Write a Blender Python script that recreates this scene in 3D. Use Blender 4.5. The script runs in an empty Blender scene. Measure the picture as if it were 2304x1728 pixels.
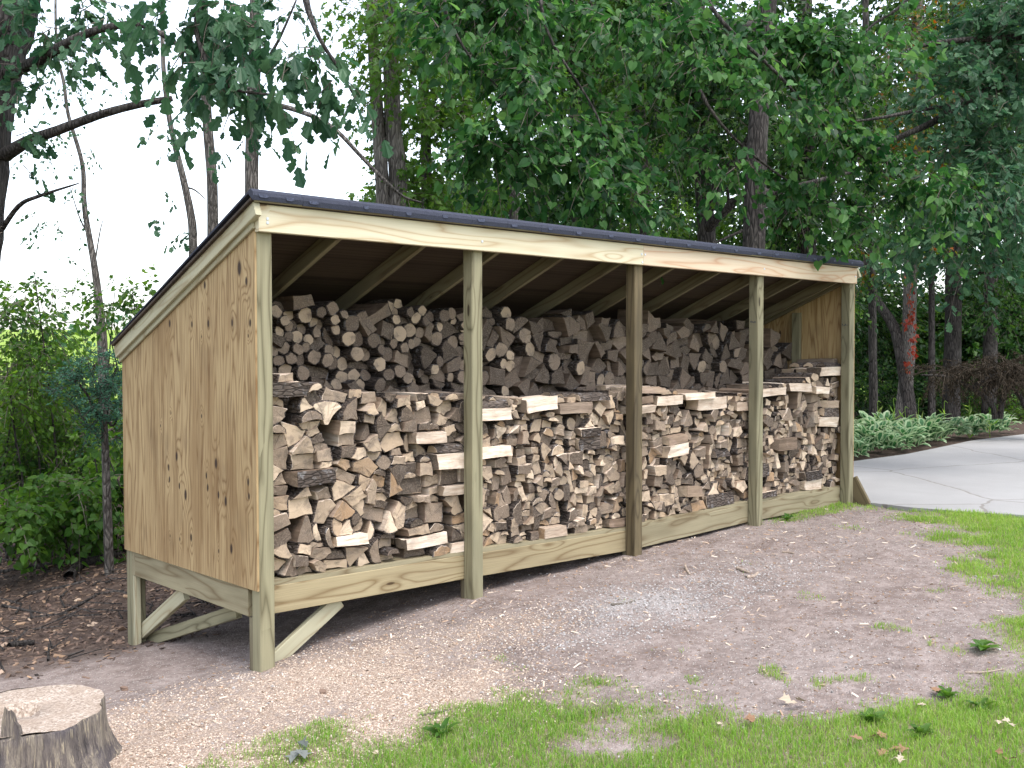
import bpy, math, random
import numpy as np
from mathutils import Vector, Matrix, Quaternion

SC = bpy.context.scene
COL = SC.collection
# ------------------------------------------------------------------ camera
CAM = np.array([-2.8298, -4.9834, 1.2653])
_yaw, _pit, _rol, FPX = -.7531, -.0282, -.0019, 2367.15
_F = np.array([-math.sin(_yaw)*math.cos(_pit), math.cos(_yaw)*math.cos(_pit), math.sin(_pit)])
_R = np.array([math.cos(_yaw), math.sin(_yaw), 0.]); _U = np.cross(_R, _F)
_R, _U = math.cos(_rol)*_R+math.sin(_rol)*_U, -math.sin(_rol)*_R+math.cos(_rol)*_U
cd = bpy.data.cameras.new('camera'); cam = bpy.data.objects.new('camera', cd); COL.objects.link(cam)
cd.sensor_width = 36; cd.lens = 36*FPX/2304; cd.clip_end = 2000; cd.clip_start = .05
cam.matrix_world = Matrix([[_R[0], _U[0], -_F[0], CAM[0]], [_R[1], _U[1], -_F[1], CAM[1]], [_R[2], _U[2], -_F[2], CAM[2]], [0, 0, 0, 1]])
SC.camera = cam
# ------------------------------------------------------------------ sky, sun, exposure
SUN_EL, SUN_AZ = 66, -95        # azimuth in the ground plane, degrees from +X
w = bpy.data.worlds.new('World'); SC.world = w; w.use_nodes = True
nt = w.node_tree; nt.nodes.clear()
sky = nt.nodes.new('ShaderNodeTexSky'); sky.sky_type = 'NISHITA'; sky.sun_disc = False
sky.sun_elevation = math.radians(SUN_EL); sky.sun_rotation = math.radians(90-SUN_AZ)
sky.air_density = 1.0; sky.dust_density = 2.0; sky.ozone_density = 1.0
hs = nt.nodes.new('ShaderNodeHueSaturation'); hs.inputs['Saturation'].default_value = .45; hs.inputs['Value'].default_value = 1.0
bg = nt.nodes.new('ShaderNodeBackground'); bg.inputs['Strength'].default_value = .15
ow = nt.nodes.new('ShaderNodeOutputWorld')
nt.links.new(sky.outputs[0], hs.inputs['Color']); nt.links.new(hs.outputs[0], bg.inputs[0]); nt.links.new(bg.outputs[0], ow.inputs[0])
sl = bpy.data.lights.new('sun', 'SUN'); sl.energy = .75; sl.angle = math.radians(35); sl.color = (1, .96, .9)
so = bpy.data.objects.new('sun', sl); COL.objects.link(so)
_e, _a = math.radians(SUN_EL), math.radians(SUN_AZ)
so.rotation_mode = 'QUATERNION'; so.rotation_quaternion = Vector((math.cos(_e)*math.cos(_a), math.cos(_e)*math.sin(_a), math.sin(_e))).to_track_quat('Z', 'Y')
so.location = (0, -10, 20)
SC.view_settings.view_transform = 'Standard'; SC.view_settings.look = 'None'
SC.view_settings.exposure = 1.88; SC.view_settings.gamma = 1; SC.view_settings.use_curve_mapping = False
try:
    SC.cycles.max_bounces = 8; SC.cycles.diffuse_bounces = 4; SC.cycles.transmission_bounces = 3; SC.cycles.transparent_max_bounces = 4
except Exception: pass

# ------------------------------------------------------------------ helpers
K = 2304/2212
def P(u, v, d):
    """a point d metres ahead of the photographer, towards the place seen at (u, v) of a 2212 x 1659 view"""
    u, v = u*K, v*K
    return CAM+d*(_F+_R*(u-1152)/FPX+_U*(864-v)/FPX)
def tag(o, label=None, cat=None, group=None, kind=None):
    if label: o['label'] = label
    if cat: o['category'] = cat
    if group: o['group'] = group
    if kind: o['kind'] = kind
    return o
def link(name, me, parent=None, mats=None):
    o = bpy.data.objects.new(name, me); COL.objects.link(o)
    if parent is not None: o.parent = parent
    if mats is not None and me is not None:
        for m in (mats if isinstance(mats, (list, tuple)) else [mats]): me.materials.append(m)
    return o
def empty(name, loc=(0, 0, 0)):
    o = bpy.data.objects.new(name, None); o.location = loc; o.empty_display_size = .1; COL.objects.link(o); return o
def child(o, parent):
    """parent o keeping its place (parents here are only moved, never turned)"""
    o.parent = parent; o.location = Vector(o.location)-Vector(parent.location); return o
def np_mesh(name, V, loops, starts, totals, mat_idx=None, smooth=False):
    me = bpy.data.meshes.new(name)
    V = np.asarray(V, np.float32); me.vertices.add(len(V)); me.vertices.foreach_set('co', V.ravel())
    me.loops.add(len(loops)); me.loops.foreach_set('vertex_index', np.asarray(loops, np.int32))
    me.polygons.add(len(starts)); me.polygons.foreach_set('loop_start', np.asarray(starts, np.int32))
    me.polygons.foreach_set('loop_total', np.asarray(totals, np.int32))
    if mat_idx is not None: me.polygons.foreach_set('material_index', np.asarray(mat_idx, np.int32))
    me.polygons.foreach_set('use_smooth', np.full(len(starts), bool(smooth)))
    me.update(calc_edges=True); return me
def pymesh(name, V, F, midx=None, smooth=False):
    loops = [i for f in F for i in f]; tot = [len(f) for f in F]; st = np.concatenate([[0], np.cumsum(tot)[:-1]])
    return np_mesh(name, V, loops, st, tot, midx, smooth)
_rs = np.random.RandomState(5); _LAT = _rs.rand(256, 256)
def vnoise(x, y, s=1., o=0):
    x = np.asarray(x, float)*s+17.3*o+1000; y = np.asarray(y, float)*s+31.7*o+1000
    i = np.floor(x).astype(int); j = np.floor(y).astype(int); a = x-i; b = y-j
    a = a*a*(3-2*a); b = b*b*(3-2*b); g = lambda p, q: _LAT[p % 256, q % 256]
    return (g(i, j)*(1-a)+g(i+1, j)*a)*(1-b)+(g(i, j+1)*(1-a)+g(i+1, j+1)*a)*b
def fbm(x, y, s=1., o=0, n=4):
    t = 0; A = .5; T = 0
    for k in range(n): t = t+A*vnoise(x, y, s*2**k, o+k*3); T += A; A *= .5
    return t/T
def gz0(x, y):
    g = np.interp(x, [-30, -3, -1, 0, 1.5, 3.07, 4.64, 6.13, 9, 60], [-.62, -.53, -.475, -.433, -.286, -.213, -.167, -.14, -.125, -.10])
    ww = np.interp(x, [-4, 0, 1.5, 6], [.8, 1, .6, .1])
    g = g-np.interp(y, [0, 1.6, 4, 12], [0, .165, .30, .45])*ww
    return g+np.maximum(0, np.hypot(np.asarray(x)+2.8, np.asarray(y)+5)-45)*.028
def gz(x, y):
    return gz0(x, y)+(fbm(x, y, 1.6, 2)-.5)*.05+(fbm(x, y, 9, 7, 3)-.5)*.018*(np.abs(np.asarray(x)-3) < 9)

# ------------------------------------------------------------------ material kit
class NT:
    def __init__(s, name):
        s.m = bpy.data.materials.new(name); s.m.use_nodes = True; s.t = s.m.node_tree; s.t.nodes.clear()
    def n(s, typ, ins=None, **kw):
        nd = s.t.nodes.new(typ)
        for k, v in kw.items(): setattr(nd, k, v)
        for k, v in (ins or {}).items():
            if isinstance(v, bpy.types.NodeSocket): s.t.links.new(v, nd.inputs[k])
            else: nd.inputs[k].default_value = v
        return nd
    def math(s, op, a, b=0., c=0., clamp=False): return s.n('ShaderNodeMath', {0: a, 1: b, 2: c}, operation=op, use_clamp=clamp).outputs[0]
    def vm(s, op, a, b=(0, 0, 0), sc=None):
        nd = s.n('ShaderNodeVectorMath', {0: a, 1: b}, operation=op)
        if sc is not None: nd.inputs['Scale'].default_value = sc
        return nd.outputs['Value'] if op in ('LENGTH', 'DISTANCE', 'DOT_PRODUCT') else nd.outputs[0]
    def noise(s, vec, scale, detail=3, rough=.55, dist=0.): return s.n('ShaderNodeTexNoise', {'Vector': vec, 'Scale': scale, 'Detail': detail, 'Roughness': rough, 'Distortion': dist}).outputs['Fac']
    def vor(s, vec, scale, feat='F1', out='Distance', rnd=1.): return s.n('ShaderNodeTexVoronoi', {'Vector': vec, 'Scale': scale, 'Randomness': rnd}, feature=feat).outputs[out]
    def mr(s, v, a, b, c=0., d=1., smooth=True): return s.n('ShaderNodeMapRange', {'Value': v, 'From Min': a, 'From Max': b, 'To Min': c, 'To Max': d}, interpolation_type='SMOOTHSTEP' if smooth else 'LINEAR').outputs[0]
    def mix(s, f, a, b, blend='MIX'):
        nd = s.n('ShaderNodeMix', data_type='RGBA', blend_type=blend)
        for k, v in ((0, f), (6, a), (7, b)):
            if isinstance(v, bpy.types.NodeSocket): s.t.links.new(v, nd.inputs[k])
            else: nd.inputs[k].default_value = (tuple(v)+(1,))[:4] if k else v
        return nd.outputs[2]
    def ramp(s, f, stops):
        nd = s.n('ShaderNodeValToRGB', {'Fac': f}); e = nd.color_ramp.elements
        while len(e) < len(stops): e.new(.5)
        for k, (p, c) in enumerate(stops): e[k].position = p; e[k].color = tuple(c)+(1,)
        return nd.outputs[0]
    def obj(s): return s.n('ShaderNodeTexCoord').outputs['Object']
    def pos(s): return s.n('ShaderNodeNewGeometry').outputs['Position']
    def scale(s, v, sc, loc=(0, 0, 0)): return s.n('ShaderNodeMapping', {'Vector': v, 'Scale': sc, 'Location': loc}).outputs[0]
    def orand(s): return s.n('ShaderNodeObjectInfo').outputs['Random']
    def attr(s, nm, out='Fac'): return s.n('ShaderNodeAttribute', attribute_name=nm).outputs[out]
    def out(s, col, rough=.8, bump=None, bd=.004, spec=.25, transl=None):
        ins = {'Base Color': col if isinstance(col, bpy.types.NodeSocket) else tuple(col)+(1,), 'Roughness': rough, 'Specular IOR Level': spec}
        if bump is not None: ins['Normal'] = s.n('ShaderNodeBump', {'Height': bump, 'Strength': 1., 'Distance': bd}).outputs[0]
        b = s.n('ShaderNodeBsdfPrincipled', ins).outputs[0]
        if transl is not None:
            t = s.n('ShaderNodeBsdfTranslucent', {'Color': transl[0]}).outputs[0]
            b = s.n('ShaderNodeMixShader', {0: transl[1], 1: b, 2: t}).outputs[0]
        s.n('ShaderNodeOutputMaterial', {'Surface': b}); return s.m
def flat(name, c, rough=.7): return NT(name).out(c, rough)

def lumber(name, light, dark, warm, knots=.11, blotch=.35):
    """sawn board, local X along the grain: growth-ring lines that bend round the knots"""
    t = NT(name); c = t.obj(); r = t.orand()
    off = t.n('ShaderNodeCombineXYZ', {0: t.math('MULTIPLY', r, 37.), 1: t.math('MULTIPLY', r, 11.), 2: t.math('MULTIPLY', r, 5.)}).outputs[0]
    c = t.vm('ADD', c, off)
    kv = t.scale(c, (2.1, 7.5, 7.5)); kd = t.vor(kv, 1.)                       # knots: rare cells of a stretched voronoi
    kc = t.n('ShaderNodeTexVoronoi', {'Vector': kv, 'Scale': 1.}).outputs['Color']
    ks = t.n('ShaderNodeSeparateColor', {0: kc}).outputs[0]
    on = t.mr(ks, .42, .5)
    bend = t.math('MULTIPLY', t.math('MULTIPLY', t.mr(kd, .0, .5, 1, 0), on), 1.5)
    lv = t.scale(c, (.55, 5.5, 5.5)); g = t.noise(lv, 1., 2, .45)
    g = t.math('ADD', t.math('MULTIPLY', g, 9.), bend)
    ring = t.math('PINGPONG', g, .5); ring = t.math('MULTIPLY', ring, 2.)
    line = t.math('POWER', ring, 3.5)
    fib = t.noise(t.scale(c, (3, 170, 170)), 1., 2, .7)
    bl = t.noise(t.scale(c, (1.2, 5, 5), (3, 3, 3)), 1., 3, .6)
    col = t.mix(t.math('MULTIPLY', line, .85), light, warm)
    col = t.mix(t.math('MULTIPLY', t.mr(bl, .42, .72), blotch), col, dark)
    col = t.mix(t.math('MULTIPLY', t.mr(fib, .35, .75), .25), col, dark)
    ko = t.math('MULTIPLY', t.mr(kd, knots*.75, knots, 1, 0), on)
    kring = t.math('MULTIPLY', t.mr(kd, knots, knots*1.9, 1, 0), on)
    col = t.mix(t.math('MULTIPLY', kring, .4), col, warm)
    col = t.mix(t.math('MULTIPLY', ko, .85), col, (warm[0]*.28, warm[1]*.22, warm[2]*.2))
    tint = t.mr(r, 0, 1, .84, 1.08, False)
    col = t.vm('SCALE', col, sc=1.); col = t.n('ShaderNodeVectorMath', {0: col, 'Scale': tint}, operation='SCALE').outputs[0]
    return t.out(col, .75, t.math('ADD', fib, t.math('MULTIPLY', line, -.4)), .0012)

def plywood(name, light, warm, dark, knots=(), loc_axes=('Y', 'Z'), axis_swap=False):
    """rotary-cut plywood face: wide cathedral grain, football knots at given places"""
    t = NT(name); c = t.obj(); sp = t.n('ShaderNodeSeparateXYZ', {0: c}).outputs
    a = sp['XYZ'.index(loc_axes[0])]; z = sp['XYZ'.index(loc_axes[1])]
    r = t.math('MULTIPLY', t.orand(), 9. if not knots else 0.)
    uv = t.n('ShaderNodeCombineXYZ', {0: a, 1: z, 2: r}).outputs[0]
    wob = t.noise(t.scale(uv, (6, 1.6, 1)), 1., 3, .5)
    g = t.noise(t.scale(uv, (6.5, .36, 1)), 1., 1.5, .4)
    g = t.math('ADD', t.math('MULTIPLY', g, 19.), t.math('MULTIPLY', wob, 2.6))
    streak = t.noise(t.scale(uv, (22, .9, 1), (3, 1, 0)), 1., 3, .6)
    kn = None; halo = None
    for (kx, kz, ks) in knots:
        d = t.n('ShaderNodeVectorMath', {0: uv, 1: (kx, kz, 0)}, operation='SUBTRACT').outputs[0]
        d = t.vm('LENGTH', t.vm('MULTIPLY', d, (1/(.014*ks), 1/(.029*ks), 0)))
        b = t.mr(d, 0, 4.6, 1, 0); halo = t.math('ADD', halo, b) if halo else b
        kk = t.mr(d, .45, 1.0, 1, 0); kn = t.math('MAXIMUM', kn, kk) if kn else kk
    if halo: g = t.math('ADD', g, t.math('MULTIPLY', halo, 2.1))
    else:
        kv = t.scale(uv, (4.2, 1.3, 1)); kd = t.vor(kv, 1.)
        g = t.math('ADD', g, t.math('MULTIPLY', t.mr(kd, 0, .35, 1, 0), 2.)); kn = t.mr(kd, .045, .065, 1, 0)
    ring = t.math('MULTIPLY', t.math('PINGPONG', g, .5), 2.)
    line = t.math('POWER', ring, 2.6)
    fib = t.noise(t.scale(uv, (150, 5, 1)), 1., 2, .7)
    bl = t.noise(t.scale(uv, (3.1, .8, 1), (5, 2, 0)), 1., 3, .6); b2 = t.noise(t.scale(uv, (5, 2.2, 1), (1, 8, 0)), 1., 3, .6)
    col = t.mix(t.math('MULTIPLY', line, t.mr(b2, .3, .7, .6, 1.)), light, t.mix(.35, warm, (warm[0]*.6, warm[1]*.5, warm[2]*.4)))
    col = t.mix(t.math('MULTIPLY', t.mr(bl, .42, .7), .55), col, warm)
    col = t.mix(t.math('MULTIPLY', t.mr(b2, .5, .75), .4), col, dark)
    col = t.mix(t.math('MULTIPLY', t.mr(fib, .4, .75), .3), col, (warm[0]*.6, warm[1]*.55, warm[2]*.5))
    col = t.mix(t.math('MULTIPLY', t.mr(streak, .5, .68), .55), col, (warm[0]*.75, warm[1]*.7, warm[2]*.65))
    col = t.mix(t.math('MULTIPLY', kn, .97), col, (.03, .016, .011))
    return t.out(col, .7, t.math('ADD', fib, t.math('MULTIPLY', line, -.5)), .001)
def log_poly(typ, size, seed):
    """cross-section of a log: convex outline (x, z) counter-clockwise and a bark flag for each edge"""
    r = random.Random(seed); U = r.uniform
    pts = []; bark = []
    if typ == 0:      # wedge: apex and an arc of bark
        th = U(0.75, 1.6); R = size*U(.95, 1.15)/max(.75, th*.72); n = 5; core = U(0, .18)*R
        if core > .06*R: pts += [(core, core*.35), (core*.9, -core*.3)]; bark += [0, 0]
        else: pts += [(0, 0)]; bark += [0]
        for i in range(n+1):
            a = -th/2+th*i/n; q = R*U(.94, 1.04)
            pts.append((q*math.cos(a), q*math.sin(a))); bark.append(1 if i < n else 0)
        if len(pts) == n+3: pts = [pts[1]]+pts[2:]+[pts[0]]; bark = [0]+bark[2:]+[0]
    elif typ == 1:    # half round
        R = size*U(.54, .68); n = 6; f = U(.6, .95)
        for i in range(n+1):
            a = math.pi*i/n; q = R*U(.95, 1.04)
            pts.append((q*math.cos(a), q*math.sin(a)*f)); bark.append(1 if i < n else 0)
    elif typ == 2:    # slab or block, a narrow bark edge
        w = size*U(1.0, 1.45); h = size*U(.45, .8); k = [U(-.1, .1)*size for _ in range(8)]
        pts = [(-w/2+k[0], -h/2+k[1]), (w/2+k[2], -h/2+k[3]), (w/2+k[4], h/2+k[5]), (-w/2+k[6], h/2+k[7])]
        b = r.random()
        bark = [0, 1 if b < .4 else 0, 0, 1 if .4 < b < .75 else 0]
    elif typ == 3:    # whole round
        R = size*.5; n = 10; e = U(.85, 1)
        for i in range(n):
            a = 2*math.pi*i/n; q = R*U(.95, 1.05)
            pts.append((q*math.cos(a), q*math.sin(a)*e)); bark.append(1)
    else:             # irregular split piece, five corners or a triangle
        n = r.choice([3, 4, 5, 5]); a0 = U(0, 6.28)
        for i in range(n):
            a = a0+2*math.pi*(i+U(-.22, .22))/n; q = size*.58*U(.85, 1.15)*(1.15 if n == 3 else 1)
            pts.append((q*math.cos(a)*1.25, q*math.sin(a)*.74)); bark.append(0)
        if r.random() < .8: bark[r.randrange(n)] = 1
    # convex hull check: drop dents
    ok = True
    while ok and len(pts) > 3:
        ok = False
        for i in range(len(pts)):
            a, b, c = pts[i-1], pts[i], pts[(i+1) % len(pts)]
            if (b[0]-a[0])*(c[1]-b[1])-(b[1]-a[1])*(c[0]-b[0]) <= 0:
                pts.pop(i); bark.pop(i); ok = True; break
    A = cx = cz = 0
    for i in range(len(pts)):
        x0, y0 = pts[i]; x1, y1 = pts[(i+1) % len(pts)]; q = x0*y1-x1*y0
        A += q/2; cx += (x0+x1)*q/6; cz += (y0+y1)*q/6
    cx /= A; cz /= A
    return [(x-cx, y-cz) for x, y in pts], bark, A
LOGDATA = [
4,115,269,19519,391,163,553,706,-14,-14,708,4,97,325,17596,1179,153,94,699,-3,-3,715,4,117,241,57017,1365,165,581,699,1,1,715,4,121,321,52924,2157,167,924,694,-17,-16,719,0,116,399,35806,338,324,235,703,0,711,-10,4,157,377,355,1258,326,259,68,17,-997,7,
5,132,414,48284,1222,846,1510,297,-2,955,6,4,111,237,16416,1215,162,735,708,4,4,706,8,132,404,44588,465,347,349,818,3,-575,-8,4,118,373,4977,4111,165,848,708,-11,-11,706,1,148,359,42298,3005,784,1496,836,-2,-549,-18,4,146,378,27700,301,327,379,18,4,-1000,6,
9,126,408,4125,640,823,1572,9,-19,-1000,-3,0,139,411,49894,496,334,923,710,-27,-703,-25,1,118,379,10476,1604,811,1233,100,-2,995,-1,4,97,398,55650,620,318,824,999,11,30,-21,4,115,340,47471,174,163,1053,710,3,3,704,4,120,362,42829,333,343,636,-63,8,-998,-4,
0,120,402,27344,633,313,914,389,4,-921,7,4,87,209,56267,621,148,162,706,-3,-3,708,8,139,380,45411,739,320,579,997,-5,78,6,5,136,370,34617,1092,787,1452,499,4,-866,-2,8,138,393,6245,994,332,267,632,-3,775,4,0,75,353,7046,343,302,955,128,-23,-992,-2,
4,86,329,20098,2501,147,887,711,1,1,703,4,105,357,54218,4239,158,47,714,-5,-5,700,0,141,385,8059,576,303,336,759,0,651,8,4,107,378,34311,617,332,753,999,11,-32,1,8,164,390,3268,949,354,722,1000,7,-10,23,0,115,387,16614,269,351,799,914,0,406,2,
0,116,386,55056,568,318,462,-25,4,-1000,3,4,107,272,11998,3656,159,509,703,-13,-13,711,0,117,395,16454,859,313,818,16,1,-1000,-3,4,112,214,58591,2291,162,40,709,3,3,706,0,105,392,14033,659,320,76,-149,-11,-989,-1,2,118,385,57005,367,294,894,1000,1,-24,-8,
4,97,348,2207,1722,153,863,696,-5,-4,718,1,123,373,19640,1798,818,1271,69,0,-998,1,1,126,344,30710,3969,778,1519,850,23,526,14,4,85,212,30316,1422,147,394,710,-4,-4,704,4,110,380,59063,550,346,1006,114,-8,-993,-4,4,144,366,36853,1097,344,441,1000,-1,-21,-3,
0,84,405,55509,909,322,222,691,-9,723,11,5,142,347,52825,2233,786,1105,998,0,68,0,1,151,394,20323,3158,821,1314,215,0,976,0,0,110,409,616,330,332,718,981,-4,-191,-3,4,117,407,27251,1117,319,164,-27,32,-999,-4,8,123,390,40553,942,321,452,836,-14,548,20,
4,119,200,12058,2652,166,639,729,-5,-5,685,1,123,416,27604,3409,831,1450,964,-1,268,1,4,117,323,12900,3566,164,908,700,-3,-3,714,8,144,365,30602,813,347,294,133,5,-991,4,4,143,403,34148,1403,356,476,-10,-6,-1000,-3,2,137,408,25281,798,315,70,632,9,-775,-5,
9,152,392,29130,2583,801,1186,969,1,-245,-3,4,124,291,36148,5182,169,449,709,7,7,705,4,122,205,22705,3859,167,162,706,13,13,708,4,101,278,46303,1759,156,614,703,-8,-7,711,7,102,400,51146,957,811,1348,118,1,-993,-1,8,99,361,9826,609,305,685,987,10,-160,23,
2,121,310,30924,2711,167,959,710,11,11,704,8,122,398,34680,659,319,413,-135,17,-991,-4,8,85,413,28031,310,318,460,998,-3,-68,3,4,74,382,30245,463,335,446,-153,-4,-988,-5,0,109,408,42490,795,312,717,570,18,821,-4,4,107,256,26483,3660,159,597,697,-17,-17,716,
4,124,364,44028,5930,168,1072,709,2,2,705,7,95,394,1442,1039,831,1252,980,-2,-197,-3,2,85,218,24661,1365,147,656,708,3,3,706,5,111,405,5470,1273,830,1414,801,6,-598,-2,1,104,398,16298,2503,805,1024,998,0,56,0,7,151,340,27281,2822,787,1215,976,1,-220,-2,
9,106,342,44527,3042,853,1582,986,9,168,-18,4,90,411,19001,313,320,143,997,-7,81,17,7,122,357,6000,2576,807,1308,445,-1,-895,-9,7,98,391,34595,1218,830,1188,1000,3,15,-2,7,98,379,26375,682,863,1489,170,-1,-985,0,2,101,404,37634,476,310,193,583,15,-812,-7,
2,124,416,24714,1961,318,190,687,0,-726,2,7,107,390,28801,982,800,1446,448,0,894,2,1,132,408,4445,2355,841,1384,930,12,368,-14,4,99,205,17940,2659,155,722,700,-6,-5,714,7,91,389,18143,1203,808,1050,952,3,307,-2,2,128,413,12651,1287,294,24,1000,1,-5,6,
0,101,388,18337,977,307,532,675,-5,-738,1,1,122,413,1271,2733,851,1111,983,2,-183,-2,1,119,409,36995,3016,824,1052,740,0,673,0,5,148,346,27327,768,884,1136,998,0,63,0,4,109,204,28608,2978,160,33,715,-2,-3,700,8,106,412,36866,784,327,419,742,-10,-670,15,
4,118,386,35167,5421,311,817,702,-4,712,-5,9,118,370,59760,1384,809,1220,125,2,-992,-1,1,143,381,16788,4439,829,1026,89,0,996,-1,0,88,417,37029,232,331,48,631,-3,775,15,9,116,402,39596,1841,823,1183,983,-1,-185,0,0,87,408,31178,516,317,253,-91,34,-995,-11,
7,92,375,26573,627,806,1130,689,0,-724,0,4,114,293,22601,5647,163,47,702,0,0,712,4,113,379,57237,1202,345,872,29,23,999,13,9,139,405,40933,4573,894,1474,278,9,-960,9,4,105,369,29993,1192,302,538,43,-11,-999,0,7,122,389,45139,2507,798,1410,384,-10,-923,-18,
8,104,393,8872,424,321,110,1000,2,-1,7,7,98,356,22403,838,780,1536,100,-1,-995,-1,5,104,371,34415,3216,796,1551,513,-6,-858,-18,4,111,396,45251,1457,344,199,999,-4,-36,33,7,100,384,42032,2354,794,1488,611,10,792,4,1,150,348,38857,3391,863,1174,742,0,670,0,
4,99,375,40139,3932,155,917,707,-6,-6,708,7,100,362,11660,2406,886,1570,527,-4,-850,-11,4,77,407,13383,1164,336,987,-39,24,-999,-1,8,99,393,42045,1422,293,102,130,-11,-991,-6,4,90,227,35107,1490,150,35,712,0,0,702,2,85,388,22372,759,344,781,556,-7,831,7,
7,102,396,50967,1155,810,1342,999,5,-34,0,4,135,397,45075,534,341,30,37,4,-999,-2,0,93,372,45029,1057,319,880,166,3,-986,-4,4,100,277,50184,5639,156,131,705,0,0,709,1,123,375,13287,6076,830,1263,477,0,-879,0,0,87,390,3642,730,315,489,-153,-8,-988,7,
8,115,351,42507,1380,354,919,997,-1,-74,3,4,106,388,253,1112,342,29,26,-2,1000,-6,4,94,368,54877,1009,292,962,-50,6,-999,2,7,91,411,32831,1268,813,1117,9,-1,1000,1,7,93,416,29840,803,815,1210,485,2,875,-2,4,104,314,20877,5901,157,611,715,13,13,698,
1,138,343,15482,2872,796,1101,360,0,-933,-1,5,103,381,31427,3332,804,1309,892,0,452,0,4,119,343,18202,5416,166,933,711,8,8,703,7,110,372,21937,3120,812,1168,576,0,-817,0,4,111,419,1392,2534,321,533,992,-5,-125,-3,1,123,387,24376,3544,800,1453,244,1,-970,1,
4,76,357,50475,303,283,82,996,-1,87,-33,4,96,391,9445,606,341,534,980,0,200,2,7,92,346,9212,715,801,1230,1000,-3,20,-1,1,107,379,12264,2773,791,1326,253,1,-967,-2,1,152,419,46139,5170,849,1337,116,0,-993,0,4,75,370,24861,461,315,665,997,-2,-77,3,
9,118,398,9598,1638,842,1417,767,-2,642,-1,0,127,371,6398,190,354,665,430,0,903,-1,1,142,398,21433,1832,893,1435,74,1,-997,2,5,150,403,6192,3522,845,1254,4,0,1000,0,9,120,406,7498,5338,843,1502,984,11,119,-130,0,74,370,47305,782,288,913,625,-8,780,-8,
4,117,382,57559,1261,355,460,-65,16,-998,3,1,152,415,35245,5819,840,1390,882,0,471,0,4,72,410,13906,2025,309,483,13,-9,-1000,10,4,99,368,54619,1074,311,810,-8,4,-1000,-6,8,95,392,50647,2499,321,134,981,7,-190,47,2,118,366,9918,363,325,847,15,-14,1000,11,
4,112,395,39430,3463,331,285,1000,-1,-2,15,8,95,380,11165,690,310,661,985,-7,-168,22,1,146,373,50607,4061,798,1342,978,8,-209,22,2,105,371,45672,783,334,185,561,6,828,-4,4,117,367,23983,3465,287,368,1000,-9,20,-18,4,117,304,30829,3232,164,858,707,-13,-13,707,
4,79,402,59629,794,352,988,-5,-20,-1000,3,7,90,393,3160,1739,802,1520,141,0,-990,2,0,111,404,5002,4167,313,757,645,-8,-764,-6,5,130,399,59498,3020,802,1314,1000,2,16,0,0,113,411,11250,1448,335,280,701,2,713,-12,7,91,414,24108,1356,808,1141,988,0,155,2,
8,84,399,2739,5687,317,1020,53,-12,-998,9,9,151,351,14393,5155,778,1144,999,0,42,0,1,121,345,1562,5058,821,1234,184,0,-983,0,8,80,377,12957,604,317,608,992,3,121,-25,0,88,400,37341,1451,325,857,640,13,768,-19,4,71,362,18686,688,344,1016,41,27,-999,0,
4,77,419,55955,1160,309,358,81,-2,-997,1,0,89,400,12296,965,351,867,995,-7,-96,-12,7,89,354,20383,949,854,1106,113,0,-994,-1,8,87,363,19539,1834,320,539,-50,-6,-999,0,4,104,263,16037,4584,157,801,709,-8,-8,705,0,112,372,26985,3915,323,398,81,-10,-997,8,
7,107,366,745,1905,788,1097,217,0,-976,1,0,97,418,39468,880,356,932,988,15,-152,-3,5,113,384,34427,3186,825,1102,588,0,809,0,1,109,351,23561,4702,796,1022,231,0,973,-1,1,105,383,43631,4844,847,1378,193,0,981,0,6,98,355,22403,881,311,597,1000,-1,28,-12,
4,75,393,28797,778,328,861,997,-8,76,-5,8,84,406,11667,406,310,41,975,0,222,13,1,103,405,42429,3605,838,1132,793,-1,609,0,4,108,374,18209,3331,160,989,711,2,2,703,1,143,384,16039,4652,881,1319,982,-1,-187,0,5,147,411,49670,4835,890,1200,977,0,214,0,
5,119,417,41825,2406,863,1082,966,0,-258,1,1,134,398,32901,4649,888,1188,223,0,975,-1,0,119,369,52203,2181,344,769,446,-8,-895,6,7,107,366,50043,1372,804,1392,1000,6,9,2,7,89,417,8082,2327,840,999,89,1,-996,0,7,119,418,57596,4962,818,1123,856,1,518,0,
4,78,416,33247,2025,299,696,661,12,750,-19,8,120,362,14317,2797,314,878,56,18,-998,0,7,66,397,24279,869,824,1466,726,1,-688,0,4,147,413,9214,145,321,306,-117,-14,-993,7,3,139,415,26069,2459,824,1493,954,5,-300,-12,0,110,414,7770,176,315,151,567,7,824,-7,
8,119,414,29060,2945,333,388,160,-25,-987,0,9,140,344,50037,4449,828,1425,10,14,-1000,4,0,79,351,10984,1190,360,645,927,6,-375,16,0,86,395,34246,598,325,231,973,15,-229,9,0,103,414,20871,2233,330,600,-128,-9,-992,-1,0,73,398,44424,1389,322,329,645,11,-765,2,
4,96,245,23345,5939,153,695,692,13,12,722,0,94,389,37919,3832,327,729,718,-8,696,8,9,141,407,57139,3636,881,1355,34,0,999,0,4,105,377,18819,1909,355,449,656,-19,-755,-13,7,80,417,22400,2310,837,1197,705,1,-710,0,3,119,403,20669,1893,831,1027,83,0,-996,1,
7,70,413,41453,762,820,1509,923,-2,385,-3,5,122,371,12362,1020,792,1016,890,1,455,0,9,139,405,34805,1470,804,991,605,2,-796,-1,4,119,359,23575,4748,166,229,703,4,4,711,4,57,386,27289,1803,331,306,774,10,-633,-2,2,111,369,31733,1504,319,888,626,5,-779,-7,
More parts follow.
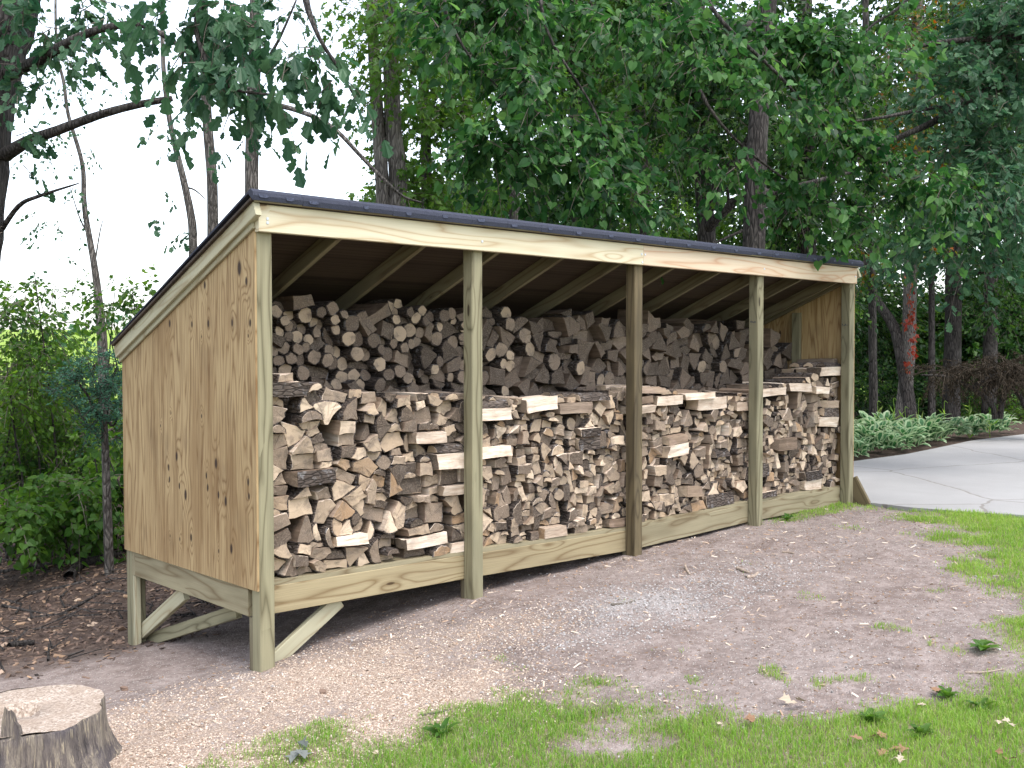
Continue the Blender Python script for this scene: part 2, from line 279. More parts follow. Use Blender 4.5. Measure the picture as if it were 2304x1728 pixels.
7,73,403,21239,1404,892,1591,179,4,-984,0,4,79,407,56799,988,314,607,86,-20,-996,-2,4,112,369,21494,4585,334,482,998,-4,65,8,8,118,365,41008,2863,319,145,86,-4,996,3,8,85,370,485,1267,345,395,-5,39,-999,-3,0,84,378,19550,1339,333,841,827,7,562,1,
7,107,393,58689,2280,808,1302,594,18,804,-4,1,133,400,12335,5876,824,1164,372,0,-928,0,4,107,371,16103,5002,159,896,706,-10,-10,709,8,102,362,8415,1907,342,312,589,4,-808,1,9,127,385,13662,2638,796,1392,871,8,-492,-8,2,92,300,18577,1702,151,925,715,-10,-10,699,
2,67,382,13619,2963,337,981,68,-25,-997,5,9,112,386,11619,782,903,1305,272,0,962,-3,9,153,399,5,5314,812,1096,205,0,979,0,1,128,386,59856,5059,871,1439,154,0,988,0,4,81,369,16723,1487,336,983,998,9,-64,-8,4,108,232,50177,5760,159,901,709,4,5,706,
7,103,386,46682,1712,848,1363,421,-2,907,-1,5,136,412,50995,4017,850,1125,1000,-1,13,1,2,84,398,27221,1044,336,358,132,17,-991,-4,0,58,377,16178,5600,321,996,478,4,879,-9,7,93,359,26912,1038,855,1113,336,0,-942,-1,7,68,389,28156,1449,797,1539,850,6,-526,-14,
5,153,383,56554,4376,865,1279,528,0,-849,1,1,105,352,58511,4834,781,1460,988,1,-152,6,8,118,408,45965,4534,308,131,999,4,29,-18,6,96,396,8235,2513,355,768,282,26,-959,26,1,104,350,53849,2605,778,1469,863,6,-505,-17,4,98,215,6739,5960,154,772,718,8,8,696,
7,72,413,50913,763,884,1384,725,-2,-688,1,4,93,394,18171,3455,303,716,-22,-6,1000,-3,7,107,379,1465,1476,841,1413,998,0,-66,0,4,96,370,57289,2637,318,137,747,7,-665,-6,4,96,376,34001,2438,305,290,702,-10,-713,2,4,58,405,8282,6080,338,1168,999,-7,-34,-16,
4,124,405,37031,3578,346,127,1000,-1,-9,-11,0,75,412,14826,1915,308,118,63,4,-998,7,4,93,366,56960,1814,362,409,777,11,-629,17,7,107,408,48410,1055,861,1347,513,1,-858,0,2,113,375,6238,539,327,82,999,-1,31,-8,7,78,398,25064,600,828,1277,938,0,346,-1,
8,97,408,35820,2272,328,163,996,-3,-85,0,7,71,378,23411,1208,791,1280,789,4,614,3,4,110,400,24561,146,316,223,-197,36,-980,-10,0,85,383,20167,403,356,999,662,5,749,3,7,78,363,24678,560,820,1220,992,0,125,-1,9,153,389,27075,4192,847,1013,135,0,-991,1,
2,108,418,59042,1272,333,957,137,-22,-990,-1,7,67,383,34007,893,848,1404,985,1,172,0,4,90,399,15058,1517,343,487,697,-4,717,-4,2,115,359,42446,2364,312,601,1000,13,-22,5,4,78,355,58583,206,300,1112,-26,20,-999,1,3,135,362,11802,1095,904,1179,1000,1,20,-2,
9,137,415,36131,3258,852,1050,731,0,-682,1,4,78,351,44319,913,347,109,1000,-7,20,-1,9,139,399,45902,2489,874,1185,578,-1,816,-4,0,87,403,12699,2888,325,821,992,3,129,10,7,81,413,16707,1426,814,1096,458,2,-889,0,9,147,343,35022,2873,898,992,31,0,1000,1,
5,109,417,15727,3001,874,1384,996,2,-93,0,7,141,393,18942,3475,841,1060,879,0,477,0,7,119,419,13709,4736,883,1120,52,0,-999,1,2,78,362,10552,1120,302,210,999,-3,-50,-12,0,87,396,41728,1825,341,746,-102,-6,-995,3,4,98,390,6952,1860,336,205,997,-4,-78,-8,
2,78,415,56790,918,301,58,1000,-4,-18,0,4,66,352,18841,4763,324,909,-84,-3,-996,-1,5,112,403,569,4502,881,1149,806,0,-592,1,2,116,200,51304,4248,164,432,688,-7,-7,726,2,98,379,31748,1779,316,204,665,9,-747,3,1,147,417,38725,4200,888,1126,735,-1,678,0,
4,118,388,31565,3964,318,36,1000,6,-9,-22,0,73,392,8806,1504,315,695,544,9,839,-1,4,72,356,33598,1398,309,774,-108,-19,-994,2,2,80,358,32941,929,299,994,30,-19,-999,-5,1,116,387,11943,3676,832,1262,995,0,96,0,4,76,404,37677,2125,306,28,1000,5,-8,-28,
2,79,411,4554,4366,319,618,659,-6,752,7,3,120,388,10998,4714,803,1466,982,-2,-188,12,5,135,396,608,4827,843,1015,599,0,801,0,6,113,355,49114,3973,313,313,841,-4,-540,-4,4,71,355,28118,1165,310,935,-100,-18,-995,7,0,70,410,55934,4020,303,654,989,-1,-147,-2,
7,98,370,23567,1282,827,1256,953,4,-303,-1,1,149,392,51930,5026,825,1017,325,0,-946,0,4,90,410,26770,2967,315,640,13,-15,1000,-1,1,108,385,5402,730,806,1057,288,1,958,-1,7,81,385,47609,1650,796,1152,984,0,-178,0,2,104,350,2249,1277,306,162,999,1,-44,-6,
4,73,387,8876,2023,333,542,999,-2,-41,0,2,105,412,35261,2308,335,243,531,-5,-847,-2,5,108,356,53815,2230,830,1373,480,18,877,0,4,76,384,50768,404,325,803,983,-13,-179,-45,0,73,414,55160,733,342,33,251,-23,-968,-7,7,91,401,59615,1140,892,1114,288,-1,-958,-1,
7,75,403,6374,1394,803,1296,896,-1,445,6,4,113,370,22704,2581,299,26,-16,-1,-1000,-3,9,150,366,48602,4252,845,1270,24,0,-1000,1,5,127,412,36925,5366,886,1364,647,0,762,0,6,79,416,53581,664,329,280,564,-7,826,0,2,99,394,21813,3059,301,343,652,-3,758,-10,
4,82,375,3121,2819,294,651,730,-26,-682,-18,4,114,364,3395,159,320,420,70,1,-998,1,8,90,366,36207,852,344,488,972,1,232,20,4,91,402,377,419,343,763,-88,-14,-996,-10,4,88,397,3970,1832,321,112,999,-17,-23,-31,7,84,372,17087,635,887,1354,568,-3,-823,0,
2,74,405,13850,1390,308,983,999,-2,-45,-7,4,89,373,41197,2265,341,670,981,-3,192,8,7,82,417,16595,862,890,1272,883,-2,-469,-2,1,104,416,41816,1732,879,1116,992,0,-127,0,1,109,346,38170,2020,908,1506,480,-23,877,-18,5,117,347,45577,3170,849,1424,71,2,-998,0,
4,78,417,29226,2152,349,486,816,-15,577,23,8,123,372,17045,2751,335,804,959,0,284,16,4,102,270,40357,3227,157,927,712,-15,-15,701,7,71,416,49982,1324,831,1323,951,3,308,0,1,105,375,36311,2602,805,994,963,1,-271,-2,4,77,403,30531,1092,351,556,-28,-3,-1000,-10,
7,93,381,25751,975,904,1188,238,2,971,0,3,112,371,16154,867,901,1352,449,0,-894,0,7,107,411,20491,2183,822,1264,383,19,923,0,2,87,374,8611,1066,357,700,644,19,-764,18,0,57,374,14881,2161,321,687,997,0,-75,15,7,69,402,57181,498,810,1449,998,0,55,-2,
9,101,390,35259,4116,863,1227,998,-1,-54,1,4,76,394,44566,2569,295,78,42,13,999,4,2,85,385,48900,911,330,156,999,7,38,-13,8,71,390,55744,2485,331,194,-28,-1,-1000,7,4,85,376,16395,2707,337,227,999,7,-37,31,8,73,389,14100,1586,338,290,618,-8,-786,-16,
4,79,356,29203,2026,323,313,622,11,-783,19,2,82,414,15286,2797,343,355,626,-4,780,13,0,82,381,29707,2604,351,791,827,-4,562,-9,7,82,413,36793,1512,822,1510,718,37,695,9,6,85,388,46242,2363,308,280,992,-11,124,-17,1,104,407,22753,2746,892,1480,494,14,869,-15,
4,119,367,20440,4013,322,462,-52,-11,-998,-11,8,77,413,25423,2142,335,554,976,4,-216,7,9,105,398,29746,4182,831,1425,996,-12,90,19,1,114,384,8391,5357,807,1001,435,0,900,0,8,96,360,10922,3682,322,830,-7,-23,-1000,-1,8,88,409,43878,3534,327,810,686,18,-727,2,
7,82,405,4139,1600,879,1549,900,-1,-435,0,9,129,402,39131,3468,869,1341,244,0,970,0,0,79,403,24237,2890,323,288,997,-6,68,26,4,90,376,22238,5724,332,827,-85,7,-996,10,7,89,404,59462,893,861,1049,738,1,674,0,4,75,380,59095,5239,316,233,749,-14,662,7,
4,74,360,22948,992,330,657,-3,-13,-1000,-11,0,94,385,58600,1494,332,787,457,14,889,-3,7,90,346,37678,542,863,1149,990,0,-141,0,8,122,366,59093,1105,373,266,979,1,-203,9,4,79,395,43562,863,344,347,141,14,-990,5,4,62,370,14927,1940,327,671,27,-10,-1000,-1,
7,65,393,42780,1337,799,1481,129,27,991,-8,7,103,400,10298,1884,895,1338,255,-2,-967,1,3,117,399,46766,2881,862,1426,32,20,999,-3,4,79,415,59924,2911,332,920,680,7,-733,14,7,68,364,16434,1576,786,1479,737,-1,676,0,7,82,418,26455,1854,866,1535,828,-2,561,-14,
0,109,367,37626,2883,324,459,901,-3,434,2,4,55,359,40642,2011,318,427,61,0,-998,-3,2,108,366,54721,807,326,650,38,-9,-999,1,0,149,389,8968,132,337,899,867,-15,498,8,7,110,364,23188,3360,817,1059,722,-1,692,0,2,106,370,812,441,332,716,997,9,-74,1,
0,59,418,55621,2176,312,396,526,21,850,-2,4,62,364,49596,2147,321,603,-2,7,-1000,4,7,78,358,9971,636,842,1212,916,0,402,-1,5,128,400,54617,1604,892,1006,154,-1,988,0,3,140,395,25377,4282,856,1374,976,-5,-216,21,4,72,402,29650,1094,364,616,-54,-11,-998,-3,
4,93,399,9584,4273,301,499,-106,4,-994,2,4,81,417,782,4107,332,374,741,4,-671,-6,4,72,392,18035,468,327,613,14,15,-1000,1,4,61,356,56685,2203,356,839,999,2,-54,10,7,84,401,47641,522,869,1287,173,1,985,0,9,104,389,648,3463,869,1526,999,-1,-38,1,
1,123,416,30489,3962,811,1394,980,20,200,15,0,72,396,6512,2972,320,144,813,4,582,-2,8,62,372,6448,1969,316,311,764,-23,-645,-15,4,81,394,44533,3059,335,447,673,-3,-739,-9,4,92,418,28934,1179,335,802,999,1,-46,15,2,92,371,23108,2279,323,727,994,3,112,5,
2,58,390,32523,5547,340,981,1000,1,7,1,4,81,406,46176,4522,321,332,999,-8,-35,12,8,109,414,9442,4147,320,130,202,-5,-979,0,0,74,355,40755,700,313,348,998,6,56,5,4,99,363,50322,5105,309,302,722,15,691,-16,0,91,378,2500,2385,321,466,999,-2,-52,-14,
9,125,344,47232,2872,919,1494,56,-20,-998,2,2,85,372,56685,330,337,20,1000,-1,-4,-1,0,71,392,13493,2101,329,345,900,13,-434,30,0,74,367,25129,1890,307,940,862,1,507,9,8,65,396,63,2997,318,204,72,-20,-997,-3,0,86,352,41233,3431,348,482,-47,11,-999,15,
0,116,411,32776,5607,314,608,968,0,-252,-19,3,104,359,40572,1726,834,1052,150,1,-989,0,8,89,379,45269,2709,309,290,999,-1,-32,6,4,87,357,26646,5717,310,750,998,-9,-61,9,0,98,390,54884,5251,314,692,980,9,-200,-13,8,86,398,8265,2676,310,772,997,6,-71,-18,
4,100,336,31608,3331,450,989,712,2,2,702,2,100,279,45579,2711,457,959,716,11,11,698,0,58,419,49389,2502,329,693,946,4,-324,10,4,59,398,13855,4909,315,950,41,-25,-999,-7,2,76,366,50123,4597,355,894,2,-18,-1000,-11,7,76,381,9829,1622,866,1087,126,0,-992,0,
4,76,418,30654,2256,335,476,980,-4,198,18,4,58,402,2766,4128,314,553,690,-6,723,-7,8,89,368,35226,3034,325,966,414,0,910,3,1,128,382,39517,5185,854,1010,13,0,-1000,0,8,89,391,43986,2400,309,546,969,8,247,5,2,72,400,5510,1939,285,18,999,-5,-46,7,
4,83,353,38858,2344,319,108,14,7,-1000,-5,0,113,387,4769,5784,323,404,515,5,857,-5,7,70,396,13843,1821,841,1098,463,0,-887,1,9,110,386,38292,5199,817,1248,234,0,972,0,8,93,352,16136,2163,308,107,623,12,782,-12,8,93,406,36397,2144,328,177,1000,3,-6,-10,
4,68,389,3539,2619,311,347,1000,6,0,-11,4,71,354,57979,3463,315,589,996,6,-91,-4,7,76,348,10378,559,845,1353,990,0,141,-2,7,67,357,13408,711,868,1339,967,-2,255,-2,3,127,383,17094,1344,885,1060,996,1,94,2,7,63,343,31368,922,773,1502,502,2,-865,0,
7,95,340,49906,1134,866,1250,192,-4,-982,-2,4,70,395,34259,4129,328,475,646,12,763,8,4,60,412,9573,2503,339,645,999,-4,38,4,8,103,416,34393,4489,337,584,95,-28,995,7,5,133,371,4133,4022,847,1029,999,-1,34,0,0,81,368,2994,2196,310,215,624,-5,-781,-11,
2,73,391,19109,397,320,1058,993,6,-119,14,4,56,408,44444,1969,321,950,999,9,-11,32,7,61,369,27467,1572,845,1125,440,-2,898,-1,9,136,397,52217,4392,900,1160,160,-1,987,-1,0,64,386,7051,1786,336,50,612,-3,-791,1,2,86,395,40067,412,326,225,593,-15,-805,-12,
4,94,419,2187,5696,316,652,690,-2,-723,2,7,68,385,1083,1725,832,1445,754,-2,657,-1,7,74,413,31696,1461,824,1322,47,-5,999,-1,7,80,404,40429,2362,811,1260,472,-10,-882,-9,5,143,347,9184,2159,832,1402,883,-5,-470,-10,9,139,348,3942,3616,818,1029,970,0,243,0,
9,130,398,59774,5438,800,1218,888,0,-459,0,0,86,401,1535,3611,330,285,624,-5,781,-10,4,87,416,5251,2600,339,299,999,-5,49,4,7,82,361,54045,595,908,1489,992,-1,-124,-1,7,82,375,48260,1563,846,1403,747,0,-665,1,0,77,407,23373,2994,333,292,259,-13,-966,-5,
0,84,411,35556,3479,342,537,997,2,72,7,8,59,380,32844,2290,304,852,-1,-41,-999,-10,9,122,409,1756,1271,806,989,993,0,-119,0,4,103,356,49948,3002,339,523,-129,-16,-992,1,9,106,384,16269,3138,825,1513,456,-18,-890,-9,8,79,414,56583,1483,340,147,106,-21,-994,-15,
0,72,411,4450,2238,350,299,693,2,-721,-13,4,66,393,51230,2017,357,596,1000,-2,-11,23,2,66,373,36669,1762,316,730,547,-22,837,12,0,69,374,18504,2350,326,518,-36,-8,-999,-1,7,76,360,9291,564,854,1422,915,0,404,-2,0,78,385,20949,3443,323,33,856,9,517,-4,
7,65,394,18178,1955,863,1380,364,1,932,-2,5,133,415,34884,5770,857,1036,128,0,992,0,7,93,399,16701,888,886,1193,710,-2,-704,-1,7,70,380,6061,1703,799,1205,970,0,243,0,4,76,380,59262,2081,344,84,-5,-6,1000,-4,4,86,372,13882,164,331,488,9,18,-1000,-6,
7,63,366,32010,750,875,1448,161,-1,987,-2,7,60,381,54683,1955,829,1458,993,-8,115,-12,0,74,417,21232,2516,328,239,997,9,-77,7,8,56,360,17216,2005,339,382,1000,-1,-13,11,0,72,369,22249,3835,349,419,643,-24,-765,-21,8,74,377,5300,3996,329,569,-138,12,-990,-4,
8,72,361,57769,1955,308,749,251,-20,968,9,4,56,391,44943,2388,316,724,104,-21,-994,4,7,70,341,4385,694,914,1405,610,1,792,-3,7,94,403,20881,2392,851,1183,133,1,-991,0,0,112,360,23936,3819,366,334,136,0,-991,-1,0,98,391,16379,3115,351,514,389,10,921,3,
0,56,385,36866,4002,337,756,555,-4,832,-5,4,92,402,57049,1856,350,27,53,-9,-999,-4,4,62,390,11622,4612,306,49,997,-6,-67,-27,0,102,394,15484,3564,321,353,-70,6,-998,-5,8,57,401,4886,2576,305,451,852,7,524,-1,0,91,390,10246,5420,321,572,931,4,-364,22,
7,146,374,55118,4967,886,1338,468,0,884,0,8,93,361,28398,1846,333,286,630,-8,-777,-9,0,73,412,32267,4257,283,181,996,4,-89,-28,0,121,382,20442,5373,333,370,84,10,-996,0,8,147,363,27646,133,356,757,-3,9,-1000,-9,4,107,359,38614,4860,159,22,700,0,0,714,
0,90,408,17498,5498,333,230,980,-6,200,18,4,68,357,7089,2329,303,375,998,1,-57,20,2,79,401,58822,961,339,798,1000,-6,18,12,1,109,405,57569,2172,890,1556,657,-52,752,30,5,107,387,29588,2687,862,1254,168,-1,-986,-2,3,120,369,49363,4917,820,1003,846,0,-533,-1,
0,69,351,44106,3726,308,308,971,3,-240,-3,2,75,416,18105,1187,334,594,1000,-12,3,-2,0,61,362,22496,3990,347,703,-107,2,-994,11,4,67,383,36513,2500,318,946,1000,-2,16,-18,3,127,410,17870,4912,887,1258,387,0,-922,0,4,84,389,3870,418,327,160,51,-32,-998,-5,
0,60,398,7984,3474,290,86,623,-13,782,7,4,101,362,46612,3856,342,239,1000,-14,6,-18,4,91,415,4282,2494,338,357,628,-26,-777,-9,4,82,418,12219,5642,319,465,689,15,725,-11,4,72,352,11474,2977,333,727,20,13,-1000,8,8,93,411,54906,2279,360,778,999,0,37,-8,
8,82,391,27828,2373,332,813,991,0,133,9,3,122,374,16020,2608,842,1110,926,0,-377,0,3,115,403,23644,3034,895,1216,965,1,-264,-1,5,114,369,17793,4318,810,946,956,-1,-294,0,8,73,369,3293,2111,334,286,193,-23,981,6,0,57,380,38321,2027,302,835,190,11,-982,-1,
8,81,391,43137,2078,347,229,101,-33,994,-2,8,92,377,9468,3476,348,432,991,9,-130,5,4,71,418,25663,2732,342,437,712,-7,-702,-11,4,80,376,53776,3591,348,661,1000,0,-9,-8,8,121,392,47261,4947,311,649,997,-2,78,-17,8,120,395,16496,2850,357,749,988,-12,-156,15,
2,85,249,39990,5971,292,1130,705,5,5,709,7,66,348,53953,669,827,1290,999,-3,-34,-2,6,79,352,20454,2431,321,385,871,9,491,8,0,59,404,44606,2799,308,475,742,-12,670,-14,3,137,408,9453,2950,852,1263,41,-2,-999,-2,2,71,410,33923,4517,318,421,993,-8,-114,-14,
8,115,404,33187,1669,313,489,129,26,-991,-7,7,101,355,47343,1953,822,1176,236,0,-972,1,5,138,371,40062,4741,911,1361,531,0,-848,1,4,79,367,36926,3703,312,81,807,-2,591,0,6,81,364,14200,4153,316,624,965,-2,261,0,8,104,366,22365,5540,326,761,397,-7,918,4,
3,111,400,58805,1430,862,1476,995,4,-88,-39,9,110,371,12953,4529,886,1267,75,0,-997,1,5,117,416,365,5701,838,1165,918,0,396,0,8,59,396,26959,2085,314,128,996,10,-92,12,4,76,403,31436,6047,308,266,55,11,-998,3,4,64,378,41109,3656,332,204,738,3,-675,0,
2,60,376,33262,1858,331,792,992,0,122,-32,2,55,390,9338,2466,296,69,998,12,-62,1,2,110,416,9152,5437,332,500,993,-9,114,14,0,66,378,54794,2545,337,415,802,3,597,2,8,61,378,39108,2446,278,480,-6,14,-1000,5,4,74,415,7093,2817,346,573,14,4,1000,7,
7,82,349,22089,939,901,1262,771,2,636,-2,2,65,411,54323,4382,293,167,527,0,-850,-4,2,84,399,27422,2167,335,258,992,4,-122,14,5,104,388,20474,439,807,1339,143,-1,-990,0,2,113,391,57637,5994,309,26,1000,14,16,20,4,82,402,7295,4973,312,485,997,-5,-69,-20,
8,58,416,43583,2506,345,595,994,11,102,25,2,83,412,56238,4257,334,674,996,-15,-89,-8,4,65,401,38126,2972,308,814,52,28,-998,-1,4,100,328,36227,5930,458,1072,707,2,2,707,2,84,391,48763,856,333,536,993,-4,121,-8,3,141,358,42993,5504,917,1441,105,0,994,0,
2,67,404,41395,2792,314,274,532,-15,847,11,4,82,398,174,6070,335,943,83,0,997,1,0,65,399,33928,1940,310,67,339,-5,-941,11,8,75,356,13516,871,345,393,981,5,192,3,2,88,414,19860,1388,359,710,1000,2,-23,-8,2,83,406,35210,1942,345,710,999,12,26,-14,
7,74,403,12504,1661,869,1513,151,0,-989,2,9,143,383,22963,5316,859,1231,275,0,962,0,4,98,354,35929,917,346,21,15,-4,-1000,5,4,111,373,45541,4002,352,523,993,-26,-114,-22,4,100,328,59405,5930,313,1072,707,2,2,707,2,68,404,30752,5634,317,369,566,-17,824,19,
4,107,394,24584,1927,339,591,775,-8,-631,-8,5,139,374,868,4498,912,1344,991,-1,-135,0,4,80,385,2214,3720,351,714,998,-4,-61,2,8,90,360,50404,5169,312,717,999,4,-33,1,8,67,386,15153,1939,354,808,73,6,-997,9,4,70,391,1484,5690,324,960,51,8,999,-10,
4,99,337,49121,3932,300,917,707,-6,-6,707,6,73,388,56233,3043,322,103,339,32,-940,14,2,81,378,41366,699,339,232,408,-3,913,-2,0,80,396,27148,4607,332,701,543,-10,840,0,2,85,277,22320,5971,147,1130,706,5,5,708,9,118,351,15531,1495,886,1233,725,2,-689,1,
4,57,373,52338,5241,334,159,-35,13,-999,-6,8,82,378,53850,3427,307,114,980,2,200,-22,2,79,375,9792,1827,328,475,990,2,142,0,2,78,383,19451,4017,326,606,990,3,141,-13,0,72,365,45359,3071,332,665,171,2,-985,11,2,74,394,47797,1294,351,990,993,-6,121,-17,
5,141,347,28606,3317,917,1432,447,0,-894,1,5,105,409,51343,4288,887,1462,107,16,-994,12,1,125,371,47319,6078,859,1118,983,0,-183,0,0,56,355,26057,1755,321,111,987,-3,-158,-2,6,112,408,52045,4706,337,566,802,5,-597,4,4,76,404,17289,4514,349,862,998,5,-41,39,
7,68,343,53484,1535,828,1336,993,-1,-115,1,8,62,418,31741,4528,336,272,-23,14,-1000,-1,2,103,403,9324,2657,311,420,996,22,77,-36,4,63,400,52638,4252,322,311,999,-5,32,24,8,56,360,16136,2147,321,645,985,9,171,-9,2,123,352,26391,3098,357,733,598,12,-801,4,
4,70,384,41831,5147,320,804,998,10,-53,31,7,93,396,51401,1949,898,1269,1000,-2,-9,-1,8,83,384,19364,5391,317,81,46,4,-999,3,2,71,390,55543,2911,286,589,990,-2,141,6,4,92,354,38292,3718,343,660,1000,-8,-22,-7,2,79,404,40263,2287,306,814,997,-4,76,33,
2,58,402,38337,5149,352,838,999,0,-45,17,7,78,417,31147,484,870,1206,198,1,980,0,5,123,358,25648,1655,897,1299,976,-2,216,-1,3,124,376,46770,4510,816,977,379,0,925,-1,2,85,384,57184,2968,318,85,1000,7,-6,-7,8,113,415,48426,4971,327,160,-120,10,-993,10,
8,57,362,4022,5423,299,698,975,15,-219,37,4,86,354,32851,4477,343,654,992,4,-127,-1,3,121,419,34133,5490,811,1366,196,0,980,0,5,123,347,43376,5790,844,1236,934,0,-358,0,2,116,369,7113,1273,356,341,1000,-2,18,-5,8,76,383,20004,177,343,539,184,-6,983,4,
4,86,384,35337,4351,334,708,18,14,-1000,0,7,92,341,23889,1100,865,1048,294,0,-956,-1,3,116,376,33065,1517,899,1134,503,0,864,2,8,61,358,39259,2330,325,331,-137,-2,-991,-3,4,89,401,39868,6026,343,452,681,10,732,-11,0,58,398,54961,2102,330,440,982,-4,-190,-4,
6,58,398,24777,2166,311,337,830,-3,558,-12,2,73,386,52456,2686,301,572,994,0,109,-9,4,65,379,35452,5212,297,836,646,-20,-763,-13,1,123,383,14499,818,828,1012,986,0,-168,-1,4,58,359,19974,2070,330,181,18,-4,-1000,-10,6,59,364,49648,5229,313,313,633,-14,774,17,
2,61,407,45007,3571,311,439,999,-2,-44,-7,2,88,395,12991,166,323,823,997,-8,74,-15,6,67,384,6276,6097,297,529,938,6,-346,16,4,64,408,24779,5187,329,963,998,10,69,8,1,128,359,11537,2173,833,967,26,0,1000,0,4,68,410,32942,4619,291,308,999,6,-41,11,
2,125,418,35036,4409,362,271,624,6,781,-5,0,81,408,46672,2317,352,439,691,-3,722,-11,4,78,390,14513,2650,335,478,999,3,-22,-29,4,58,410,30981,3453,356,631,994,6,-106,7,7,69,419,12970,494,876,1384,462,-2,-887,-1,2,68,389,56803,2722,335,171,997,-8,-79,12,
0,69,411,51729,5471,334,327,722,-10,692,9,4,82,394,34924,5322,337,543,748,9,663,-10,6,84,387,26086,3155,324,767,240,-1,971,-7,8,72,362,5594,4407,306,793,981,11,195,-19,7,73,379,7662,1834,795,976,776,0,631,1,4,55,403,27206,2708,325,62,999,-1,15,31,
4,83,405,340,4529,330,386,998,12,-59,2,2,81,402,27106,1271,347,794,1000,-8,-15,-8,4,100,336,12067,3331,305,989,697,2,2,717,7,73,411,45192,1336,892,1564,97,-7,-995,14,2,81,412,12636,2782,338,97,629,-7,777,8,0,88,352,37251,5861,300,251,656,12,-755,13,
4,101,385,41356,2601,358,241,48,-26,-999,5,2,73,414,29764,1086,348,508,1000,3,-20,-6,2,66,363,20101,2236,301,433,996,-13,-87,0,4,66,374,33715,2732,342,513,646,0,-763,-4,4,79,389,26635,5177,322,558,140,-16,-990,-2,8,87,409,22467,5103,361,615,184,30,982,12,
8,75,382,57728,3464,325,816,984,-15,178,23,4,60,376,4068,2034,317,763,22,3,-1000,8,8,79,388,33278,6040,328,321,985,-3,174,-1,0,69,355,9147,2736,317,131,993,-3,115,-2,2,116,357,7149,3565,349,197,999,3,39,-11,2,80,376,21021,1104,349,320,998,1,-67,-11,
0,54,382,34733,3424,346,787,843,-9,538,-2,7,72,368,54973,811,914,1434,714,0,-700,1,8,79,409,43661,5855,337,317,1000,8,-8,7,4,89,408,51763,5869,305,477,993,8,116,-15,8,74,350,29482,1464,346,739,998,12,63,-9,7,82,417,59972,440,823,1504,414,4,-910,0,
9,102,404,35164,3755,883,1388,519,0,855,0,2,82,389,6685,5723,324,546,638,-4,770,11,0,75,409,8853,5929,334,964,237,-12,-971,-1,2,88,355,23430,6078,325,992,996,-17,-80,-32,2,85,249,54671,5971,437,1130,702,5,5,712,2,87,372,45531,2394,336,944,1000,4,1,11,
9,115,351,38541,3135,801,986,104,2,-995,0,2,91,378,9875,1495,310,97,274,20,-962,-8,4,59,403,25714,3437,335,156,102,2,-995,-3,4,79,383,4716,3730,344,247,35,-22,-999,8,2,85,196,32325,1365,292,656,717,3,3,697,0,84,365,42098,4772,329,466,853,12,521,-17,
4,85,367,54706,6103,328,385,703,1,-711,-4,0,55,403,12481,2822,344,521,656,31,-754,7,6,57,390,24395,2899,324,691,925,-2,380,8,4,67,378,27750,6039,307,156,-52,8,-999,3,4,111,414,35113,3305,350,187,27,7,-1000,-6,8,80,407,59843,4070,328,179,-58,2,-998,-1,
4,56,366,21392,2102,334,393,997,-7,73,33,4,58,388,22687,2388,335,683,93,-5,-996,10,0,75,385,33349,4139,373,690,897,14,-442,20,8,58,418,45646,1925,353,767,-190,3,-982,-8,4,55,419,48217,2032,350,800,1,1,-1000,4,2,72,361,898,5100,282,953,1000,-6,-19,3,
2,85,403,51520,3879,354,280,999,3,49,2,4,56,393,46837,5232,335,365,1000,4,-18,17,4,75,370,48720,2705,329,22,1000,-13,-21,16,0,82,382,59703,4682,317,103,624,5,-781,0,4,80,415,627,5878,340,378,999,-3,-11,30,2,58,416,50501,5069,332,554,970,-4,-244,-6,
2,115,366,32879,164,349,979,996,-5,86,-16,8,75,415,25779,4572,350,647,993,-4,-117,-15,3,103,400,1575,3530,898,1151,830,-1,558,0,5,114,401,3706,4613,839,932,225,0,974,-1,4,97,293,29506,1179,298,94,698,-3,-3,716,4,61,392,41994,4043,330,256,995,-2,-95,3,
4,73,351,699,5559,318,430,7,26,-1000,8,0,71,403,24464,2277,369,533,689,-12,724,7,2,69,402,28964,2387,350,649,993,-2,116,22,2,75,355,9047,2981,303,901,614,-2,-790,-4,9,110,403,23605,3906,814,1258,487,0,-873,1,8,82,404,26860,3771,329,14,-41,13,-999,3,
8,64,419,33545,3809,323,33,987,-6,162,11,8,80,357,4139,1716,310,226,983,2,185,-3,4,89,387,11316,1685,317,680,997,6,-81,3,4,103,351,23652,4259,343,614,999,-5,-51,9,8,82,385,26735,5928,331,854,1000,-6,9,-11,4,89,390,27963,5496,341,653,652,29,-758,20,
5,101,342,4961,4277,867,1161,860,-1,510,0,1,112,388,34783,4333,904,1069,524,0,-852,1,8,80,407,32222,5293,324,616,82,-4,-997,7,0,56,404,6991,4629,331,630,994,-12,-103,-19,2,55,407,37604,2389,328,762,989,2,146,-5,0,97,371,38334,6086,337,875,440,9,898,-1,
8,56,412,56059,4587,341,741,999,4,-32,-9,0,67,371,47413,1950,305,858,509,4,861,-4,2,104,395,44939,3576,336,965,1000,-1,-20,-18,2,70,350,12821,4053,309,227,99,-17,995,-4,0,56,414,43604,5699,335,255,179,15,-984,-2,2,88,356,26063,3095,321,284,599,1,800,-7,
4,70,388,49049,2707,353,371,1000,5,-14,3,0,56,356,12861,2980,329,449,498,-6,867,13,2,64,376,29336,4414,319,361,579,6,-815,-6,2,84,359,40914,2653,319,534,1000,-3,5,-9,9,103,417,54414,5479,834,1287,205,0,-979,0,0,57,369,38280,4342,318,246,992,-7,-127,-6,
9,128,375,1224,5905,836,1064,169,0,986,0,8,68,381,6997,1737,334,18,996,-2,92,-8,8,82,352,17660,3970,329,91,59,-22,-998,7,2,64,383,23185,2248,309,399,997,4,80,18,8,56,418,27558,2450,336,441,995,4,96,-1,2,72,414,58392,4623,324,535,1000,-6,24,-4,
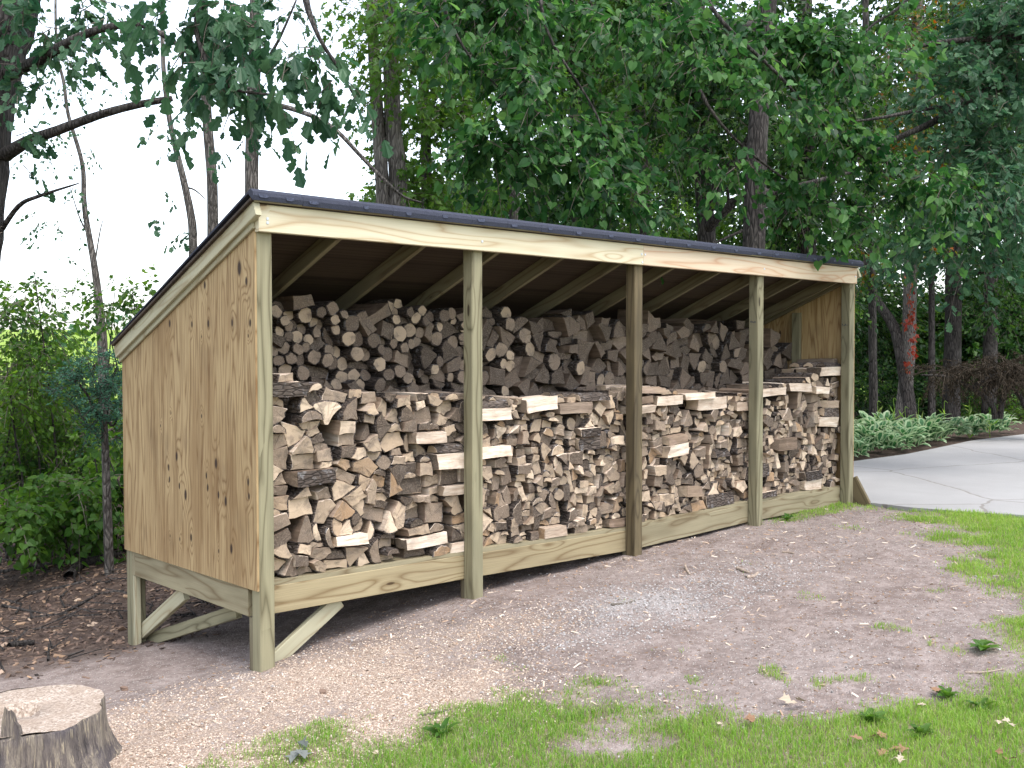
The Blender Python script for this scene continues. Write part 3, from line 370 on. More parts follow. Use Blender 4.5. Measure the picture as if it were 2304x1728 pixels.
2,74,382,4692,1396,345,813,995,-9,-101,0,8,59,398,10629,3569,315,740,543,-16,840,8,7,65,384,8085,1389,887,1526,679,-12,-734,-4,4,64,387,16060,5112,340,96,999,-3,-42,0,4,61,409,8720,5361,305,198,1000,-1,-19,19,2,55,411,50466,3009,305,241,994,1,113,-5,
2,98,352,23379,2394,346,182,615,-4,-788,4,8,91,355,24016,5655,330,541,998,10,-53,-14,4,57,415,17754,2779,339,205,737,6,-675,15,2,70,360,28119,5570,300,691,553,15,-833,-5,7,93,347,7385,2024,922,1357,883,-24,-469,23,5,103,393,33148,3660,865,1173,361,0,-933,0,
2,112,351,26305,5414,327,25,1000,6,17,10,4,71,384,20685,3653,341,27,37,17,999,-3,2,78,404,57012,3361,325,114,985,-4,175,5,0,56,398,59781,5858,293,154,969,9,-247,13,4,72,394,57711,5876,305,431,1000,0,3,-4,4,62,369,49513,5009,324,311,-5,-14,-1000,-5,
2,60,389,25143,3095,310,164,276,-11,-961,1,4,65,402,26740,3678,359,410,-86,2,-996,8,0,62,414,37738,5887,334,526,476,-20,879,10,8,58,364,28057,3090,328,568,-117,-27,-993,-4,0,62,359,25300,3873,357,660,512,-2,859,-1,8,66,362,34264,3708,324,756,999,10,-40,25,
0,68,403,50482,1604,325,750,992,-9,-121,-16,9,102,370,49808,2433,897,957,316,0,-949,1,1,109,407,31055,2853,884,1355,956,1,292,0,8,67,409,20958,4182,321,181,72,3,-997,-2,2,74,370,34574,5562,322,377,989,2,146,25,4,70,414,58600,3332,321,687,76,8,-997,8,
4,65,398,19210,3331,307,760,-63,-2,998,8,0,90,416,31536,4701,299,690,942,-11,-336,5,2,94,389,22317,2691,330,880,682,3,732,0,0,62,406,34683,4686,351,872,493,-2,870,4,9,122,399,52853,2076,848,1286,987,-13,158,-35,3,105,359,55714,2719,868,976,301,0,954,1,
4,91,407,5492,5852,324,72,999,9,32,1,8,70,410,55291,2698,339,99,980,-12,196,2,4,76,402,54662,5936,323,196,-88,7,-996,2,8,58,382,7523,4537,336,227,135,-15,-991,-9,8,66,410,6366,5744,320,279,956,5,292,17,8,60,378,32869,2859,325,366,-121,25,-992,-6,
8,86,411,38757,4735,343,365,710,8,705,8,2,83,381,5039,4267,321,550,996,7,-92,-10,8,57,389,56467,1768,330,682,973,14,-232,12,8,99,388,9591,3527,349,22,93,-6,-996,-1,2,73,362,42067,2250,331,101,1000,1,26,-16,2,72,382,11208,3691,331,175,649,-11,761,11,
0,81,399,48447,5807,319,184,995,2,96,-18,6,61,396,59118,2545,346,351,214,20,-977,0,5,154,408,51466,2991,870,936,168,-2,986,0,5,119,365,38635,3066,883,1108,908,0,419,0,1,141,407,36723,3784,832,1179,69,0,998,0,8,59,419,40120,6059,313,58,117,9,-993,-4,
2,67,418,5238,3650,333,68,1000,-1,-16,13,2,61,395,50671,1865,328,69,999,2,31,-20,2,57,405,14326,3775,319,102,996,-14,-86,14,0,90,394,22962,1593,307,215,393,30,-919,19,8,56,387,3220,5363,317,235,990,0,-137,6,0,61,402,43480,5369,346,280,338,9,-941,-1,
0,102,368,43821,3679,353,350,949,0,317,0,2,78,387,50289,4293,329,388,998,9,61,-2,4,60,361,46534,2898,336,554,59,8,-998,5,4,95,375,21181,3632,329,747,652,9,758,-10,7,60,353,35215,1904,878,1488,17,-11,-1000,9,5,123,384,42422,3840,797,1324,226,0,974,0,
9,150,345,19086,4928,901,1470,449,5,-894,2,4,61,390,34652,5243,348,25,1000,-5,-12,0,0,104,360,36612,143,333,77,820,-4,572,8,0,65,370,3263,3997,348,197,24,-15,-1000,-6,0,89,386,4635,5545,342,322,762,-6,-647,14,2,83,402,17264,2900,337,512,996,1,90,-5,
8,66,371,31514,5098,316,675,-72,-8,-997,-3,4,91,394,9746,4970,339,722,984,6,176,12,0,61,369,57009,5336,340,115,875,-10,484,19,0,77,367,24921,5717,322,343,943,-1,-334,-3,4,67,401,28173,4475,350,729,987,7,158,-11,5,124,372,21799,4825,798,880,64,0,-998,0,
0,73,368,21776,2807,324,52,976,-9,-218,-25,4,55,397,53674,3436,345,189,79,33,-996,-1,2,68,393,13124,3553,333,236,999,-5,-29,-13,4,55,357,48557,3443,341,222,141,-1,-990,-5,8,57,404,30950,4257,341,357,1,-8,-1000,-6,8,66,359,1423,3153,320,603,703,1,712,8,
0,55,358,31139,2646,348,828,398,-19,917,14,3,116,366,8315,3894,788,1140,766,0,-643,1,5,129,380,30815,4140,906,1508,54,-16,998,-9,0,79,367,41402,4436,318,193,991,6,-135,-18,2,57,413,32413,4329,322,354,990,-8,141,25,2,70,414,27201,2974,334,772,999,8,27,16,
2,61,409,27324,3673,340,960,1000,3,-5,13,2,57,405,4885,1753,327,964,999,13,-28,-8,7,75,381,52933,1251,861,1332,987,5,162,0,9,111,417,36153,2698,867,1355,837,2,-547,-1,4,55,356,22892,2799,325,14,1000,4,-18,11,0,81,395,56360,4028,343,127,686,15,-727,14,
0,56,362,21102,4111,311,287,-108,-30,-994,-7,4,57,409,22385,4988,322,764,188,6,-982,-1,2,100,279,43054,2711,312,959,713,11,11,701,4,68,352,46167,4620,307,857,997,9,-74,-8,1,133,371,14058,4973,822,906,917,0,399,0,0,58,373,19938,5331,345,49,818,4,575,-5,
2,56,377,50057,3582,311,46,634,1,-773,-13,2,68,390,20779,4223,303,140,543,-4,-840,8,4,64,367,24887,4042,344,377,1000,3,-21,-5,8,58,385,25210,2799,347,431,977,-2,212,6,0,55,385,45314,5554,327,641,0,13,-1000,4,2,70,404,3654,5239,343,778,452,-25,891,13,
7,92,354,55533,521,921,1526,565,-7,825,-5,1,135,414,47358,3838,819,1447,939,0,344,0,2,85,381,51145,4361,322,515,583,-2,812,-5,2,77,379,11495,4350,290,755,1000,0,26,18,2,63,362,55594,2042,327,41,1000,-6,24,-18,4,81,376,34314,2236,342,360,1000,-10,9,6,
8,57,365,56713,5130,314,509,-11,0,1000,5,4,62,382,40745,6028,315,528,104,-26,-994,-17,2,68,375,49785,5634,338,290,582,1,-813,-1,8,62,410,40133,4184,322,568,529,7,848,-4,0,82,382,43440,5866,352,990,636,2,-771,-6,7,66,375,39689,2256,887,1498,971,-1,-238,-10,
8,72,354,12044,2902,351,195,1000,-7,13,-7,2,72,409,24247,861,352,432,1000,3,-3,-10,4,64,377,53741,4622,313,352,999,-3,-3,36,8,114,397,1479,5795,347,967,138,-29,-990,-12,4,100,336,20092,4111,310,848,718,-11,-11,696,7,66,360,35061,630,918,1427,775,0,632,-3,
7,97,408,26637,1385,810,974,772,0,635,0,7,91,362,11052,2030,822,1236,998,-1,-60,-1,8,83,390,17826,5118,331,23,1000,-10,-14,3,2,55,413,27811,4618,307,10,1000,7,-1,23,2,57,374,11730,5120,311,59,1000,4,-6,13,4,59,404,3773,3777,339,70,996,-7,-88,-3,
2,55,404,12809,2904,352,84,257,14,966,-15,4,56,350,41996,4692,310,158,6,33,-999,2,4,57,393,59264,2865,343,330,998,0,-60,-10,8,58,412,41491,4940,313,380,74,-5,-997,-4,4,85,353,59996,1517,317,602,729,-11,-684,-9,4,62,394,47844,3336,337,643,-18,-18,1000,7,
2,59,355,8897,5097,297,709,998,5,-56,-5,0,58,409,47522,1934,327,905,894,-3,448,-1,7,73,396,20968,1765,897,991,656,0,-755,0,2,94,367,31960,3849,320,52,581,4,-814,14,0,116,384,15261,1684,340,161,-43,3,-999,5,0,61,353,14360,5121,334,176,425,-4,-905,-11,
0,84,388,53848,5794,335,528,452,1,892,4,8,99,361,43705,1845,366,682,931,4,-364,24,8,55,376,56556,5200,337,634,998,4,60,9,3,110,347,41248,4842,858,1117,207,0,-978,0,8,60,371,40600,5997,328,86,214,18,977,-4,2,87,379,58202,5714,315,184,1000,-12,-22,-5,
8,57,404,55756,2054,348,143,1000,1,-2,10,4,70,383,53273,3081,355,613,999,1,-45,-6,8,56,390,42237,5240,324,590,335,8,-942,-8,8,84,385,19954,4979,344,814,99,-3,-995,-7,9,146,356,47850,5272,907,1386,279,0,-960,0,0,59,353,34755,3346,319,77,-54,-23,-998,-4,
0,80,381,33886,5012,311,382,482,30,875,-21,8,112,411,38808,5440,365,431,245,5,-970,-6,8,82,385,23264,3857,346,604,987,4,161,-10,2,59,376,19174,2018,347,635,1000,-2,22,12,0,69,358,12293,5438,343,644,1000,-1,-26,-17,4,73,353,34853,5808,323,793,780,15,626,-14,
4,56,408,39753,5110,363,220,-75,25,-997,-3,0,77,381,14330,5008,334,260,980,10,197,-9,4,55,381,58722,3154,331,423,-25,2,-1000,15,4,62,366,27717,4254,354,255,743,-13,-668,-18,4,79,394,22409,4618,336,419,6,-21,-1000,4,8,118,393,54696,4405,362,465,601,18,799,-3,
0,68,407,46081,4398,332,573,997,14,-70,19,4,66,380,53443,5151,346,766,1000,-4,-18,13,8,59,368,54905,2970,318,858,80,26,-996,4,4,56,363,18242,2044,337,14,1000,7,0,25,2,112,376,7096,4500,345,25,1000,7,-10,-17,2,63,357,54408,2881,292,624,513,29,858,-21,
8,63,379,9707,4371,314,875,992,8,-122,0,7,66,344,17560,2010,887,1427,154,-7,988,-29,4,73,350,14915,5367,335,160,39,19,999,-9,2,56,394,20202,5647,345,210,620,6,-785,7,4,111,372,15837,3323,357,528,-77,0,-997,0,2,61,382,36193,3451,345,663,994,0,-113,-13,
2,56,371,47107,3743,337,785,986,-3,168,8,8,98,403,54461,5457,369,169,768,-5,640,11,2,60,404,36073,5774,329,226,528,-20,849,5,0,57,393,42143,4314,356,276,882,20,470,-17,0,59,361,21521,3177,339,660,1000,-11,-15,4,8,59,413,27322,6013,332,858,148,4,-989,3,
4,57,403,6811,5314,332,13,-33,13,-999,2,2,61,391,16928,5241,333,118,999,0,-51,10,0,57,366,5982,1542,354,144,879,2,-477,-1,2,56,372,46385,4253,291,758,998,0,-59,-10,4,80,380,52257,4977,333,65,9,-31,-999,-2,2,80,358,58872,4483,336,76,998,0,-68,-3,
4,80,392,18114,6042,336,211,59,-7,-998,-7,4,55,415,29656,4181,360,223,999,2,27,-26,4,62,416,48278,4323,342,321,83,5,-997,0,2,57,355,57350,3677,309,445,994,-6,-107,-10,2,56,413,8110,5182,352,598,995,-5,101,-18,2,72,394,3076,6002,351,820,1000,-2,17,13,
2,71,350,36508,3480,329,765,996,-8,83,-16,8,65,397,45064,5545,348,830,-106,3,-994,15,8,56,384,18535,4340,341,792,-19,-13,-1000,-2,3,114,374,6611,632,832,1060,995,0,98,-1,5,117,356,35971,5925,900,1292,242,0,-970,0,4,71,356,35795,4322,330,205,999,-5,28,-19,
2,58,353,13936,4181,316,298,1000,4,-7,11,8,60,389,38083,3087,344,211,-43,1,-999,6,0,81,401,17726,139,329,591,-59,-4,-998,3,8,57,395,33014,5165,333,87,744,15,668,-9,2,98,393,50242,2995,353,581,994,-3,-109,6,5,144,381,57215,3729,900,1039,869,-1,495,0,
2,80,382,44132,4978,329,102,1000,0,17,-22,2,82,392,41791,1586,307,167,56,-18,-998,-12,4,59,355,27099,5473,337,277,1000,12,-12,-12,4,59,366,15606,4182,346,264,-10,12,-1000,12,4,68,416,47601,3317,346,354,667,4,-745,0,8,79,371,34573,4175,338,350,479,-11,-878,-5,
2,62,376,49400,4040,333,413,1000,0,-11,9,2,82,375,59967,5495,313,540,640,-23,-767,-25,2,73,362,40997,1086,348,929,554,13,-832,15,1,131,368,55178,3265,914,1231,1000,0,25,0,2,58,419,44403,1837,344,150,999,-1,33,3,2,60,373,6173,5620,321,181,1000,6,5,-16,
8,69,382,31124,4515,343,194,248,-29,-968,-4,0,87,380,31916,2842,374,235,844,-6,537,17,8,81,379,26277,4764,297,711,966,0,257,-8,9,111,344,50394,2482,920,1292,463,-12,-886,-5,2,55,416,33187,2353,342,146,1000,-3,15,0,2,68,354,629,5113,319,132,1000,-10,23,-18,
8,78,366,45941,3099,341,106,601,7,-799,-4,2,72,368,53234,4115,322,217,643,1,-766,15,8,57,375,12871,4548,340,545,-58,-15,-998,5,1,103,416,17657,1703,811,940,999,0,-46,0,2,68,362,5633,2621,349,387,1000,-5,27,-6,4,72,376,47176,5255,345,511,58,-15,-998,-5,
8,83,408,45782,3220,325,720,104,-12,-994,0,2,57,368,7673,5416,345,728,987,3,-159,-2,7,87,359,45550,1986,824,983,871,0,-491,0,0,58,362,54501,3381,349,40,993,7,120,-12,2,58,407,11619,5408,353,120,991,-5,130,5,8,60,408,42291,5587,365,264,252,22,-967,18,
8,82,384,21220,6100,340,775,581,15,-814,10,0,56,383,970,1565,347,97,487,-15,873,-1,8,56,406,24993,2250,349,209,991,4,-132,15,4,90,350,52023,3171,335,282,763,-1,647,0,0,61,377,30973,5932,333,300,544,-29,838,21,8,55,381,37373,6038,346,370,250,4,-968,-18,
2,56,378,57859,2722,339,334,998,-4,64,-4,4,55,405,25119,1704,344,357,999,8,41,-9,8,111,370,654,5734,348,464,204,-25,979,-1,2,59,384,26271,1609,340,963,999,1,-38,8,8,56,379,13293,4043,335,286,116,14,-993,-6,4,56,405,34159,5561,337,502,43,-24,-999,4,
2,106,390,13839,3326,357,591,999,21,-31,2,4,65,377,39001,4252,330,721,-71,-17,-997,12,7,87,405,2307,1906,815,954,44,0,999,2,2,72,418,42056,5865,314,117,996,-7,89,16,2,74,371,30089,3177,340,130,994,-5,-107,0,0,65,367,46132,6091,337,466,919,10,-395,3,
2,85,391,49699,1581,329,617,588,3,809,11,9,154,346,42855,3668,896,1471,979,-1,204,1,8,55,386,13489,1719,350,79,1000,-1,31,-2,2,56,351,5449,4379,322,118,1000,-9,-5,22,4,58,387,20342,3176,326,209,1000,8,-16,-5,2,61,369,21583,4990,334,951,999,-1,-41,-1,
7,76,371,21980,1544,909,1064,984,-2,179,3,4,66,356,33339,5242,350,81,1000,-9,-7,-11,2,56,355,35660,1714,306,425,995,0,99,1,8,59,379,30030,4923,317,422,92,14,-996,3,4,59,381,33083,5083,360,755,688,7,-725,10,5,137,346,45768,4660,799,893,988,0,-154,0,
4,71,381,56748,1619,324,421,70,30,-997,1,2,58,369,29766,4184,331,480,1000,-7,-2,12,2,85,372,50223,3318,323,432,515,28,856,-21,5,148,412,30148,3863,882,1047,164,0,-986,1,4,78,392,22855,3183,308,92,-52,1,-999,-4,0,66,358,24609,6062,338,106,416,9,909,-3,
0,57,399,48971,4972,328,226,198,-3,-980,-11,2,64,365,12169,6113,325,196,630,6,-776,-8,2,55,360,18561,3573,310,702,999,-4,35,-1,2,58,370,38215,4701,344,636,999,-2,-43,2,4,100,243,7497,3227,302,927,698,-15,-14,716,2,75,361,56193,3316,319,248,1000,-15,21,1,
8,70,371,27136,5587,342,216,999,5,-41,11,8,61,372,42775,5933,331,245,-158,-3,-987,-8,2,59,354,1201,3158,325,387,1000,1,-14,-14,2,56,390,24885,1896,360,520,999,2,-33,-16,0,79,415,34510,1679,335,772,902,-15,-430,-36,4,86,296,42422,2501,292,887,696,1,1,718,
7,92,340,52631,1147,868,972,514,0,858,0,7,101,410,1861,2103,821,1090,694,0,720,0,8,71,403,57538,4321,338,153,991,10,128,20,2,57,359,14832,5707,337,216,998,2,-54,-19,6,60,371,24445,5005,338,435,984,8,177,-14,8,69,357,53390,4610,354,582,990,4,143,-11,
2,68,371,23714,2962,345,682,997,4,-70,-13,4,100,289,52429,2157,457,924,700,-16,-16,714,4,70,378,37878,2469,356,28,-17,-16,-1000,5,4,60,371,24514,3176,327,169,1000,0,15,16,2,58,377,26322,4965,344,580,996,2,-85,-7,2,58,352,10219,6115,304,260,575,-2,818,21,
8,59,361,47103,4185,334,521,163,-12,-987,-9,8,56,350,9430,5214,342,906,840,20,-541,28,3,148,366,1146,4536,789,853,562,0,-827,0,2,91,360,29578,5853,328,15,1000,8,7,-9,8,55,384,29887,4993,342,349,992,7,125,-16,0,59,355,842,4060,344,328,398,1,917,-7,
2,55,387,59755,5563,344,469,1000,19,-11,4,4,58,371,4509,4970,361,541,997,7,-78,9,2,69,360,54564,5888,356,817,1000,-2,12,8,0,60,387,674,3239,331,774,622,4,783,3,4,100,333,37830,5002,449,896,705,-10,-10,709,7,107,379,2810,2003,871,1076,516,0,-856,0,
1,110,381,40851,3995,888,1245,909,-1,417,0,1,124,357,31807,5295,876,895,986,0,-169,0,4,117,352,23258,3171,356,32,999,-7,43,18,0,60,388,8413,3040,362,164,521,-2,853,-6,4,100,242,16965,391,308,553,705,-14,-14,708,2,56,363,36143,4622,335,384,1000,6,0,8,
2,56,365,45611,5176,331,515,250,-19,-968,-3,2,69,386,15021,1685,331,722,997,-7,-73,29,4,55,367,59717,4420,356,841,122,-3,-993,-3,5,148,382,5909,5648,901,1382,142,0,-990,0,2,57,365,39750,4292,326,116,1000,4,12,-16,4,59,392,42689,5253,349,547,1000,-7,18,-8,
8,61,383,30078,5084,353,527,932,-9,-363,7,4,57,393,6711,6101,317,599,669,-3,-743,-7,8,89,359,39896,4825,318,640,67,2,-998,6,8,70,414,22254,3247,300,659,237,-17,-971,-3,4,100,333,59531,5002,304,896,698,-10,-9,716,2,68,365,19832,6113,338,60,638,-7,-770,7,
2,85,196,27255,1365,437,656,699,3,3,715,4,56,371,27335,1712,344,394,117,-5,-993,-5,4,100,180,11506,2652,311,639,713,-5,-5,701,4,60,360,18499,3330,337,723,994,0,108,11,2,80,358,57746,1684,354,969,11,5,1000,6,1,131,347,1936,2508,875,837,690,-1,724,0,
3,108,394,4018,2423,897,1291,671,-10,-742,-8,9,127,399,19693,4433,890,767,974,-1,-229,0,4,83,417,7418,4878,327,65,999,0,-34,8,8,60,386,16662,3588,355,406,142,-9,-990,-5,2,64,355,9549,6113,341,128,609,-7,793,11,8,66,357,52563,3107,369,969,998,-3,-66,4,
7,66,394,5905,450,853,1263,282,1,959,0,2,66,384,57161,3335,354,14,1000,12,-1,-14,4,92,413,24163,3845,373,489,998,-2,61,-14,4,81,383,30107,3850,356,550,996,-4,85,6,4,66,389,6754,6100,343,682,726,22,687,-16,0,59,393,19015,1587,325,556,997,2,73,-3,
7,65,419,32551,2078,887,1419,873,-20,-486,24,4,100,264,595,5647,308,47,724,0,0,690,4,100,184,50118,2978,305,33,696,-3,-2,718,4,100,321,12281,4239,303,47,703,-5,-5,711,4,97,293,19274,1179,443,94,710,-3,-3,704,2,58,355,20215,4607,310,89,999,2,-41,-9,
2,86,380,50520,123,331,364,998,-4,-62,12,4,100,217,18675,1365,455,581,709,1,1,706,4,103,383,39046,3236,343,393,721,-10,693,1,4,54,380,18683,5564,368,539,1000,-12,29,4,2,56,368,42636,5782,325,671,999,6,38,5,4,99,185,6502,2659,300,722,705,-6,-5,709,
8,82,406,19954,1591,307,698,82,-2,-997,1,2,92,270,39671,1702,296,925,704,-10,-10,710,3,122,340,43562,2228,913,1208,189,-1,982,1,5,102,398,24816,2601,820,922,69,-1,998,2,3,104,348,36223,2684,916,1039,96,-1,-995,-2,3,148,395,41707,4292,824,764,49,0,999,-1,
5,109,358,2493,4598,916,1039,581,0,-814,1,9,102,403,31829,5771,893,943,453,0,892,0,8,71,397,57427,3281,326,31,913,11,-407,2,2,61,367,12404,5550,342,181,1000,4,0,-13,4,100,185,10592,3859,312,162,703,13,13,711,2,104,361,33447,4738,304,307,1000,-1,12,-3,
8,67,350,6094,1702,343,311,217,-11,976,-5,4,57,404,44596,3159,344,355,1000,-4,-13,3,2,78,399,30098,3204,326,471,992,5,-124,8,4,100,213,4234,1215,307,735,701,4,4,713,2,60,356,20900,5779,334,709,543,-2,840,-5,8,58,366,12881,4455,379,700,1000,-15,-7,18,
2,62,399,31258,4765,328,874,996,0,94,5,2,55,409,55985,4161,336,908,999,-2,-47,-8,7,91,397,15072,2038,814,1155,502,0,-865,0,1,121,371,30251,2314,904,905,712,0,-703,1,3,113,396,58911,3339,869,975,993,0,-121,0,1,101,379,57759,5080,882,905,847,1,532,0,
1,137,353,851,5836,819,868,972,0,-237,0,0,109,414,27467,1620,304,344,653,9,-758,2,2,55,354,3308,1612,336,458,998,-2,59,-13,4,100,250,18258,1759,301,614,703,-8,-7,711,0,57,374,48794,4790,335,582,88,11,-996,8,4,73,391,46037,4762,326,835,998,-5,57,7,
9,109,404,12514,450,894,1129,151,0,-989,0,9,101,371,5031,5194,862,911,894,0,-448,-1,1,137,391,10971,5548,864,1178,1000,0,-31,0,9,110,400,23122,6008,808,1021,980,0,197,0,0,60,368,43527,1688,340,42,-121,-25,-992,18,4,84,390,31182,1621,341,91,638,3,-770,5,
4,78,350,25587,5945,340,138,999,1,-40,20,4,58,390,12035,1698,371,268,-44,-9,-999,-8,4,59,352,2090,3318,334,292,16,-21,-1000,15,4,100,217,41294,1365,310,581,700,1,1,714,4,78,365,33951,3207,317,513,-28,1,-1000,5,4,96,220,34469,5939,298,695,700,12,12,714,
2,81,382,58054,1663,331,549,999,-3,34,-16,8,70,364,46764,4931,342,327,570,4,-822,7,8,55,371,51844,4889,317,464,998,5,-55,12,0,79,405,24476,3200,337,574,709,12,705,-4,0,73,403,22293,4882,322,511,314,1,-950,7,4,66,353,17462,5923,337,909,1000,6,8,13,
2,58,373,43894,1581,315,490,622,-18,783,20,8,58,351,38511,3331,341,802,128,-15,992,-12,4,100,273,2427,3232,309,858,718,-13,-13,696,4,100,336,25580,4111,455,848,712,-11,-11,702,4,100,291,21797,3566,454,908,695,-3,-3,719,4,100,289,45148,2157,312,924,714,-16,-16,700,
4,100,309,17950,5416,311,933,713,8,8,701,4,99,337,29493,3932,445,917,706,-6,-6,708,3,110,401,24456,497,828,1074,104,0,995,0,7,62,392,16159,698,821,996,1000,0,-28,0,5,108,365,35035,596,852,1009,110,0,-994,0,9,123,388,57206,946,813,963,1000,1,23,-1,
7,61,347,9048,1464,923,1146,920,0,393,2,7,90,376,49737,2112,908,1486,411,-22,911,-22,7,89,347,51270,2068,833,1004,986,0,167,0,7,94,391,5424,2113,883,1187,973,0,231,0,9,121,411,54157,2776,880,922,999,1,-37,0,1,139,409,40809,3814,843,906,561,0,828,0,
5,109,358,38646,4046,814,956,116,0,-993,1,3,127,394,8278,4189,857,926,993,-1,115,0,1,110,411,14578,5568,881,1316,761,0,-648,0,9,144,343,55147,5505,832,1009,149,0,-989,0,5,123,411,26108,5480,829,1089,8,0,1000,0,1,123,360,43176,5629,887,1067,203,0,-979,0,
9,103,369,15736,5704,895,1287,1000,0,9,0,1,143,380,40152,5658,866,927,295,0,-955,0,1,146,356,50515,5986,888,1171,209,0,978,0]
KN = [(0.168, 1.732, 1.9), (0.095, 1.659, 1.1), (0.565, 1.661, 1.1), (1.218, 1.447, 0.9), (1.015, 1.453, 1.1), (0.728, 1.442, 0.9), (0.528, 1.442, 1.1), (0.253, 1.44, 1.0), (0.058, 1.435, 1.0), (0.61, 1.37, 0.4), (0.08, 1.367, 0.5), (1.011, 0.918, 0.4), (1.155, 0.834, 0.5), (0.62, 0.915, 0.6), (0.942, 0.662, 1.3), (0.453, 0.656, 1.4), (1.051, 0.587, 1), (1.042, 0.515, 0.9), (0.911, 0.488, 0.9), (0.832, 0.443, 1.5), (0.569, 0.578, 0.9), (0.555, 0.511, 1), (0.428, 0.481, 1), (0.345, 0.454, 1.3), (0.094, 0.583, 1), (0.087, 0.506, 0.9), (0.766, 0.199, 1.1), (0.912, 0.171, 0.6), (0.286, 0.197, 1.3), (0.431, 0.164, 0.6), (1.04, 0.174, 0.4)]
M = {}
M['post'] = lumber('treated_post_wood', (.265, .24, .15), (.11, .105, .07), (.09, .075, .04), .10, .35)
M['postdark'] = lumber('stained_post_wood', (.13, .10, .055), (.04, .032, .02), (.045, .032, .018), .10, .6)
M['fascia'] = lumber('new_pine', (.60, .54, .39), (.44, .38, .25), (.40, .28, .16), .085, .2)
M['fascia2'] = lumber('new_pine_pinkish', (.64, .53, .39), (.50, .37, .25), (.48, .26, .15), .10, .3)
M['joist'] = lumber('treated_joist_wood', (.34, .28, .165), (.17, .13, .08), (.15, .095, .042), .12, .3)
M['skirt'] = lumber('treated_skirt_wood', (.27, .235, .15), (.12, .10, .06), (.12, .08, .04), .14, .45)
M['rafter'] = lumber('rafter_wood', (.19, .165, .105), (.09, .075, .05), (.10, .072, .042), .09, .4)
M['rake'] = lumber('rake_board_wood', (.42, .39, .27), (.27, .25, .17), (.27, .21, .12), .06, .25)
M['ply'] = plywood('plywood_end_panel', (.38, .275, .145), (.19, .108, .045), (.14, .095, .055), KN)
M['ply2'] = plywood('plywood_inside', (.42, .30, .15), (.24, .14, .06), (.16, .11, .06))
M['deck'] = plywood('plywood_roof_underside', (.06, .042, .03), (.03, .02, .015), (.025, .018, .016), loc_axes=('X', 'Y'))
t = NT('asphalt_roofing'); c = t.pos()
M['roof'] = t.out(t.ramp(t.noise(c, 260., 2, .8), [(.3, (.018, .020, .032)), (.7, (.055, .060, .085))]), .9, t.noise(c, 300., 2), .002)
t = NT('adhesive_dab'); M['dab'] = t.out(t.ramp(t.noise(t.pos(), 90., 2), [(.3, (.03, .034, .055)), (.7, (.07, .08, .125))]), .6)
M['steel'] = NT('galvanised_steel').out((.5, .53, .58), .35, spec=.6)
M['ink'] = flat('blue_black_ink', (.03, .035, .06))

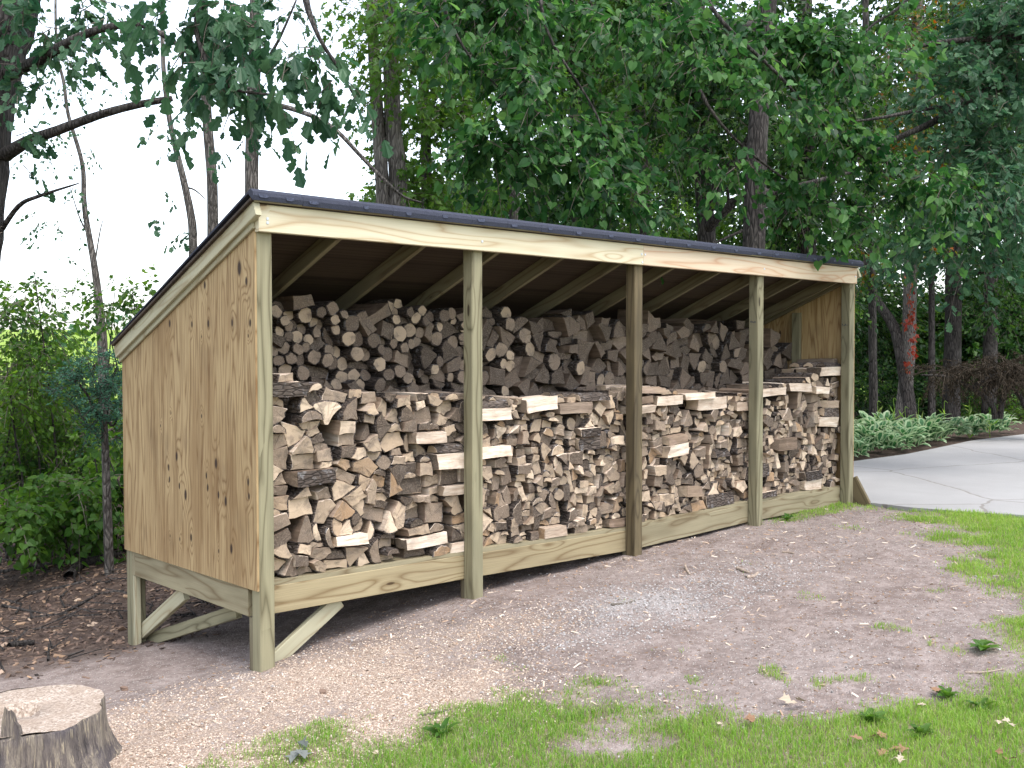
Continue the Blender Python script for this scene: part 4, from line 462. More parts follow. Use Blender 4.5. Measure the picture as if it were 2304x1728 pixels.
# firewood: coordinates and tone travel with each log as attributes
def logmats():
    t = NT('log_end_grain'); l = t.attr('lco', 'Vector'); tone = t.attr('tone'); sp = t.n('ShaderNodeSeparateXYZ', {0: l}).outputs
    xz = t.n('ShaderNodeCombineXYZ', {0: sp[0], 1: sp[2], 2: t.math('MULTIPLY', tone, 40.)}).outputs[0]
    d = t.vm('LENGTH', t.n('ShaderNodeCombineXYZ', {0: sp[0], 1: sp[2], 2: 0.}).outputs[0])
    ring = t.math('PINGPONG', t.math('ADD', t.math('MULTIPLY', d, 130.), t.math('MULTIPLY', t.noise(xz, 14., 2), 2.)), .5)
    stain = t.noise(xz, 13., 4, .65); fine = t.noise(xz, 120., 3, .7)
    crack = t.noise(t.n('ShaderNodeCombineXYZ', {0: t.math('MULTIPLY', t.math('ARCTAN2', sp[2], sp[0]), 7.), 1: t.math('MULTIPLY', tone, 90.), 2: 0.}).outputs[0], 2., 2, .6)
    base = t.ramp(tone, [(0, (.035, .028, .023)), (.2, (.10, .075, .058)), (.42, (.205, .155, .115)), (.6, (.30, .23, .165)), (.78, (.40, .305, .215)), (.84, (.31, .20, .115)), (.9, (.45, .34, .235)), (1, (.58, .46, .34))])
    col = t.mix(t.math('MULTIPLY', t.mr(stain, .46, .66), .6), base, (.11, .09, .075))
    col = t.mix(t.math('MULTIPLY', ring, .25), col, (.16, .10, .06))
    col = t.mix(t.math('MULTIPLY', t.mr(fine, .45, .75), .3), col, (.50, .40, .30))
    col = t.mix(t.math('MULTIPLY', t.mr(crack, .66, .72), .7), col, (.03, .022, .018))
    M['end'] = t.out(col, .9, t.math('ADD', t.math('MULTIPLY', fine, .6), t.math('MULTIPLY', t.mr(crack, .6, .72), -1.5)), .002)
    t = NT('log_split_face'); l = t.attr('lco', 'Vector'); tone = t.attr('tone'); fr = t.attr('fresh')
    wv = t.noise(t.scale(l, (38, 5, 38)), 1., 3, .6); fib = t.noise(t.scale(l, (170, 9, 170)), 1., 3, .7); st = t.noise(l, 9., 4, .6)
    fresh = t.ramp(wv, [(.3, (.46, .34, .25)), (.5, (.66, .54, .43)), (.7, (.74, .66, .56))])
    old = t.ramp(t.math('ADD', t.math('MULTIPLY', wv, .6), t.math('MULTIPLY', tone, .4)), [(.25, (.07, .05, .036)), (.5, (.17, .12, .085)), (.75, (.30, .22, .155))])
    col = t.mix(fr, old, fresh)
    col = t.mix(t.math('MULTIPLY', t.mr(st, .5, .7), t.mr(fr, 0, 1, .6, .3)), col, (.26, .19, .15))
    col = t.mix(t.math('MULTIPLY', t.mr(fib, .55, .8), .45), col, (.20, .13, .09))
    M['split'] = t.out(col, .8, t.math('ADD', t.math('MULTIPLY', wv, 1.5), t.math('MULTIPLY', fib, .7)), .004)
    t = NT('log_bark'); l = t.attr('lco', 'Vector'); tone = t.attr('tone')
    v = t.vor(t.scale(l, (55, 14, 55)), 1., 'DISTANCE_TO_EDGE'); nn = t.noise(t.scale(l, (30, 9, 30)), 1., 4, .7); li = t.noise(l, 22., 3, .6)
    col = t.ramp(t.math('ADD', t.math('MULTIPLY', nn, .7), t.math('MULTIPLY', tone, .3)), [(.25, (.028, .022, .02)), (.5, (.075, .058, .048)), (.75, (.15, .12, .10))])
    col = t.mix(t.math('MULTIPLY', t.mr(v, 0, .12, 1, 0), .8), col, (.02, .016, .014))
    col = t.mix(t.math('MULTIPLY', t.mr(li, .56, .68), .6), col, (.21, .20, .20))
    M['bark'] = t.out(col, .95, t.math('ADD', t.mr(v, 0, .2), nn), .006)
logmats()
def barkmat(name, a, b, c, sc=1.):
    t = NT(name); l = t.scale(t.obj(), (26*sc, 26*sc, 5*sc)); v = t.vor(t.vm('ADD', l, (0, 0, 0)), 1., 'DISTANCE_TO_EDGE'); nn = t.noise(l, 1.1, 4, .65)
    bl = t.noise(t.obj(), 2.2, 3, .6)
    col = t.ramp(nn, [(.3, a), (.55, b), (.8, c)])
    col = t.mix(t.mr(v, 0, .14, .8, 0), col, tuple(x*.45 for x in a)); col = t.mix(t.math('MULTIPLY', t.mr(bl, .5, .7), .4), col, c)
    return t.out(col, .95, t.math('ADD', t.mr(v, 0, .25), nn), .012)
M['tbark'] = barkmat('tree_bark_grey_brown', (.022, .019, .018), (.055, .048, .044), (.105, .095, .088))
M['tbark2'] = barkmat('tree_bark_pale', (.08, .07, .065), (.15, .135, .12), (.26, .24, .22), 1.3)
M['twig'] = flat('twig_bark', (.10, .085, .07), .9)
def leafmat(name, cols, tr=.42, rough=.45, trc=None):
    t = NT(name); r = t.n('ShaderNodeNewGeometry').outputs['Random Per Island']
    n = len(cols); col = t.ramp(r, [(i/(n-1), c) for i, c in enumerate(cols)])
    big = t.noise(t.pos(), .9, 2); col = t.mix(t.mr(big, .35, .7, 0, .35), col, tuple(x*1.25 for x in cols[n//2]))
    bc = t.n('ShaderNodeHueSaturation', {'Color': col, 'Value': 1.9, 'Saturation': 1.1, 'Hue': .485}).outputs[0] if trc is None else trc
    m = t.out(col, rough, None, .001, .22, (bc, tr)); return m
M['leaf_linden'] = leafmat('linden_leaf', [(.006, .026, .010), (.010, .040, .013), (.014, .055, .016), (.020, .072, .018), (.032, .10, .024), (.06, .155, .04), (.10, .20, .06), (.012, .048, .015)])
M['leaf_oak'] = leafmat('oak_leaf', [(.016, .048, .028), (.026, .072, .038), (.045, .10, .05), (.07, .14, .07), (.02, .058, .03)], .38)
M['leaf_dark'] = leafmat('dark_woodland_leaf', [(.005, .02, .007), (.009, .034, .008), (.016, .052, .010), (.035, .09, .016), (.07, .14, .025)], .35)
M['leaf_maple'] = leafmat('maple_leaf', [(0.032, 0.092, 0.016), (0.048, 0.120, 0.020), (0.068, 0.136, 0.022), (0.040, 0.104, 0.020)], .45)
M['leaf_autumn'] = leafmat('autumn_leaf', [(.02, .065, .012), (.03, .08, .012), (.05, .09, .012), (.04, .085, .012), (.13, .085, .012), (.20, .06, .012)], .4)
M['leaf_shrub'] = leafmat('sunlit_shrub_leaf', [(.014, .045, .012), (.024, .075, .014), (.05, .125, .018), (.11, .20, .03), (.018, .06, .014), (.06, .14, .02)], .5)
M['leaf_juniper'] = leafmat('juniper_needle', [(.022, .075, .05), (.035, .11, .07), (.055, .14, .085), (.05, .075, .045)], .15, .6)
M['leaf_red'] = leafmat('red_creeper_leaf', [(.16, .022, .014), (.25, .05, .025), (.10, .05, .02)], .4)
M['dead'] = leafmat('dead_brown_needle', [(.022, .018, .012), (.04, .03, .02), (.06, .045, .03)], .2, .8)
M['grass'] = leafmat('grass_blade', [(.08, .20, .02), (.12, .27, .035), (.18, .33, .05), (.25, .35, .08), (.10, .24, .03), (.32, .31, .16), (.06, .16, .02)], .45, .5)
M['hosta'] = leafmat('hosta_green', [(.03, .095, .04), (.04, .12, .045), (.055, .14, .05)], .3)
M['hosta_pale'] = leafmat('hosta_pale_margin', [(.26, .33, .19), (.20, .30, .16), (.33, .38, .25)], .3)

# ------------------------------------------------------------------ ground
def smooth(a, b, x): q = np.clip((x-a)/(b-a), 0, 1); return q*q*(3-2*q)
GR = np.array([(-3.5, -2.4), (-1.3, -1.55), (-0.68, -1.03), (-0.41, -0.83), (-0.16, -0.90), (0.07, -1.12), (0.37, -1.09), (0.6, -1.3), (0.86, -1.66), (0.83, -2.02), (1.1, -2.38), (1.54, -2.49), (2.04, -2.80), (2.46, -2.78), (3.21, -2.55), (3.89, -2.2), (4.5, -1.85), (5.3, -1.35), (5.75, -0.75), (5.9, -0.25), (6.15, .08), (6.6, .15)])
def seg_sd(x, y, poly):
    """signed distance to an open polyline; positive on its right-hand side"""
    best = np.full(np.shape(x), 1e9); sg = np.zeros(np.shape(x))
    for (a, b), (c, d) in zip(poly[:-1], poly[1:]):
        ux, uy = c-a, d-b; L2 = ux*ux+uy*uy; tt = np.clip(((x-a)*ux+(y-b)*uy)/L2, 0, 1)
        dx = x-a-tt*ux; dy = y-b-tt*uy; dd = np.hypot(dx, dy); m = dd < best
        best = np.where(m, dd, best); sg = np.where(m, np.sign(ux*(y-b)-uy*(x-a)), sg)
    return -sg*best
dp = [(6.32, 1.84), (9.6, 1.87), (11, 1.85), (12.35, 2.0), (13.9, 2.2), (24, 1.9), (24, -10), (9.2, -10), (7.3, -4.2), (6.62, -1.9), (6.50, -1.44), (6.34, -1.), (6.24, -.56), (6.26, -.1), (6.36, .3)]
def in_drive(x, y):
    c_ = np.zeros(np.shape(x), bool)
    for (a, b), (c, d) in zip(dp, dp[1:]+dp[:1]):
        if b != d: c_ ^= ((b > y) != (d > y)) & (x < (c-a)*(y-b)/(d-b)+a)
    return c_
def grass_mask(x, y):
    sd = seg_sd(x, y, GR)+(fbm(x, y, 1.9, 11)-.5)*1.1+(fbm(x, y, 7, 5)-.5)*.5
    m = smooth(-.10, .42, sd)
    patch = smooth(.24, .42, fbm(x, y, 1.3, 21)+.30*smooth(0, 1.6, sd))       # thin, worn places
    m = m*(.35+.65*patch)
    tuft = smooth(.73, .79, fbm(x, y, 3.1, 44))*smooth(1.6, .1, -sd)*.6          # stray tufts on the dirt
    strip = smooth(.22, .05, np.abs(y-.0-(x-6)*-.05))*smooth(4.6, 5.4, x)*smooth(6.3, 6.1, x)*.7
    m = np.maximum(np.maximum(m, tuft*(y < -.05)), strip)
    return m*(~in_drive(x, y))
def chip_mask(x, y):
    d = np.hypot((x+.35)/1.35, (y+.62)/1.05); a = smooth(1.45, .55, d)
    b = smooth(1.1, .2, np.hypot((x-.7)/1.3, (y+.65)/.6))*.8
    return np.clip(np.maximum(a, b)*(.25+.95*fbm(x, y, 2.4, 61)), 0, 1)*smooth(.5, -.1, y+.1)
def gravel_mask(x, y): return np.clip(smooth(1.25, .0, np.hypot((x-2.3)/1.45, (y+.95)/.55))*(.2+.85*fbm(x, y, 2.6, 71)), 0, 1)
def humus_mask(x, y): return smooth(-.1, .5, y-1.3-.35*np.minimum(x, 0)*0+(fbm(x, y, 1.4, 81)-.5)*1.0+np.where(x < -.9, (-.9-x)*.5, 0))*(x < 30)
def axis(lo, hi, step, far, n):
    c = np.arange(lo, hi+1e-6, step); e = np.geomspace(step, far, n).cumsum(); e = e*far/e[-1]
    return np.concatenate([lo-e[::-1], c, hi+e])
gx = axis(-4.2, 9.0, .05, 420, 44); gy = axis(-4.6, 6.5, .05, 420, 44)
XX, YY = np.meshgrid(gx, gy, indexing='ij'); ZZ = gz(XX, YY)
chipm = chip_mask(XX, YY); ZZ = ZZ-.10*in_drive(XX, YY)+chipm*.015*fbm(XX, YY, 14, 9)
nx, ny = XX.shape; idx = np.arange(nx*ny).reshape(nx, ny)
q = np.stack([idx[:-1, :-1], idx[1:, :-1], idx[1:, 1:], idx[:-1, 1:]], -1).reshape(-1, 4)
me = np_mesh('ground', np.stack([XX, YY, ZZ], -1).reshape(-1, 3), q.ravel(), np.arange(len(q))*4, np.full(len(q), 4), None, True)
ca = me.color_attributes.new('cover', 'FLOAT_COLOR', 'POINT')
ca.data.foreach_set('color', np.stack([chipm, gravel_mask(XX, YY), humus_mask(XX, YY), np.where(np.hypot(XX, YY) > 11, 1, grass_mask(XX, YY))], -1).astype(np.float32).ravel())
t = NT('ground_soil'); p = t.pos(); cv = t.n('ShaderNodeAttribute', attribute_name='cover'); sc_ = t.n('ShaderNodeSeparateColor', {0: cv.outputs['Color']}).outputs; al = cv.outputs['Alpha']
n1 = t.noise(p, 5., 5, .6); n2 = t.noise(p, 60., 3, .7); n3 = t.noise(p, 1.2, 3)
dirt = t.ramp(n1, [(.3, (.13, .10, .09)), (.5, (.21, .168, .152)), (.7, (.29, .24, .22))])
n4 = t.noise(p, 22., 4, .7); dirt = t.mix(t.mr(n3, .4, .65, 0, .45), dirt, (.24, .205, .19)); dirt = t.mix(t.mr(n4, .5, .62, 0, .5), dirt, (.15, .115, .10)); dirt = t.mix(t.mr(n4, .47, .38, 0, .4), dirt, (.33, .285, .265)); dirt = t.mix(t.mr(n2, .5, .75, 0, .5), dirt, (.14, .105, .085))
pv = t.n('ShaderNodeTexVoronoi', {'Vector': p, 'Scale': 85.}, feature='F1'); pebc = t.n('ShaderNodeSeparateColor', {0: pv.outputs['Color']}).outputs[0]
peb = t.math('MULTIPLY', t.mr(pv.outputs['Distance'], .25, .42, 1, 0), t.mr(pebc, .80, .86)); dirt = t.mix(t.math('MULTIPLY', peb, .75), dirt, (.62, .58, .55))
cvn = t.n('ShaderNodeTexVoronoi', {'Vector': t.scale(p, (1, 1.0, .4)), 'Scale': 150.}, feature='F1'); cc = t.n('ShaderNodeSeparateColor', {0: cvn.outputs['Color']}).outputs[0]
chips = t.ramp(cc, [(0, (.22, .16, .13)), (.35, (.36, .28, .225)), (.7, (.48, .39, .32)), (1, (.62, .53, .45))])
chips = t.mix(t.mr(cvn.outputs['Distance'], .3, .6, 0, .7), chips, (.26, .19, .14))
gv = t.n('ShaderNodeTexVoronoi', {'Vector': p, 'Scale': 90.}, feature='F1'); gc = t.n('ShaderNodeSeparateColor', {0: gv.outputs['Color']}).outputs[0]
grv = t.mix(t.mr(gv.outputs['Distance'], .3, .6, 0, .6), t.ramp(gc, [(0, (.24, .225, .22)), (.6, (.34, .325, .325)), (1, (.47, .455, .46))]), (.30, .27, .25))
hum = t.ramp(t.noise(p, 14., 5, .7), [(.3, (.035, .025, .02)), (.55, (.085, .06, .048)), (.8, (.17, .13, .105))])
soil = t.ramp(n1, [(.3, (.12, .10, .06)), (.7, (.22, .20, .11))])
field = t.ramp(t.noise(p, .35, 4), [(.3, (.13, .22, .03)), (.7, (.26, .34, .07))])
edge = t.math('MULTIPLY', t.math('SUBTRACT', n2, .5), .9)
col = t.mix(t.mr(t.math('ADD', sc_[1], t.math('ADD', edge, t.math('MULTIPLY', t.math('SUBTRACT', n4, .5), 1.2))), .30, .9), dirt, grv)
col = t.mix(t.mr(t.math('ADD', sc_[0], t.math('ADD', edge, t.math('MULTIPLY', t.math('SUBTRACT', n4, .5), 1.2))), .25, .85), col, chips)
col = t.mix(t.mr(al, .2, .9, 0, .8), col, soil)
col = t.mix(sc_[2], col, hum)
far = t.mr(t.vm('LENGTH', t.vm('SUBTRACT', p, (-2, -2, 0))), 24, 32); col = t.mix(far, col, field)
me.materials.append(t.out(col, .95, t.math('ADD', t.math('MULTIPLY', n2, .8), t.math('ADD', t.math('MULTIPLY', cc, sc_[0]), t.math('ADD', peb, t.math('MULTIPLY', n4, 1.6)))), .014, .1))
tag(link('ground', me), 'bare brown dirt and lawn sloping past the shed', None, None, 'structure')

# driveway: a poured slab standing a little above the soil
dp = [(6.32, 1.84), (9.6, 1.87), (11, 1.85), (12.35, 2.0), (13.9, 2.2), (24, 1.9), (24, -10), (9.2, -10), (7.3, -4.2), (6.62, -1.9), (6.50, -1.44), (6.34, -1.), (6.24, -.56), (6.26, -.1), (6.36, .3)]
def slab(name, pts, z, th, mat):
    n = len(pts); V = [(x, y, z) for x, y in pts]+[(x, y, z-th) for x, y in pts]
    a = sum(pts[i-1][0]*pts[i][1]-pts[i][0]*pts[i-1][1] for i in range(n))
    top = list(range(n)) if a > 0 else list(range(n))[::-1]
    F = [top, [i+n for i in top[::-1]]]+[(i, i+n, (i+1) % n+n, (i+1) % n) if a < 0 else ((i+1) % n, (i+1) % n+n, i+n, i) for i in range(n)]
    return link(name, pymesh(name, V, F), None, mat)
t = NT('weathered_concrete'); p = t.pos(); wob = t.vm('ADD', p, t.n('ShaderNodeVectorMath', {0: t.n('ShaderNodeTexNoise', {'Vector': p, 'Scale': 1.6, 'Detail': 4}).outputs['Color'], 'Scale': .25}, operation='SCALE').outputs[0])
cr = t.n('ShaderNodeTexVoronoi', {'Vector': wob, 'Scale': .33}, feature='DISTANCE_TO_EDGE', voronoi_dimensions='2D').outputs['Distance']; b1 = t.noise(p, .8, 4, .6); b2 = t.noise(p, 45., 3, .7)
col = t.ramp(b1, [(.3, (.235, .23, .225)), (.7, (.29, .285, .28))]); col = t.mix(t.mr(b2, .4, .8, 0, .25), col, (.28, .28, .29)); col = t.mix(t.mr(cr, .0025, .007, .6, 0), col, (.13, .11, .09))
tag(slab('driveway', dp, -.118, .14, t.out(col, .85, t.math('ADD', b2, t.mr(cr, 0, .02)), .004)), 'grey cracked concrete driveway beyond the shed', None, None, 'structure')

# ------------------------------------------------------------------ boards
def beam(name, p0, p1, wid, thk, mat, parent, up=(0, 0, 1), cut0=None, cut1=None, bev=.003):
    """a sawn board from p0 to p1, wid along 'up', thk across; ends may be cut vertical (cut='z') or level"""
    p0 = Vector(p0); p1 = Vector(p1); L = (p1-p0).length; x = (p1-p0).normalized(); u = Vector(up)
    z = (u-x*u.dot(x)).normalized(); y = z.cross(x)
    V = []
    h, k, b = wid/2, thk/2, bev
    sec = [(-k+b, -h), (k-b, -h), (k, -h+b), (k, h-b), (k-b, h), (-k+b, h), (-k, h-b), (-k, -h+b)]
    for e, X in ((0, 0.), (1, L)):
        cut = (cut0, cut1)[e]
        for (a, c) in sec:
            xx = X
            if cut == 'z': xx = X-c*z.z/max(1e-6, x.z)*0 - (c*(z.dot(Vector((x.x, x.y, 0)).normalized()))/Vector((x.x, x.y, 0)).length if True else 0)
            elif cut == 'flat': xx = X-c*z.z/x.z
            V.append((xx, a, c))
    F = [tuple(range(8))[::-1], tuple(range(8, 16))]+[(i, (i+1) % 8, (i+1) % 8+8, i+8) for i in range(8)]
    o = link(name, pymesh(name, V, F), parent, mat)
    o.matrix_local = Matrix(((x.x, y.x, z.x, p0.x), (x.y, y.y, z.y, p0.y), (x.z, y.z, z.z, p0.z), (0, 0, 0, 1)))
    return o
shed = tag(empty('firewood_shed'), 'long open-fronted timber firewood shed with sloping dark roof on bare dirt', 'shed')
XP = [0, 1.501, 3.070, 4.638, 6.134]; W4 = .089; D = 1.71; XR = 6.223
PB = [-.433, -.286, -.213, -.167, -.14]
def zf(x): return float(np.interp(x, [.0, 1.55, 3.11, 4.68, 6.2], [0, -.014, -.039, .004, 0]))
SL = .4135
def ztop(y): return 2.0566+.0+SL*(-.038-y)           # underside line of the roof deck at depth y
for i, x in enumerate(XP):
    o = beam('post', (x+W4/2, W4/2, PB[i]-.25), (x+W4/2, W4/2, ztop(W4)-.03), W4, W4, M['postdark'] if i == 2 else M['post'], shed, (0, -1, 0), bev=.006)
    if i == 2: o['label'] = 'darker brown stained post'
    zj = zf(x+W4/2)-.155
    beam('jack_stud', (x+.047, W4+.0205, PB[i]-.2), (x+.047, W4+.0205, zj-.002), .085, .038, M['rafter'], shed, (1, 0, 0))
for i, x in enumerate(XP):
    xx = x+W4/2
    beam('rear_post', (xx, D-W4/2, -.95), (xx, D-W4/2, ztop(D)-.1), W4, W4, M['post'], shed, (0, -1, 0), bev=.006)
beam('jack_stud', (.019, D-W4-.022, -.8), (.019, D-W4-.022, -.157), .038, .038, M['rake'], shed, (1, 0, 0))
# rim joists bay by bay, each lying behind the posts
for i in range(4):
    a, b = XP[i]+.047, XP[i+1]+.047; ww = .153
    beam('rim_joist', (a+.002, W4+.0205, zf(a)-ww/2), (b-.002, W4+.0205, zf(b)-ww/2), ww, .038, M['joist'] if i < 2 else M['skirt'], shed)
beam('rim_joist', (XP[0], D-W4-.0205, -.155/2), (XR, D-W4-.0205, -.155/2), .153, .038, M['skirt'], shed)
for x, k in ((0.019, 1), (XR-.019, 0)):
    beam('end_joist', (x, W4+.041, -.0775), (x, D-.002 if k else D-W4-.05, -.0775), .153, .037, M['skirt'], shed)
for x in np.arange(.42, 6.1, .41): beam('floor_joist', (x, W4+.043, zf(x)-.10), (x, D-W4-.043, -.10), .105, .036, M['skirt'], shed)
y = W4+.003
k = 0
while y < D-.14:
    wv = .138 if y+.14 < D-.1 else D-.1-y
    xs = [.004, 1.55, 3.11, 4.68, XR-.042]; V = []
    for xx in xs:
        z = zf(xx)
        V += [(xx, y+.001, z+.001), (xx, y+wv, z+.001), (xx, y+wv, z+.026), (xx, y+.001, z+.026)]
    F = [(0, 1, 2, 3)[::-1], tuple(len(V)-4+q for q in (0, 1, 2, 3))]
    for s in range(4):
        for e in range(4): F.append((4*s+e, 4*s+(e+1) % 4, 4*s+4+(e+1) % 4, 4*s+4+e))
    link('floor_board', pymesh('floor_board', V, F), shed, M['skirt']); y += .141; k += 1
# fascia of two lengths in front of the posts, with bolts
beam('fascia_board', (-.0115, -.0195, 1.985), (3.119, -.0195, 1.985), .1436, .038, M['fascia'], shed)
beam('fascia_board', (3.121, -.0195, 1.985), (6.194, -.0195, 1.985), .1436, .038, M['fascia2'], shed)['label'] = 'pinkish newer length of front board'
def disc(name, c, r, depth, mat, parent, axis='Y', n=8):
    V = []; 
    for s in (0, 1):
        for i in range(n):
            a = 2*math.pi*i/n; p, q = r*math.cos(a), r*math.sin(a)
            V.append((c[0]+p, c[1]-s*depth, c[2]+q) if axis == 'Y' else (c[0]-s*depth, c[1]+p, c[2]+q))
    F = [tuple(range(n, 2*n)), tuple(range(n))[::-1]]+[(i, i+n, (i+1) % n+n, (i+1) % n) for i in range(n)]
    return link(name, pymesh(name, V, F), parent, mat)
for c in ((.040, 1.983), (.040, 1.962), (1.551, 1.972), (3.098, 1.991), (3.105, 1.933), (3.137, 1.99), (4.673, 1.969), (6.163, 1.979)):
    disc('bolt_head', (c[0], -.0385, c[1]), .008, .004, M['steel'], shed)
# roof: deck, rafters, sub-fascia, rake boards, roofing
def slope_pt(x, y, dz=0): return (x, y, ztop(y)+dz)
cs = math.cos(math.atan(SL))
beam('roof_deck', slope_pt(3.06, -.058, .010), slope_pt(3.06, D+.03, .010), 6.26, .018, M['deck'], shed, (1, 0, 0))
beam('drip_strip', (-.052, -.064, ztop(-.06)+.007), (6.205, -.064, ztop(-.06)+.007), .024, .012, M['skirt'], shed)
RX = [-.01, .56, 1.17, 1.78, 2.38, 2.99, 3.60, 4.20, 4.81, 5.42, 6.02]
for x in RX[1:]+[6.165]:
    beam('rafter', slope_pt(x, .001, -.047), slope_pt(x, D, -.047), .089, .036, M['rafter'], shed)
beam('rake_board', slope_pt(-.032, -.06, -.0315), slope_pt(-.032, D+.03, -.0315), .089, .036, M['rake'], shed)
beam('rake_trim', slope_pt(-.021, .0, -.094), slope_pt(-.021, D+.012, -.094), .034, .017, M['rake'], shed)
beam('rake_board', slope_pt(6.243, -.03, -.0315), slope_pt(6.243, D+.03, -.0315), .089, .036, M['rake'], shed)
# roofing courses folded over the front edge, side by side along the shed
nS = 21; x0, x1 = -.068, 6.232
for i in range(nS):
    a = x0+(x1-x0)*i/nS+.0007; b = x0+(x1-x0)*(i+1)/nS-.0007; jt = random.Random(i).uniform(-.003, .003)
    prof = [(-.078, -.030+jt), (-.084, -.004), (-.078, .016), (-.062, .027), (-.03, .03-.012), (-.03, .021-.012)]
    V = []
    for xx in (a, b):
        for (yy, dz) in prof: V.append((xx, yy, 2.0566+.0435+dz-.004))
        V.append((xx, D+.06, ztop(D+.06)+.024)); V.append((xx, D+.06, ztop(D+.06)+.032)); V.append((xx, -.055, 2.0566+.0435+.027+.002)); V.append((xx, -.072, 2.0566+.0435-.032+jt))
    order = [0, 1, 2, 3, 8, 7, 6, 5, 9]; n = 10
    F = [tuple(order), tuple(q+n for q in order[::-1])]+[(order[k], order[(k+1) % 9], order[(k+1) % 9]+n, order[k]+n) for k in range(9)]
    V = [(p[0], p[1], p[2]) for p in V]
    s = link('roofing_strip', pymesh('roofing_strip', V, [f[::-1] for f in F]), shed, M['roof'])
    rr = random.Random(i*7+1)
    for kk in range(1 if i else 2):
        cx_ = a+.05+.15*kk+rr.uniform(0, .06); w_ = rr.uniform(.018, .032); zc = 2.089+rr.uniform(-.004, .006)
        pts = [(cx_-w_, zc+.008), (cx_-w_*.7, zc-.009), (cx_+w_*.5, zc-.010), (cx_+w_, zc-.004), (cx_+w_*.9, zc+.010), (cx_, zc+.006)]
        V = [(p, -.0865, z) for p, z in pts]+[(p, -.082, z) for p, z in pts]
        link('adhesive_dab', pymesh('adhesive_dab', V, [tuple(range(6)), tuple(range(6, 12))[::-1]]+[(k, k+6, (k+1) % 6+6, (k+1) % 6) for k in range(6)]), s, M['dab'])
# end panels of plywood
def panel(name, x, y0, y1, mat, th=.012, z0=.004, xo=-1):
    zt = lambda y: 1.99-SL*(y-.025)+.01
    V = [(x, y0, z0), (x, y1, z0), (x, y1, zt(y1)), (x, y0, zt(y0))]; V += [(x+xo*th, b, c) for a, b, c in V]
    F = [(0, 1, 2, 3), (4, 7, 6, 5), (0, 4, 5, 1), (1, 5, 6, 2), (2, 6, 7, 3), (3, 7, 4, 0)]
    if xo > 0: F = [f[::-1] for f in F]
    return link(name, pymesh(name, V, F), shed, mat)
panel('plywood_panel', -.001, .006, 1.2375, M['ply']); panel('plywood_panel', -.001, 1.2395, D, M['ply'])
panel('plywood_panel', XR+.001, .006, 1.225, M['ply2'], xo=1); panel('plywood_panel', XR+.001, 1.2275, D, M['ply2'], xo=1)
for i in range(5):
    a = .0+i*1.2446
    V = [(a+.001, D+.001, .004), (a+1.2426, D+.001, .004), (a+1.2426, D+.001, ztop(D)-.012), (a+.001, D+.001, ztop(D)-.012)]; V += [(p, q+.012, r) for p, q, r in V]
    link('back_panel', pymesh('back_panel', V, [(0, 1, 2, 3), (4, 7, 6, 5), (0, 4, 5, 1), (1, 5, 6, 2), (2, 6, 7, 3), (3, 7, 4, 0)]), shed, M['ply2'])
beam('wall_stud', (XR-.020, .60, .03), (XR-.020, .60, ztop(.6)-.13), .089, .036, M['post'], shed, (0, 1, 0))
beam('wall_stud', (.020, .85, .03), (.020, .85, ztop(.85)-.03), .089, .036, M['post'], shed, (0, 1, 0))
# braces under the floor
beam('brace', (.03, .155, -.52), (.60, .155, -.165), .089, .038, M['rake'], shed)
beam('brace', (.062, 1.665, -.56), (.062, 1.0, -.175), .089, .036, M['rake'], shed)
beam('brace', (.115, 1.64, -.60), (.115, .45, -.20), .080, .036, M['post'], shed)
beam('brace', (XR+.02, .05, .08), (XR+.02+.02, -.16, -.30), .16, .038, M['postdark'], shed)
for x in (1.55, 3.11, 4.68): beam('brace', (x, 1.6, -.62), (x, 1.0, -.18), .089, .036, M['rake'], shed)
# lumber-yard ink marks on two posts
for i in (3, 4):
    rr = random.Random(i)
    for (fx, fy, ax) in ((XP[i]-.0008, .045, 'x'),):
        V = []; F = []
        for k in range(6):
            yy = .016+k*.0105; hh = rr.uniform(.010, .018); ww = rr.uniform(.003, .007); zz = 1.525+rr.uniform(-.003, .003); o_ = len(V)
            V += [(fx, yy, zz), (fx, yy+ww, zz), (fx, yy+ww, zz+hh), (fx, yy, zz+hh)]; F.append((o_, o_+1, o_+2, o_+3))
        link('ink_stamp', pymesh('ink_stamp', V, F), shed, M['ink'])
# ------------------------------------------------------------------ firewood
# kind*2+stack, size mm, length mm, seed, place mm (x, y, z), turn as a quaternion in thousandths: a settled pile, largest in view first
rows = [LOGDATA[i:i+11] for i in range(0, len(LOGDATA), 11)]
class Acc:
    def __init__(s): s.V = []; s.F = []; s.m = []; s.l = []; s.t = []; s.fr = []
    def add(s, V, F, m, l, tone, fr):
        o = len(s.V); s.V += V; s.F += [tuple(o+i for i in f) for f in F]; s.m += m; s.l += l; s.t += [tone]*len(V); s.fr += [fr]*len(V)
    def build(s, name, parent=None, mats=('end', 'split', 'bark')):
        me = pymesh(name, s.V, s.F, s.m)
        a = me.attributes.new('lco', 'FLOAT_VECTOR', 'POINT'); a.data.foreach_set('vector', np.asarray(s.l, np.float32).ravel())
        a = me.attributes.new('tone', 'FLOAT', 'POINT'); a.data.foreach_set('value', np.asarray(s.t, np.float32))
        a = me.attributes.new('fresh', 'FLOAT', 'POINT'); a.data.foreach_set('value', np.asarray(s.fr, np.float32))
        return link(name, me, parent, [M[k] for k in mats])
